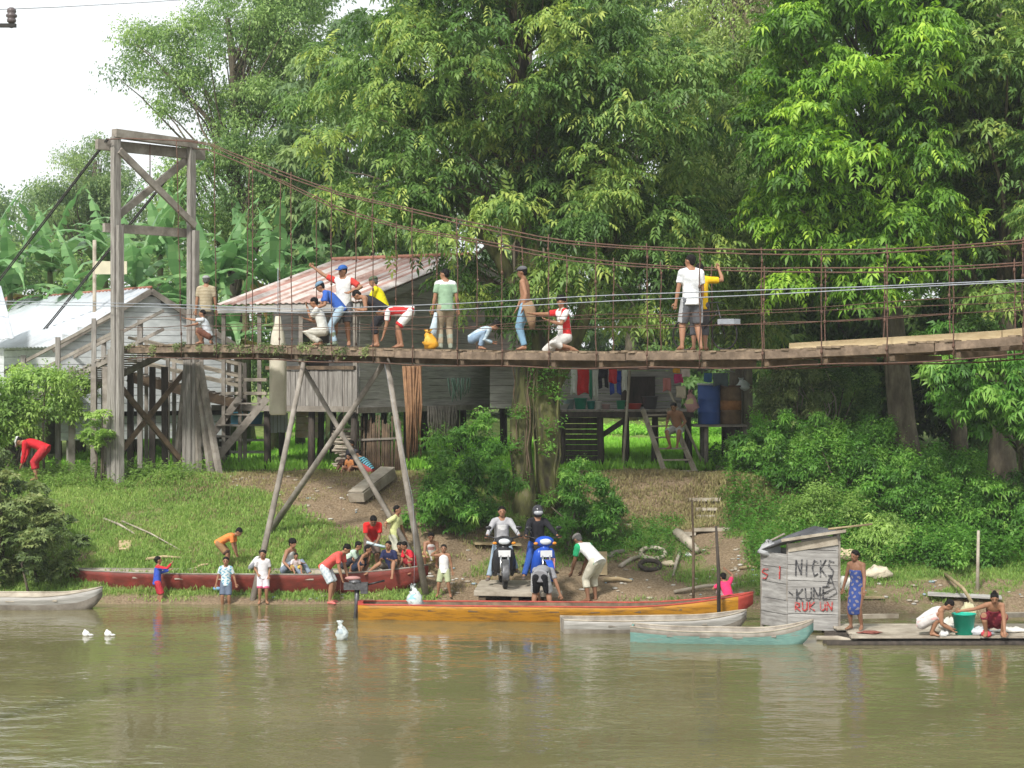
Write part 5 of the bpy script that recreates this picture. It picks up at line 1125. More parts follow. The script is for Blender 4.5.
# scattered rubbish too small to count one by one
mb = MB(); rs = random.Random(5)
for cx, cy, rx, ry, n in ((220, 478, 45, 7, 34), (320, 500, 60, 22, 40), (640, 580, 60, 22, 30), (740, 565, 30, 32, 40), (930, 595, 90, 14, 46), (450, 575, 25, 18, 20), (150, 470, 60, 6, 14), (330, 595, 60, 6, 16), (740, 476, 30, 6, 16), (600, 525, 40, 16, 18), (480, 590, 30, 8, 12)):
    for k in range(n):
        px, py = rs.gauss(cx, rx*.6), rs.gauss(cy, ry*.6)
        if py > 606: continue
        p = on_ground(px, py); s_ = rs.uniform(.015, .05); mi = rs.choice((0, 0, 1, 2, 2, 2))
        b0 = len(mb.v); mb.ball(p+Vector((0, 0, s_*.3)), (s_*rs.uniform(.8, 1.9), s_*1.1, s_*.6), 6, mi)
o = mb.build('litter', [plain('white litter', (.50, .48, .43)), plain('blue litter', (.30, .38, .42)), W['pale']]); tag(o, 'scraps, chips and pebbles scattered over the bank', 'litter', kind='stuff')
# ---- under and on the houses
def garment(px0, px1, py0, py1, Y, label, m, name='hanging_cloth', legs=False, cat='laundry'):
    """cloth hung over a line: a rippled sheet, sleeves or legs at its end"""
    g = []; n = 8
    for i in range(n+1):
        u = i/n; row = []
        for j in range(7):
            v = j/6; p = at(px0+(px1-px0)*(u+.03*math.sin(v*7+px0)), py0+(py1-py0)*v*(1-.06*math.sin(u*5+px1)), Y); row.append(p+Vector((0, .03*math.sin(u*9+px0)*v, 0)))
        g.append(row)
    mb = MB()
    if legs:
        mb.sheet([[a for a in r_[:4]] for r_ in g], .015); mb.sheet([r_[3:] for r_ in g[:4]], .015); mb.sheet([r_[3:] for r_ in g[5:]], .015)
    else: mb.sheet(g, .015)
    o = mb.build(name, m, None, loc=at((px0+px1)/2, py0, Y)); return tag(o, label, cat, 'laundry hung on the line')
CL = 47.95
for a, b_, c_, d_, lab, col, lg in ((571, 577, 369, 394, 'narrow white cloth hanging left of the red shirt', (.68, .70, .68), 0), (577.5, 589, 369, 394, 'red shirt hanging on the line above the green bucket', (.58, .03, .03), 0), (589.5, 592, 370, 398, 'thin green strip hanging right of the red shirt', (.05, .25, .16), 0),
    (592.5, 598, 370, 399, 'long pale grey cloth hanging left of the black trousers', (.55, .55, .52), 0), (598.5, 608, 369, 388, 'black trousers on the clothes line', (.03, .03, .04), 1), (609, 617, 369, 383, 'small red cloth overlapping the blue one', (.60, .04, .05), 0),
    (610, 621, 371, 394, 'blue garment on the clothes line behind the small red one', (.04, .08, .38), 1), (622, 627, 370, 391, 'white cloth hanging beside the clothes pole', (.66, .66, .62), 0), (663, 671, 378, 391, 'dull pink cloth hanging beside the ladder', (.50, .20, .19), 0),
    (673, 680, 368, 373, 'orange yellow cloth at the top of the line over the ladder', (.72, .36, .04), 0), (674, 683, 374, 383, 'magenta cloth hanging below the yellow one', (.50, .04, .16), 0), (681, 690, 369, 377, 'white and red cloth right of the yellow one', (.70, .58, .56), 0),
    (704, 712, 373, 382, 'small blue cloth hanging above the blue drum', (.05, .14, .30), 0), (713, 728, 373, 386, 'dark striped cloth hanging above the brown drum', (.10, .13, .15), 0), (676, 686, 386, 398, 'cream towel hanging behind the ladder top', (.60, .52, .40), 0)):
    garment(a, b_, c_, d_, CL if a != 609 else CL-.05, lab, cloth(col), legs=bool(lg))
def tub(px, py, r, h, col, label, name='bucket', cat='bucket', Y=48.6):
    c = at(px, py, Y); c.z = F3+.02; return bucket(c, r, h, plain('plastic %s' % (col,), col, rough=.45), name, label, cat)
tub(560, 408, .26, .13, (.62, .64, .62), 'shallow white basin at the left end of the wash platform', 'basin', 'basin'); tub(569, 408, .14, .24, (.22, .30, .30), 'dark grey bucket left of the green one'); tub(580.5, 408, .17, .27, (.02, .28, .18), 'dark green bucket under the red shirt'); tub(591, 408, .11, .2, (.03, .25, .22), 'small dark teal pail on the wash platform')
tub(598, 408, .09, .19, (.70, .70, .66), 'small white pail on the wash platform'); tub(606, 408, .11, .12, (.45, .30, .28), 'low pinkish pot between the pails', 'pot', 'pot'); tub(621, 408, .12, .21, (.03, .30, .16), 'green pail beside the clothes pole'); tub(634, 404, .2, .13, (.55, .05, .03), 'red basin right of the clothes pole', 'basin', 'basin')
tub(650, 409, .2, .32, (.10, .10, .11), 'black pot near the ladder top', 'pot', 'pot')
bag(691, 412, 48.3, .34, .56, 'printed plastic sack with pink and yellow patterns left of the blue drum', plain('pink printed plastic', (.62, .34, .33)), 'printed_sack', 'sack', m2=plain('yellow print', (.70, .66, .30)))
bag(742, 393, 48.5, .34, .3, 'white bag lying on top beside the brown drum', wplas, z=at(742, 390, 48.5).z); mb = MB(); mb.tube([at(742, 391, 48.5), at(742, 360, 48.5)], .03, 6); 
c = on_ground(742, 470); mb = MB(); q = at(741, 391, 48.5); mb.tube([(q.x, q.y, 2.2), (q.x, q.y, q.z)], .035, 6); o = mb.build('post', W['grey'], None, loc=(q.x, q.y, 2.3)); tag(o, 'thin grey post holding up the white bag by the brown drum', 'post')
# blue tubs behind the stair, white board, nets
for px, lab in ((236, 'light blue tub behind the porch stair, left one'), (256, 'light blue tub behind the porch stair, right one')):
    c = at(px, 424, 50.2); bucket(c, .2, .3, plain('light blue plastic', (.08, .34, .55), rough=.5), 'tub', lab, 'tub')
sf = thing('low_shelf', at(250, 470, 50.3), 'rough board shelf with blue tubs under the striped roof house', 'shelf')
mb = MB()
for row in (425, 440, 452): mb.beam(at(222, row, 50.3), at(268, row, 50.1), .5, .05)
mb.build('shelf_board', W['greyh'], sf)
for px in (224, 266): mb = MB(); q = at(px, 424, 50.2); mb.beam((q.x, q.y, 2.2), (q.x, q.y, q.z), .09, .09); mb.build('post', W['grey'], sf)
mb = MB(); wall_boards(mb, at(296, 0, 50.5), at(318, 0, 50.4), at(0, 438, 50.5).z, at(0, 410, 50.5).z, .2, True); o = mb.build('pale_panel', mat('stained white panel', (.60, .56, .46), (.42, .30, .16), scale=2), None, loc=at(307, 438, 50.5)); tag(o, 'stained pale panel hanging under the house floor', 'panel')
mb = MB(); wall_boards(mb, at(270, 0, 50.3), at(285, 0, 50.3), at(0, 432, 50.3).z, at(0, 412, 50.3).z, .1, False); o = mb.build('corrugated_panel', W['zinc'], None, loc=at(278, 432, 50.3)); tag(o, 'small pale blue corrugated panel below the cream sleeve', 'panel')
def net(px0, px1, py0, py1, Y, m, label, n=26, name='hanging_net'):
    mb = MB(); rs = random.Random(int(px0))
    for i in range(n):
        u = (i+rs.random())/n; a = at(px0+(px1-px0)*u, py0, Y+rs.uniform(-.08, .08)); b1 = at(px0+(px1-px0)*(u*.8+.1)+rs.uniform(-4, 4), py0+(py1-py0)*rs.uniform(.6, 1), Y+rs.uniform(-.1, .1)); m_ = a.lerp(b1, .5)+Vector((rs.uniform(-.06, .06), 0, 0))
        mb.tube([a, m_, b1], [.03, .026, .012], 5)
    o = mb.build(name, m, None, loc=at((px0+px1)/2, py0, Y)); return tag(o, label, 'net')
net(403, 421, 366, 462, 45.4, mat('rust brown netting', (.34, .19, .10), (.20, .11, .06), scale=8), 'rust brown net hanging in long folds from under the bridge', 34)
net(428, 456, 406, 440, 48.6, mat('grey netting', (.24, .22, .19), (.13, .12, .10), scale=8), 'grey fishing net hanging from the floor of the house', 34)
net(447, 470, 378, 402, 47.3, mat('green netting', (.12, .20, .15), (.08, .13, .10), scale=8), 'small green net on the grey board wall', 10)
pf = thing('stick_fence', at(375, 466, 47.2), 'fence of upright brown sticks beneath the striped roof house', 'fence'); rs = random.Random(3); mb = MB()
for i in range(24):
    px = 357+i*1.9; q = at(px, 468, 47.4); mb.tube([(q.x, q.y, gz(q.x, q.y)-.1), (q.x+rs.uniform(-.04, .04), q.y, at(px, 420+rs.uniform(-5, 5), 47.4).z)], [.03, .02], 5)
mb.build('sticks', W['brown'], pf); mb = MB(); mb.beam(at(355, 440, 47.36), at(403, 438, 47.36), .03, .05); mb.build('rail', W['grey'], pf)
mb = MB(); rs = random.Random(8)
for i in range(26):
    a = at(335+rs.uniform(-4, 6), 428+i*1.5, 47.6+rs.uniform(0, .3)); mb.tube([a, a+Vector((rs.uniform(.4, .7), rs.uniform(-.1, .1), rs.uniform(-.06, .1)))], rs.uniform(.02, .035), 5)
o = mb.build('firewood_pile', W['pale'], None, loc=on_ground(345, 468)); tag(o, 'stacked firewood under the house behind the seated family', 'firewood')
bag(429, 348, BL(429, -.35).y, .30, .40, 'orange yellow plastic bag standing on the bridge deck', plain('orange plastic', (.72, .36, .03), rough=.4), z=deck_z(432), m2=plain('yellow plastic', (.75, .52, .08)))
stick((368, 470), (345, 452), .03, 'thin stick leaning beside the seated family')
# ------------------------------------------------------------------ motorcycles
def motorcycle(px, Y, z, face, label, col, colw, legc):
    O = wp(px, Y, z); fa = R(face); f = Vector((math.sin(fa), -math.cos(fa), 0)); s = Vector((math.cos(fa), math.sin(fa), 0)); u = Vector((0, 0, 1))
    q = lambda a, b, c: O+f*a+s*b+u*c
    t = thing('motorcycle', O, label, 'motorcycle', 'motorcycles on the landing')
    for k, (a, nm) in enumerate(((.62, 'front_wheel'), (-.62, 'rear_wheel'))):
        w = bpy.data.objects.new('wheel', None); COL.objects.link(w); w.parent = t
        mb = MB(); c = q(a, 0, .28); n = 26
        mb.tube([c+f*(.245*math.cos(x))+u*(.245*math.sin(x)) for x in np.linspace(0, 2*math.pi, n)], [(.045, .04)]*n, 8, side=s, cap=False); mb.build('tyre', W['rubber'], w)
        mb = MB(); mb.tube([c+f*(.205*math.cos(x))+u*(.205*math.sin(x)) for x in np.linspace(0, 2*math.pi, n)], [(.022, .012)]*n, 6, side=s, cap=False); mb.lathe(c-s*.05, [(.05, 0), (.06, .02), (.06, .08), (.05, .1)], 12, axis=s)
        for j in range(10): x = j*math.pi/5; mb.tube([c+f*(.05*math.cos(x))+u*(.05*math.sin(x)), c+f*(.2*math.cos(x))+u*(.2*math.sin(x))], .006, 4)
        mb.build('rim', W['chrome'], w)
    for sg in (-1, 1):
        mb = MB(); mb.tube([q(.62, sg*.075, .28), q(.42, sg*.075, .75)], [.028, .024], 8); mb.build('fork', W['chrome'], t)
        mb = MB(); mb.tube([q(-.62, sg*.11, .30), q(-.48, sg*.13, .66)], [.03, .035], 8); mb.build('shock_absorber', W['gun'], t)
    mb = MB(); rr = [c for c in np.linspace(-.3, 2.3, 12)]
    mb.sheet([[q(.62, 0, .28)+f*(.31*math.cos(x))+u*(.31*math.sin(x))+s*y for y in (-.07, -.04, 0, .04, .07)] for x in rr], .012); mb.build('front_fender', colw, t)
    # leg shield and fairing
    mb = MB()
    for sg in (-1, 1):
        mb.sheet([[q(.33, sg*.05, .82), q(.36, sg*.14, .80), q(.30, sg*.20, .74)], [q(.37, sg*.05, .62), q(.34, sg*.15, .58), q(.24, sg*.24, .55)], [q(.30, sg*.05, .42), q(.22, sg*.15, .36), q(.10, sg*.24, .32)], [q(.16, sg*.06, .28), q(.08, sg*.13, .22), q(-.02, sg*.20, .20)]], .02)
    mb.build('leg_shield', legc, t)
    mb = MB(); mb.ball(q(.32, 0, .93), (.2, .13, .115), 14, side=s); mb.ball(q(.33, 0, .76), (.11, .09, .14), 12, side=s); mb.build('front_cowl', col, t)
    mb = MB(); mb.ball(q(.425, 0, .935), (.12, .045, .062), 12, side=s); mb.build('headlight', plain('headlight glass', (.70, .74, .78), rough=.1, spec=.8), t)
    for sg in (-1, 1): mb = MB(); mb.ball(q(.38, sg*.19, .90), (.05, .03, .03), 8, side=s); mb.build('indicator', plain('amber lens', (.75, .28, .03), rough=.2), t)
    mb = MB(); mb.tube([q(.2, -.36, 1.03), q(.3, -.2, 1.0), q(.33, 0, .98), q(.3, .2, 1.0), q(.2, .36, 1.03)], .014, 7); mb.build('handlebar', W['black'], t)
    for sg in (-1, 1):
        mb = MB(); mb.tube([q(.26, sg*.27, 1.02), q(.18, sg*.37, 1.03)], .021, 8); mb.build('grip', W['rubber'], t)
        m_ = MB(); m_.tube([q(.29, sg*.22, 1.02), q(.26, sg*.30, 1.17)], .007, 5); m_.ball(q(.255, sg*.31, 1.2), (.065, .015, .04), 10, side=s); m_.build('mirror', W['black'], t)
    mb = MB(); mb.tube([q(.3, 0, .72), q(.05, 0, .40), q(-.3, 0, .46), q(-.55, 0, .62)], [.04, .05, .05, .03], 8); mb.build('frame', W['black'], t)
    mb = MB(); mb.box(q(-.02, 0, .33), (.26, .36, .2), rz=fa-math.pi/2 if False else fa); mb.lathe(q(.1, 0, .34), [(.07, 0), (.075, .05), (.075, .12), (.06, .16)], 12, axis=f); mb.build('engine', W['gun'], t)
    mb = MB(); mb.tube([q(-.05, 0, .72), q(-.25, 0, .78), q(-.55, 0, .80), q(-.75, 0, .84)], [(.09, .04), (.13, .05), (.13, .05), (.09, .035)], 10, side=s); mb.build('seat', W['rubber'], t)
    mb = MB(); mb.tube([q(-.15, 0, .62), q(-.45, 0, .66), q(-.82, 0, .76)], [(.13, .09), (.14, .10), (.06, .05)], 10, side=s); mb.build('tail_body', col, t)
    mb = MB(); mb.tube([q(.05, -.12, .26), q(-.2, -.17, .25), q(-.75, -.2, .34)], [.02, .035, .045], 8); mb.build('exhaust', W['chrome'], t)
    mb = MB(); mb.box(q(.475, 0, .70), (.24, .012, .13), rz=fa); mb.build('number_plate', plain('white plate', (.72, .72, .72)), t)
    mb = MB(); mb.tube([q(-.05, -.26, .27), q(-.05, .26, .27)], .014, 6); mb.build('foot_rest', W['rubber'], t)
    return q
BQ1 = motorcycle(503, 38.9, .41, 4, 'black underbone motorcycle with a white headlight cowl, at the left on the landing', plain('black bike paint', (.03, .03, .035), rough=.25), W['gun'], plain('black bike paint', (.03, .03, .035), rough=.25))
BQ2 = motorcycle(541, 38.85, .41, 12, 'bright blue motorcycle with a white front panel, at the right on the landing', plain('blue bike paint', (.02, .09, .50), rough=.25), plain('blue bike paint', (.02, .09, .50), rough=.25), plain('blue bike paint', (.02, .09, .50), rough=.25))
# ------------------------------------------------------------------ people
PEND = []      # (MB, name, mats, parent, voxel, picker, extra MB)
def queue(mb, name, mats, parent, voxel, pick=None, extra=None): PEND.append((mb, name, mats, parent, voxel, pick, extra))
def flush():
    tmp = []
    for mb, name, mats, parent, voxel, pick, extra in PEND:
        me = bpy.data.meshes.new('tmp'); me.from_pydata(mb.v, [], mb.f); ob = bpy.data.objects.new('tmp', me); COL.objects.link(ob)
        md = ob.modifiers.new('r', 'REMESH'); md.mode = 'VOXEL'; md.voxel_size = voxel
        sm_ = ob.modifiers.new('s', 'SMOOTH'); sm_.iterations = 2; sm_.factor = .5
        tmp.append(ob)
    bpy.context.view_layer.update(); dg = bpy.context.evaluated_depsgraph_get()
    for ob, (mb, name, mats, parent, voxel, pick, extra) in zip(tmp, PEND):
        me = bpy.data.meshes.new_from_object(ob.evaluated_get(dg)); V = [tuple(v.co) for v in me.vertices]; Fc = [tuple(p.vertices) for p in me.polygons]
        C = np.array([tuple(p.center) for p in me.polygons]); mi = pick(C) if (pick is not None and len(C)) else np.zeros(len(Fc), int)
        out = MB(); out.v = V; out.f = Fc; out.m = [int(x) for x in mi]; out.sm = [True]*len(Fc)
        if extra is not None:
            b = len(V); out.v += [tuple(v) for v in extra.v]; out.f += [tuple(i+b for i in f) for f in extra.f]; out.m += extra.m; out.sm += [True]*len(extra.f)
        out.build(name, mats, parent); bpy.data.meshes.remove(me)
    for ob in tmp: me = ob.data; bpy.data.objects.remove(ob); bpy.data.meshes.remove(me)
    PEND.clear()
def ik(a, t, l1, l2, pole):
    a = Vector(a); t = Vector(t); d = t-a; D = d.length
    mx_ = (l1+l2)*.995
    if D > mx_: t = a+d*(mx_/D); d = t-a; D = mx_
    D = max(D, abs(l1-l2)+.01); n = d.normalized(); x = (l1*l1-l2*l2+D*D)/(2*D); h = math.sqrt(max(l1*l1-x*x, 0))
    p = Vector(pole); p = p-n*p.dot(n); p = p.normalized() if p.length > 1e-5 else n.orthogonal().normalized()
    return a+n*x+p*h, t
SKIN = [mat('warm brown skin', (.33, .17, .10), (.28, .14, .08), rough=.55, scale=6, bump=0), mat('deeper brown skin', (.24, .12, .07), (.20, .10, .058), rough=.55, scale=6, bump=0)]
EYE = plain('dark eyes', (.015, .012, .01), rough=.3); LIP = plain('lips', (.20, .07, .055)); HAIR = mat('black hair', (.007, .006, .006), (.014, .012, .011), rough=.8, spec=.15, scale=30, bump=.4)
GHAIR = mat('grey hair', (.12, .115, .11), (.05, .05, .048), rough=.7, scale=30, bump=.4)
POSE = dict(
 stand=dict(pel=(0, .512), pitch=2, bend=3, head=(4, 0), lh=(.03, .15, .44), rh=(.03, -.15, .44), lf=(.0, .065, .045), rf=(.03, -.065, .045)),
 bendover=dict(pel=(-.12, .47), pitch=72, bend=22, head=(75, 0), lh=(.22, .08, .12), rh=(.27, -.06, .10), lf=(-.02, .08, .045), rf=(.03, -.08, .045)),
 lean=dict(pel=(-.09, .49), pitch=42, bend=18, head=(50, 0), lh=(.3, .1, .42), rh=(.3, -.1, .42), lf=(-.02, .08, .045), rf=(.02, -.08, .045)),
 squat=dict(pel=(-.10, .155), pitch=28, bend=22, head=(20, 0), lh=(.22, .08, .22), rh=(.22, -.08, .22), lf=(.02, .09, .045), rf=(.02, -.09, .045)),
 sit=dict(pel=(0, .10), pitch=6, bend=18, head=(8, 0), lh=(.22, .1, .18), rh=(.22, -.1, .18), lf=(.36, .1, .045), rf=(.36, -.1, .045)),
 chair=dict(pel=(0, .27), pitch=4, bend=10, head=(6, 0), lh=(.2, .1, .27), rh=(.2, -.1, .27), lf=(.24, .08, .045), rf=(.24, -.08, .045)),
 kneel=dict(pel=(-.04, .155), pitch=4, bend=8, head=(4, 0), lh=(.2, .1, .25), rh=(.2, -.1, .25), lf=(-.14, .1, .03), rf=(-.14, -.1, .03)),
)
GPEOPLE = {}
def person(label, P, H, face, pose='stand', top=None, sleeve='short', topcol2=None, legs=None, leglen='short', legcol2=None, hair='short', cap=None, skin=0, child=1.0, group=None, wrap=None, shoes=None, stripes=None, helmet=None, female=False, **ov):
    pz = dict(POSE[pose]); pz.update(ov); fa = R(face); P = Vector(P)
    f = Vector((math.sin(fa), -math.cos(fa), 0)); s = Vector((math.cos(fa), math.sin(fa), 0)); u = Vector((0, 0, 1))
    t = thing('person', P, label, 'person', group)
    W_ = lambda a: P+(f*a[0]+s*a[1]+u*a[2])*H
    def dirp(deg, yaw=0): q = R(deg); y = R(yaw); return (f*math.cos(y)+s*math.sin(y))*math.sin(q)+u*math.cos(q)
    tw = R(pz.get('twist', 0)); roll = pz.get('roll', 0)
    pel = W_((pz['pel'][0], pz.get('side', 0), pz['pel'][1])); a0, bd = pz['pitch'], pz['bend']
    sp = [pel]; seg = (.10, .105, .10)
    for k in range(3): sp.append(sp[-1]+(dirp(a0+bd*(k+.5)/3*1.3)+s*roll*.01).normalized()*seg[k]*H)
    up3 = (sp[3]-sp[2]).normalized(); sT = (s*math.cos(tw)-f*math.sin(tw)).normalized(); sT = (sT-up3*sT.dot(up3)).normalized(); fw3 = sT.cross(up3)*-1
    if fw3.dot(dirp(a0+90)) < 0: fw3 = -fw3
    sw_ = .098 if not female else .09
    if child > 1.1: sw_ = .095
    shl = {1: sp[3]+sT*sw_*H-up3*.018*H, -1: sp[3]-sT*sw_*H-up3*.018*H}
    hd = pz['head']; hu = dirp(hd[0], 0); neck = sp[3]+(up3*.5+hu*.5).normalized()*.035*H
    hs = child; yw = R(hd[1]); hf = (f*math.cos(R(hd[0]))-u*math.sin(R(hd[0]))); hsd = s
    hf, hsd = (hf*math.cos(yw)+hsd*math.sin(yw)), (hsd*math.cos(yw)-hf*math.sin(yw))
    hc = neck+hu*.062*H*hs+hf*.012*H
    hip = {1: pel+s*.052*H-u*.008*H, -1: pel-s*.052*H-u*.008*H}
    LA, LF_, LT, LS = .165*H, .15*H, .245*H, .235*H
    J = {}
    for sg, hn, fn in ((1, 'lh', 'lf'), (-1, 'rh', 'rf')):
        ep = pz.get('ep' + hn, (-1, sg*.6, -.7)); J['e', sg], J['h', sg] = ik(shl[sg], W_(pz[hn]), LA, LF_, f*ep[0]+s*ep[1]+u*ep[2])
        kp = pz.get('kp' + fn, (1, sg*(.35 if pz['pel'][1] < .4 else .05), .5 if pz['pel'][1] < .4 else 0)); J['k', sg], J['f', sg] = ik(hip[sg], W_(pz[fn]), LT, LS, f*kp[0]+s*kp[1]+u*kp[2])
    # ---- body, one surface
    B = MB(); tors = [(sp[0]-(sp[1]-sp[0])*.35, (.070, .055)), (sp[0], (.085, .062)), (sp[1], (.078 if not female else .068, .055)), (sp[2], (.088, .06)), (sp[2].lerp(sp[3], .6), (.094, .055)), (sp[3], (.066, .042)), (sp[3].lerp(neck, .6), (.032, .032))]
    B.tube([p for p, r in tors], [(r[0]*H, r[1]*H) for p, r in tors], 14, side=sT)
    hk = H*hs
    B.tube([sp[3]-up3*.02*H, neck, hc-hu*.03*hk], [.034*H, .029*H, .032*H], 10)
    B.ball(hc+hu*.012*hk-hf*.004*hk, (.047*hk, .057*hk, .056*hk), 14, side=hsd, axis=hu); B.ball(hc-hu*.024*hk+hf*.012*hk, (.036*hk, .042*hk, .042*hk), 12, side=hsd, axis=hu)
    B.tube([hc+hu*.01*hk+hf*.050*hk, hc-hu*.012*hk+hf*.062*hk], [.006*hk, .011*hk], 6)
    for sg in (-1, 1): B.ball(hc+hsd*sg*.048*hk-hf*.004*hk, (.007*hk, .012*hk, .017*hk), 8, side=hsd, axis=hu)
    for sg in (-1, 1): B.tube([neck-hu*.015*H, neck.lerp(shl[sg], .5)-up3*.004*H, shl[sg]], [.026*H, .030*H, .034*H], 8)
    X = MB()
    for sg in (-1, 1):
        S_, E_, Hn = shl[sg], J['e', sg], J['h', sg]
        B.ball(S_, .037*H, 10); B.tube([S_, S_.lerp(E_, .4), E_, E_.lerp(Hn, .3), Hn], [.033*H, .030*H, .023*H, .024*H, .015*H], 10)
        hdv = (Hn-E_).normalized(); ax = hdv.cross(s if abs(hdv.dot(s)) < .8 else u).normalized(); sd = hdv.cross(ax).normalized()
        B.tube([Hn, Hn+hdv*.02*H, Hn+hdv*.048*H], [(.017*H, .012*H), (.022*H, .011*H), (.021*H, .009*H)], 8, side=sd)
        for k in range(4):      # fingers of unequal length, bent at the knuckles
            b_ = Hn+hdv*.045*H+sd*(k-1.5)*.0105*H; L_ = (.036, .042, .040, .031)[k]*H; X.tube([b_, b_+hdv*L_*.5+ax*L_*.1, b_+hdv*L_*.85+ax*L_*.4], [.0058*H, .0052*H, .004*H], 5)
        b_ = Hn+hdv*.018*H+sd*-.018*H; X.tube([b_, b_+hdv*.016*H-sd*.014*H, b_+hdv*.036*H-sd*.018*H+ax*.006*H], [.0075*H, .0066*H, .005*H], 5)
        Kn, An = J['k', sg], J['f', sg]; Hp = hip[sg]
        B.ball(Hp, .06*H, 10); B.tube([Hp, Hp.lerp(Kn, .35), Kn, Kn.lerp(An, .3), An.lerp(Kn, .15), An], [.058*H, .052*H, .036*H, .036*H, .022*H, .021*H], 10)
        fd = f*.95+s*sg*.25; fd.normalize()
        if pose == 'kneel': fd = -f+u*-.1
        heel = An-fd*.022*H-u*.022*H; toe = An+fd*.10*H-u*.034*H
        B.tube([heel, An+fd*.02*H-u*.012*H, An+fd*.06*H-u*.026*H, toe], [(.019*H, .02*H), (.024*H, .026*H), (.028*H, .016*H), (.022*H, .009*H)], 8, side=fd.cross(u))
    ey = [hc+hsd*sg*.019*hk+hf*.048*hk+hu*.008*hk for sg in (-1, 1)]; mo = hc+hf*.052*hk-hu*.032*hk; br = [e+hu*.014*hk for e in ey]
    def pick(C):
        m = np.zeros(len(C), int)
        for e in ey: m[np.linalg.norm(C-np.array(e), axis=1) < .0075*hk] = 1
        for e in br:
            d_ = C-np.array(e); m[(np.abs(d_@np.array(hu)) < .0028*hk) & (np.linalg.norm(d_, axis=1) < .011*hk)] = 1
        d_ = C-np.array(mo); m[(np.abs(d_@np.array(hu)) < .005*hk) & (np.linalg.norm(d_, axis=1) < .014*hk)] = 2
        return m
    queue(B, 'body', [SKIN[skin], EYE, LIP], t, .0085*max(H, 1.0), pick, X)
    # ---- hair, cap, helmet
    if helmet:
        mb = MB(); mb.ball(hc+hu*.014*hk-hf*.004*hk, (.075*hk, .088*hk, .084*hk), 16, side=hsd, axis=hu); o = mb.build('helmet', helmet, t)
        mb = MB(); mb.ball(hc+hu*.004*hk+hf*.03*hk, (.064*hk, .06*hk, .045*hk), 14, side=hsd, axis=hu); mb.build('visor', plain('silver visor', (.42, .44, .47), rough=.15, spec=.8), t)
    else:
        HB = MB(); HB.ball(hc+hu*.026*hk-hf*.012*hk, (.0525*hk, .0585*hk, .052*hk), 14, side=hsd, axis=hu); HB.ball(hc-hf*.03*hk-hu*.004*hk, (.044*hk, .034*hk, .042*hk), 10, side=hsd, axis=hu)
        if hair == 'bun': HB.ball(hc+hu*.085*hk-hf*.01*hk, .026*hk, 8)
        if hair == 'tied': HB.ball(hc+hu*.0*hk-hf*.07*hk, .028*hk, 8)
        if hair == 'bushy': HB.ball(hc+hu*.035*hk-hf*.01*hk, (.062*hk, .066*hk, .056*hk), 12, side=hsd, axis=hu)
        queue(HB, 'hair', [GHAIR if hair == 'grey' else HAIR], t, .011*H)
    if cap:
        mb = MB(); n = 14; rings = [(1, 0), (.97, .3), (.84, .58), (.6, .8), (.3, .93), (.05, .97)]
        vs = [hc+hu*(.030+.052*h_)*hk+hsd*(math.cos(2*math.pi*k/n)*.057*r_*hk)+hf*(math.sin(2*math.pi*k/n)*.064*r_-.008)*hk for r_, h_ in rings for k in range(n)]
        mb.add(vs, [(i*n+k, i*n+(k+1) % n, (i+1)*n+(k+1) % n, (i+1)*n+k) for i in range(5) for k in range(n)]+[tuple(5*n+k for k in range(n)), tuple(range(n-1, -1, -1))], 0, True)
        if 'nobrim' not in pz: mb.sheet([[hc+hu*(.032-.006*j)*hk+hsd*x*.045*hk+hf*(.045+.05*j*(1-.25*x*x)/1)*hk for j in (0, .5, 1)] for x in (-1, -.5, 0, .5, 1)], .008)
        mb.build('cap', cap, t)
    # ---- clothes
    if top is not None:
        Tm = MB(); g = .014*H; hem = -.5 if pz['pel'][1] > .3 else -.2
        pts = [sp[0]+(sp[1]-sp[0])*hem, sp[0], sp[1], sp[2], sp[2].lerp(sp[3], .6), sp[3]+up3*.004*H]; rr = [(.104, .086), (.100, .080), (.094, .070), (.098, .070), (.100, .063), (.062, .042)]
        if sleeve == 'none': rr[4] = (.092, .062); rr[5] = (.05, .042)
        Tm.tube(pts, [(a*H, b*H) for a, b in rr], 16, side=sT)
        if sleeve != 'none':
            for sg in (-1, 1):
                S_, E_, Hn = shl[sg], J['e', sg], J['h', sg]; Tm.ball(S_, .040*H, 10); Tm.tube([sp[3]+up3*.008*H+sT*sg*.03*H, S_+up3*.0*H], [.034*H, .040*H], 8)
                if sleeve == 'short': Tm.tube([S_, S_.lerp(E_, .72)], [.042*H, .039*H], 10)
                else: Tm.tube([S_, S_.lerp(E_, .5), E_, E_.lerp(Hn, .5), E_.lerp(Hn, .95)], [.042*H, .038*H, .032*H, .029*H, .024*H], 10)
        mats = [cloth(top)]
        pk = None
        if topcol2 is not None:
            mode, c2 = topcol2; mats.append(cloth(c2))
            ax3 = np.array(sT); c0 = np.array(sp[2]); upv = np.array((sp[3]-sp[1]).normalized()); p1 = np.array(sp[1]); HH = H
            if mode == 'sleeves': pk = lambda C, ax3=ax3, c0=c0, HH=HH: (np.abs((C-c0)@ax3) > .098*HH).astype(int)
            if mode == 'yoke': pk = lambda C, upv=upv, p1=p1, HH=HH: ((C-p1)@upv > .175*HH).astype(int)
            if mode == 'sides': pk = lambda C, ax3=ax3, c0=c0, HH=HH: ((np.abs((C-c0)@ax3) > .066*HH) & (np.abs((C-c0)@ax3) < .12*HH)).astype(int)
            if mode == 'stripes': pk = lambda C, upv=upv, p1=p1, HH=HH: ((((C-p1)@upv/(.045*HH)) % 1) > .5).astype(int)
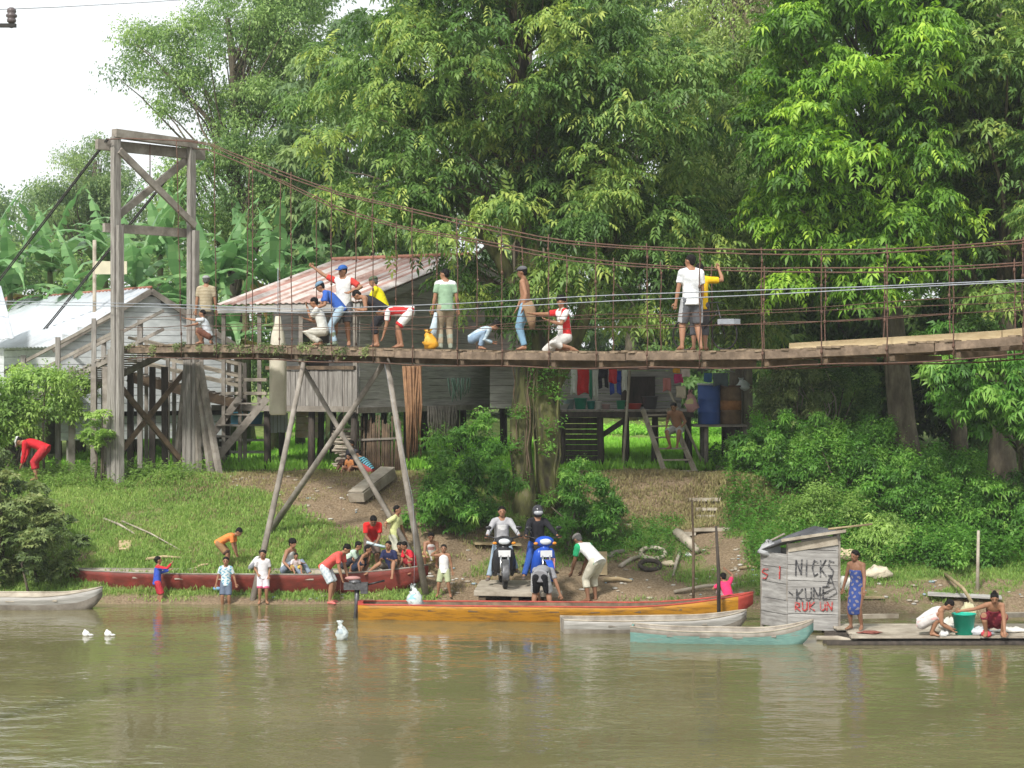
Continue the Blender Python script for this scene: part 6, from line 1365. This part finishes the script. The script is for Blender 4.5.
            if mode == 'print': pk = lambda C, upv=upv, p1=p1, ax3=ax3, fv=np.array(fw3), HH=HH: ((np.abs((C-p1)@upv-.12*HH) < .03*HH) & (np.abs((C-p1)@ax3) < .055*HH) & ((C-p1)@fv > .0)).astype(int)
            if mode == 'half': pk = lambda C, upv=upv, p1=p1, HH=HH: ((C-p1)@upv < .03*HH).astype(int)
            if mode == 'blotch': pk = lambda C, HH=HH: (np.sin(C[:, 0]*61+np.sin(C[:, 2]*47)*2)*np.sin(C[:, 2]*53+C[:, 1]*31) > .25).astype(int)
        queue(Tm, 'shirt' if sleeve != 'none' else 'vest', mats, t, .011*max(H, 1), pk)
    if legs is not None:
        Lm = MB(); Lm.tube([sp[0]+(sp[1]-sp[0])*.35, sp[0], sp[0]-(sp[1]-sp[0])*.35], [(.080*H, .062*H), (.093*H, .07*H), (.085*H, .066*H)], 14, side=s)
        for sg in (-1, 1):
            Kn, An, Hp = J['k', sg], J['f', sg], hip[sg]; Lm.ball(Hp, .066*H, 10)
            if leglen == 'short': Lm.tube([Hp, Hp.lerp(Kn, .5), Hp.lerp(Kn, .93)], [.064*H, .062*H, .058*H], 12)
            elif leglen == 'mid': Lm.tube([Hp, Hp.lerp(Kn, .5), Kn, Kn.lerp(An, .45)], [.064*H, .06*H, .05*H, .046*H], 12)
            else: Lm.tube([Hp, Hp.lerp(Kn, .5), Kn, Kn.lerp(An, .5), Kn.lerp(An, .95)], [.064*H, .058*H, .045*H, .040*H, .036*H], 12)
        mats = [cloth(legs)]; pk = None
        if legcol2 is not None:
            mode, c2 = legcol2; mats.append(cloth(c2)); ke = [np.array(hip[sg].lerp(J['k', sg], .93)) for sg in (-1, 1)]; HH = H; sv = np.array(s); p0 = np.array(pel)
            if mode == 'hem': pk = lambda C, ke=ke, HH=HH: (np.minimum(np.linalg.norm(C-ke[0], axis=1), np.linalg.norm(C-ke[1], axis=1)) < .068*HH).astype(int)
            if mode == 'side': pk = lambda C, sv=sv, p0=p0, HH=HH: (np.abs((C-p0)@sv) > .098*HH).astype(int)
            if mode == 'blotch': pk = lambda C: (np.sin(C[:, 0]*61)*np.sin(C[:, 2]*53) > .2).astype(int)
        queue(Lm, 'shorts' if leglen == 'short' else 'trousers', mats, t, .011*max(H, 1), pk)
    if wrap is not None:
        kind, c1, c2 = wrap; mb = MB(); k2 = (J['k', 1]+J['k', -1])/2; a2 = (J['f', 1]+J['f', -1])/2; wd = (J['k', 1]-J['k', -1]).length/2/H
        tp_ = [sp[2].lerp(sp[3], .25), sp[2], sp[1], sp[0]] if kind != 'waist' else [sp[1], sp[0]]
        rr = [(.094, .066), (.098, .07), (.084, .064), (.1, .08)][-len(tp_):]
        if pose == 'stand': pts = tp_+[k2.lerp(pel, .5), k2, k2.lerp(a2, .3)]; rr = rr+[(.098, .08), (.09, .072), (.085, .068)]
        else: pts = tp_; 
        mb.tube(pts, [(a*H, b*H) for a, b in rr], 16, side=s)
        if pose != 'stand':
            for sg in (-1, 1): mb.tube([hip[sg], hip[sg].lerp(J['k', sg], .5), J['k', sg]+(hip[sg]-J['k', sg])*.05], [.075*H, .066*H, .05*H], 10); mb.ball(hip[sg], .075*H, 8)
        queue(mb, 'wrap_dress', [cloth(c1), cloth(c2)], t, .011*H, lambda C, p0=np.array(pel), sv=np.array(s), HH=H: ((np.sin((C-p0)@sv/HH*70+np.sin(C[:, 2]*30))*np.sin(C[:, 2]*45) > .45)).astype(int))
    if shoes is not None:
        for sg in (-1, 1):
            An, Kn = J['f', sg], J['k', sg]; fd = (f*.95+s*sg*.25).normalized(); mb = MB()
            if shoes[0] == 'boots': mb.tube([An.lerp(Kn, .6), An.lerp(Kn, .1), An-u*.02*H], [.044*H, .034*H, .032*H], 10)
            mb.tube([An-fd*.03*H-u*.022*H, An+fd*.03*H-u*.018*H, An+fd*.11*H-u*.03*H], [(.026*H, .022*H), (.031*H, .024*H), (.026*H, .015*H)], 8, side=fd.cross(u)); queue(mb, 'boot' if shoes[0] == 'boots' else 'shoe', [plain('footwear %s' % (shoes[1],), shoes[1])], t, .012*H)
    return t, J
WH = (.74, .74, .72); RD = (.62, .04, .04)
def bp_(px, off=0, dz=0): p = BL(px, off); c = (p-BA).dot(BD); q = bt(c, off); q.z += dz+.018; return q
BG = 'people on the footbridge'
person('man with his back turned in a tan checked shirt and cap behind the tower post', bp_(206, .2), 1.62, 185, top=(.36, .30, .20), topcol2=('stripes', (.42, .36, .25)), legs=(.16, .16, .14), leglen='long', cap=cloth((.33, .33, .33)), hair='grey', group=BG, nobrim=1)
person('boy in a grey white shirt crouching at the deck edge and holding the tower post', bp_(203, -.45), 1.28, 268, 'squat', top=(.56, .60, .64), legs=(.22, .10, .07), group=BG, pitch=12, bend=10, head=(0, 0), lh=(.36, .0, .46), rh=(.36, -.1, .30))
person('man in white squatting low on the deck before the man in blue', bp_(322, -.15), 1.6, 265, 'squat', top=(.66, .66, .62), legs=(.62, .60, .52), leglen='long', group=BG, pitch=8, bend=12, pel=(-.02, .2), lh=(.2, .0, .52), rh=(.22, -.1, .36), hair='short')
person('man in a royal blue shirt, pale jeans and blue cap leaning to the left', bp_(334, .1), 1.62, 272, 'lean', top=(.05, .13, .48), legs=(.36, .48, .58), leglen='long', cap=cloth((.16, .26, .36)), group=BG, pitch=30, bend=20, head=(30, 0), lh=(.25, .1, .50), rh=(.28, -.1, .40), shoes=('boots', (.16, .20, .14)))
person('tall man in a blue cap and red sleeved shirt, one arm raised', bp_(344, .45), 1.78, -12, top=WH, topcol2=('sleeves', (.58, .06, .05)), legs=(.13, .13, .14), cap=cloth((.04, .12, .38)), group=BG, rh=(.05, -.40, .98), eprh=(.1, -.3, -1), lh=(.12, .12, .66), eplh=(-.2, 1, -.2), head=(8, -30), rf=(.02, -.11, .045))
person('man in a bright yellow shirt with grey hair behind the man in black', bp_(378, .55), 1.62, 262, 'lean', top=(.80, .70, .02), legs=(.08, .08, .09), hair='grey', cap=cloth((.10, .13, .08)), group=BG, pitch=14, bend=12, head=(14, 0), lh=(.2, .0, .5), rh=(.2, -.1, .5), nobrim=1)
person('young man in black leaning forward with his arms hanging down', bp_(377, .05), 1.6, 268, 'lean', top=(.03, .03, .035), sleeve='none', legs=(.03, .03, .035), leglen='mid', group=BG, pitch=48, bend=16, head=(62, 0), lh=(.26, .06, .50), rh=(.30, -.06, .47))
person('young man in a white and red kit bending over to the deck', bp_(401, -.25), 1.58, 270, 'bendover', top=WH, topcol2=('sides', RD), legs=WH, legcol2=('hem', RD), group=BG, head=(70, 0), pitch=76, lh=(.23, .08, .10), rh=(.24, -.08, .14))
person('man with his back turned in a green shirt with a white yoke', bp_(446, .1), 1.66, 195, top=(.28, .42, .28), topcol2=('yoke', WH), legs=(.36, .29, .20), leglen='long', group=BG, head=(4, 50), lh=(.03, .16, .46), rh=(.0, -.16, .46), shoes=('boots', (.30, .33, .26)))
mb = MB(); q = bp_(437, -.1); mb.tube([q+Vector((-.02, 0, .74)), q+Vector((-.06, 0, .45)), q+Vector((-.12, 0, .2))], [(.03, .03), (.07, .05), (.11, .05)], 9); o = mb.build('cloth', cloth((.50, .60, .66)), None, loc=q); tag(o, 'pale blue cloth dangling from the hand of the man in the green shirt', 'cloth')
person('boy in a light blue jacket squatting and bowed forward on the deck', bp_(479, -.1), 1.35, 88, 'squat', top=(.40, .52, .60), topcol2=('blotch', (.56, .64, .68)), sleeve='long', legs=(.26, .36, .48), leglen='long', hair='bushy', group=BG, pitch=44, bend=26, head=(48, 0), lh=(.2, .05, .12), rh=(.2, -.05, .10))
person('bare chested man in blue jeans and a grey cap, standing on the deck', bp_(526, 0), 1.66, 258, legs=(.22, .38, .52), leglen='long', cap=cloth((.13, .13, .14)), group=BG, skin=0, head=(8, 0), lh=(.0, .15, .5), rh=(.12, -.10, .50))
mb = MB(); q = bp_(530, -.12); mb.tube([q+Vector((-.06, 0, .92)), q+Vector((.0, 0, .78)), q+Vector((.03, 0, .60)), q+Vector((.05, 0, .42))], [(.11, .08), (.12, .08), (.09, .07), (.05, .04)], 10); o = mb.build('waist_cloth', cloth((.30, .20, .12)), None, loc=q); tag(o, 'tan cloth hanging from the waist of the bare chested man', 'cloth')
person('man in a white and red football shirt kneeling on the deck and looking at us', bp_(562, -.2), 1.66, -68, 'kneel', top=WH, topcol2=('sides', RD), legs=(.60, .58, .54), leglen='mid', group=BG, head=(2, 55), pitch=2, rh=(.32, -.12, .42), lh=(.20, .08, .34), kplf=(1, .3, -.2), kprf=(1, -.3, -.2), lf=(-.06, .14, .03), rf=(-.1, -.12, .03), hair='bushy')
person('man in a white shirt and dark grey shorts seen from behind above the ladder', bp_(692, -.25), 1.74, 188, top=(.76, .77, .78), legs=(.13, .135, .15), legcol2=('side', (.45, .46, .48)), group=BG, head=(4, 40), lf=(.0, .10, .045), rf=(-.03, -.09, .045), lh=(.0, .17, .46), rh=(.1, -.13, .44))
person('person in yellow with one arm raised, half hidden by the man in white', bp_(699, .45), 1.66, 170, top=(.80, .50, .02), legs=(.10, .10, .11), leglen='mid', group=BG, rh=(.06, .0, .5), lh=(.02, -.0, .5), head=(4, 20), twist=0) if False else person('person in yellow with one arm raised, half hidden by the man in white', bp_(700, .45), 1.62, 175, top=(.80, .50, .02), legs=(.10, .10, .11), leglen='mid', group=BG, rh=(.12, -.22, .92), eprh=(0, -1, -.3), lh=(.02, .15, .5))
# a handlebar and basket of the bicycle wheeled by the person in yellow
bc = thing('bicycle', bp_(712, .5), 'dark bicycle with a grey carrier held behind the man in white', 'bicycle')
q0 = bp_(705, .55)
for k in (-.45, .45):
    mb = MB(); c = q0+BD*k+Vector((0, 0, .3)); mb.tube([c+BD*(.28*math.cos(x))+Vector((0, 0, .28*math.sin(x))) for x in np.linspace(0, 2*math.pi, 22)], [.018]*22, 6, cap=False)
    for j in range(8): x = j*math.pi/4; mb.tube([c, c+BD*(.28*math.cos(x))+Vector((0, 0, .28*math.sin(x)))], .003, 4)
    mb.build('wheel', W['rubber'], bc)
mb = MB(); U = Vector((0, 0, 1))
for a, b_ in (((-.45, .3), (-.1, .32)), ((-.1, .32), (.28, .68)), ((-.1, .32), (-.22, .76)), ((-.22, .70), (.28, .70)), ((-.45, .3), (-.2, .68)), ((.45, .3), (.28, .85))): mb.tube([q0+BD*a[0]+U*a[1], q0+BD*b_[0]+U*b_[1]], .016, 6)
mb.build('frame', W['black'], bc); mb = MB(); mb.tube([q0+BD*.28+U*.86-BP*.25, q0+BD*.30+U*.88, q0+BD*.28+U*.86+BP*.25], .012, 6); mb.build('handlebar', W['black'], bc)
mb = MB(); mb.box(q0+BD*.55+U*.52, (.36, .2, .1), rz=-.75); mb.build('carrier', W['wire'], bc); mb = MB(); mb.ball(q0-BD*.22+U*.78, (.12, .07, .035), 8, side=BD); mb.build('saddle', W['rubber'], bc)

# ---- on the upper bank
person('person in red bending down among the light green shrubs at the left', on_ground(37, 481), 1.6, 265, 'bendover', top=(.60, .03, .04), sleeve='long', legs=(.50, .04, .05), leglen='mid', cap=cloth(WH), pitch=58)
FM = 'family seated by the firewood'
person('woman in dark clothes sitting by the firewood with an infant', at(356, 474, 47.0), 1.5, -40, 'sit', top=(.05, .05, .06), legs=(.10, .06, .05), leglen='mid', skin=1, female=True, group=FM, hair='tied')
person('person in a black and sky blue striped shirt sitting beside the firewood', at(366, 478, 46.2), 1.25, 250, 'squat', top=(.04, .05, .06), topcol2=('stripes', (.16, .48, .60)), legs=(.45, .10, .10), group=FM)
person('small child in orange on the lap of the woman by the firewood', at(351, 474, 46.5), .85, -30, 'sit', top=(.55, .22, .08), legs=(.30, .14, .09), child=1.25, group=FM)
person('half dressed person sitting on a rung of the ladder below the platform', at(678, 436, 47.35), 1.55, -25, 'chair', legs=(.46, .46, .44), skin=0, hair='short', pel=(0, .12), lf=(.17, .05, -.14), rf=(.19, -.06, -.16), lh=(.16, .10, .13), rh=(.10, -.16, .14), pitch=14, bend=24, head=(24, 0))
# ---- lower bank, left
LG = 'children by the waterside'
def g_(px, py): return on_ground(px, py)
def wade(px, py, z=-.12): Y = (HC-0)*F/(py-HY); return Vector(((px-512)/F*Y, Y, z))
person('small child in a red and blue outfit wading with both arms stretched forward', wade(157, 603), 1.08, 110, top=(.05, .10, .48), topcol2=('yoke', (.55, .04, .05)), sleeve='long', legs=(.52, .05, .07), leglen='short', child=1.15, group=LG, lh=(.25, .1, .72), rh=(.25, -.1, .86), head=(-5, 0))
person('boy in an orange shirt stooping on the grass behind the red boat', g_(222, 571)+Vector((.08, 0, .03)), 1.2, 82, 'bendover', top=(.78, .25, .07), legs=(.30, .18, .09), child=1.1, group=LG, pitch=52, bend=16, head=(48, 0), lh=(.2, .05, .22), rh=(.22, -.05, .18), legcol2=('hem', (.10, .06, .05)))
person('small child in a white and blue printed shirt and jeans shorts facing the water', wade(226, 604), 1.08, 3, top=(.62, .68, .70), topcol2=('blotch', (.14, .36, .50)), legs=(.13, .16, .22), leglen='short', child=1.2, hair='short', group=LG, lh=(.02, .2, .45), rh=(.02, -.2, .44))
mb = MB(); q = wade(217, 601); mb.ball(q+Vector((0, -.02, .38)), (.09, .06, .045), 10); mb.tube([q+Vector((-.05, 0, .40)), q+Vector((0, 0, .46)), q+Vector((.05, 0, .40))], .008, 5); o = mb.build('sandal', plain('light blue sandal', (.20, .38, .60)), None, loc=q+Vector((0, 0, .36))); tag(o, 'light blue sandal held in the hand of the child in the printed shirt', 'sandal')
person('small child in a white shirt and pink hemmed shorts beside the raking pole', g_(263, 604), 1.1, 10, top=(.70, .68, .70), legs=(.70, .62, .66), legcol2=('hem', (.62, .12, .22)), child=1.15, group=LG, head=(4, -20), lh=(.08, .1, .52), rh=(.06, -.1, .56))
person('woman in a white sleeveless top sitting in the red boat with an infant', at(286, 576, 40.2), 1.42, 60, 'sit', top=(.72, .72, .68), sleeve='none', legs=(.25, .30, .38), leglen='long', hair='bushy', female=True, group=LG, lh=(.25, .05, .2), rh=(.2, -.18, .14))
person('infant in white and pink on the lap of the woman in the boat', at(295, 573, 39.9), .72, 20, 'sit', top=(.70, .60, .60), legs=(.66, .52, .10), child=1.3, group=LG)
person('child in a white shirt crouching behind the raking pole at the red boat', at(256, 575, 40.6), 1.0, 60, 'squat', top=(.70, .70, .70), legs=(.3, .3, .34), child=1.15, group=LG)
person('tall boy in a coral red shirt and white shorts stooping over the red boat', g_(330, 604), 1.5, 75, 'lean', top=(.72, .12, .10), legs=(.60, .66, .68), legcol2=('blotch', (.45, .52, .58)), group=LG, pitch=44, bend=12, head=(40, 0), lh=(.24, .06, .34), rh=(.22, -.1, .30), pel=(-.07, .5), shoes=('flat', (.60, .16, .14)))
person('boy in a pale mint shirt leaning into the red boat', at(350, 574, 40.2), 1.25, 80, 'squat', top=(.52, .66, .54), legs=(.04, .04, .05), child=1.08, group=LG, pitch=26, lh=(.2, .1, .1), rh=(.24, -.02, .12))
person('boy in a black sleeveless top squatting in the red boat', at(361, 576, 40.0), 1.18, 70, 'squat', top=(.025, .025, .03), sleeve='none', legs=(.03, .04, .07), child=1.1, group=LG, head=(5, 10), lh=(.15, .05, .35), rh=(.05, -.16, .08))
person('man in a red shirt standing bowed behind the children in the boat', at(372, 574, 40.9), 1.5, 10, 'lean', top=(.66, .03, .03), legs=(.16, .12, .10), group=LG, pitch=26, bend=22, head=(48, 0), lh=(.22, .04, .46), rh=(.24, -.04, .48), skin=1)
mb = MB(); q = at(376, 545, 40.5); mb.tube([q+Vector((-.2, 0, .06)), q, q+Vector((.2, -.02, -.04))], [(.05, .03)]*3, 9); o = mb.build('folded_cloth', cloth((.55, .68, .72)), None, loc=q); tag(o, 'pale blue folded cloth held below the red shirted man', 'cloth')
person('boy in a pale yellow shirt standing at the back of the group in the boat', at(394, 570, 41.2), 1.42, 70, top=(.70, .74, .34), legs=(.60, .60, .48), group=LG, head=(0, 10), rh=(.0, -.3, .68), lh=(.1, .2, .5), pitch=6)
person('boy in a navy shirt sitting on the gunwale of the red boat, legs stretched out', at(391, 573, 39.9), 1.25, -18, 'sit', top=(.03, .035, .09), legs=(.13, .11, .09), child=1.08, group=LG, lf=(.30, .14, -.02), rf=(.28, -.30, .03), lh=(.24, .08, .24), rh=(.24, -.08, .24), pel=(0, .08))
person('boy in a bright red shirt hunched at the right end of the red boat', at(410, 574, 39.95), 1.2, -55, 'squat', top=(.64, .03, .05), legs=(.45, .05, .06), child=1.08, group=LG, pitch=20, lh=(.15, .1, .35), rh=(.2, -.05, .12))
person('child peeping out between the navy and the red shirted boys', at(403, 571, 40.7), 1.15, -20, 'squat', top=(.50, .38, .24), legs=(.3, .2, .12), child=1.1, group=LG)
person('child in a white sleeveless shirt sitting behind the raking pole at the boat end', at(431, 568, 40.6), 1.25, 5, 'squat', top=(.72, .70, .68), sleeve='none', topcol2=('print', (.6, .3, .28)), legs=(.55, .50, .20), child=1.1, group=LG, pitch=8)
person('small smiling child in a white vest and pale green shorts standing on the mud', g_(444, 598), 1.08, -5, top=(.74, .74, .74), sleeve='none', legs=(.42, .46, .28), child=1.15, group=LG, rh=(.05, -.14, .88), eprh=(0, -1, .1), lh=(.02, .17, .46), lf=(0, .12, .045), rf=(.0, -.12, .045), head=(0, 0))
# ---- the landing
q = BQ1
def rider(label, O, face, **k): return person(label, O, 1.62, face, 'chair', group='riders on the motorcycles', pel=(-.24, .515), pitch=-2, bend=14, lh=(.06, .21, .62), rh=(.06, -.21, .62), head=(2, 0), **k)
rider('rider in a light grey sweater with a white print on the black motorcycle', wp(503, 38.9, .41), 4, top=(.42, .42, .44), topcol2=('print', (.72, .72, .72)), sleeve='long', legs=(.30, .38, .46), leglen='long', lf=(-.02, .17, .20), rf=(.03, -.20, .045), shoes=('shoe', (.16, .13, .11)))
rider('rider in a black jacket and silver helmet on the blue motorcycle', wp(541, 38.85, .41), 12, top=(.025, .027, .03), sleeve='long', legs=(.04, .10, .36), leglen='long', lf=(.02, .16, .20), rf=(.06, -.26, .045), helmet=plain('dark helmet shell', (.05, .05, .06), rough=.2), shoes=('shoe', (.10, .08, .07)))
WG = 'men working at the landing'
person('person in a grey shirt and black shorts bent double in front of the blue motorcycle', wp(541, 37.35, .0), 1.6, 172, 'bendover', top=(.30, .30, .32), legs=(.02, .02, .024), legcol2=('side', (.50, .50, .50)), group=WG, lf=(.0, .10, .045), rf=(.0, -.12, .045), pitch=70, lh=(.2, .05, .2), rh=(.14, -.26, .14), pel=(-.06, .5), head=(85, 0))
person('man in a white shirt with green sleeves stooping at the landing', g_(592, 602), 1.74, 222, 'lean', top=WH, topcol2=('sleeves', (.03, .38, .16)), legs=(.62, .59, .48), leglen='mid', cap=cloth((.20, .19, .18)), hair='grey', group=WG, skin=1, pitch=48, bend=12, head=(44, 0), lh=(.26, .1, .28), rh=(.26, -.05, .25), nobrim=1)
mb = MB(); q = wp(551, 38.9, .95); mb.box(wp(551, 38.5, .86), (.16, .02, .3)); o = mb.build('jerrycan', plain('rose plastic can', (.62, .28, .28)), None, loc=q); tag(o, 'rose coloured flat can strapped beside the blue motorcycle', 'can')
# ---- right bank
person('child in a bright pink shirt behind the bow of the yellow boat', at(726, 606, 37.6), 1.1, 200, 'squat', top=(.78, .05, .16), legs=(.3, .2, .2), child=1.12, rh=(.18, -.1, .62), lh=(.12, .1, .4), pitch=18)
person('woman standing on the raft in a blue patterned wrap, her hair tied up', wp(857, 34.3, .13), 1.46, -38, 'stand', wrap=('chest', (.045, .075, .24), (.22, .20, .24)), hair='tied', female=True, skin=1, lh=(.12, .16, .48), rh=(.02, -.18, .50), head=(14, -12))
person('washer in a pale flowered cloth squatting and bending to the water', wp(930, 33.55, .13), 1.42, 78, 'squat', wrap=('waist', (.60, .56, .54), (.70, .40, .38)), top=(.62, .60, .60), sleeve='none', group='women washing on the raft', pitch=40, bend=24, head=(48, 0), lh=(.24, .04, .10), rh=(.26, -.06, .08))
person('woman in a maroon wrap squatting with one arm on the teal bucket', wp(994, 33.4, .13), 1.46, -12, 'squat', wrap=('chest', (.16, .02, .035), (.30, .06, .07)), hair='bun', female=True, group='women washing on the raft', lh=(.2, .12, .03), rh=(.02, -.38, .30), pitch=26, bend=18, head=(28, 0))
flush()
# ------------------------------------------------------------------ damp river air
mb = MB(); mb.box((0, 0, 20), (1500, 1500, 46.4)); hz = mb.build('haze', [], None)
m = bpy.data.materials.new('damp air'); m.use_nodes = True; nt = m.node_tree; nt.nodes.remove(nt.nodes['Principled BSDF'])
pv = nt.nodes.new('ShaderNodeVolumePrincipled'); pv.inputs['Color'].default_value = (.93, .95, .97, 1); pv.inputs['Density'].default_value = HAZE_D = .0006; pv.inputs['Anisotropy'].default_value = .2
nt.links.new(pv.outputs[0], nt.nodes['Material Output'].inputs['Volume']); hz.data.materials.append(m); hz['kind'] = 'stuff'
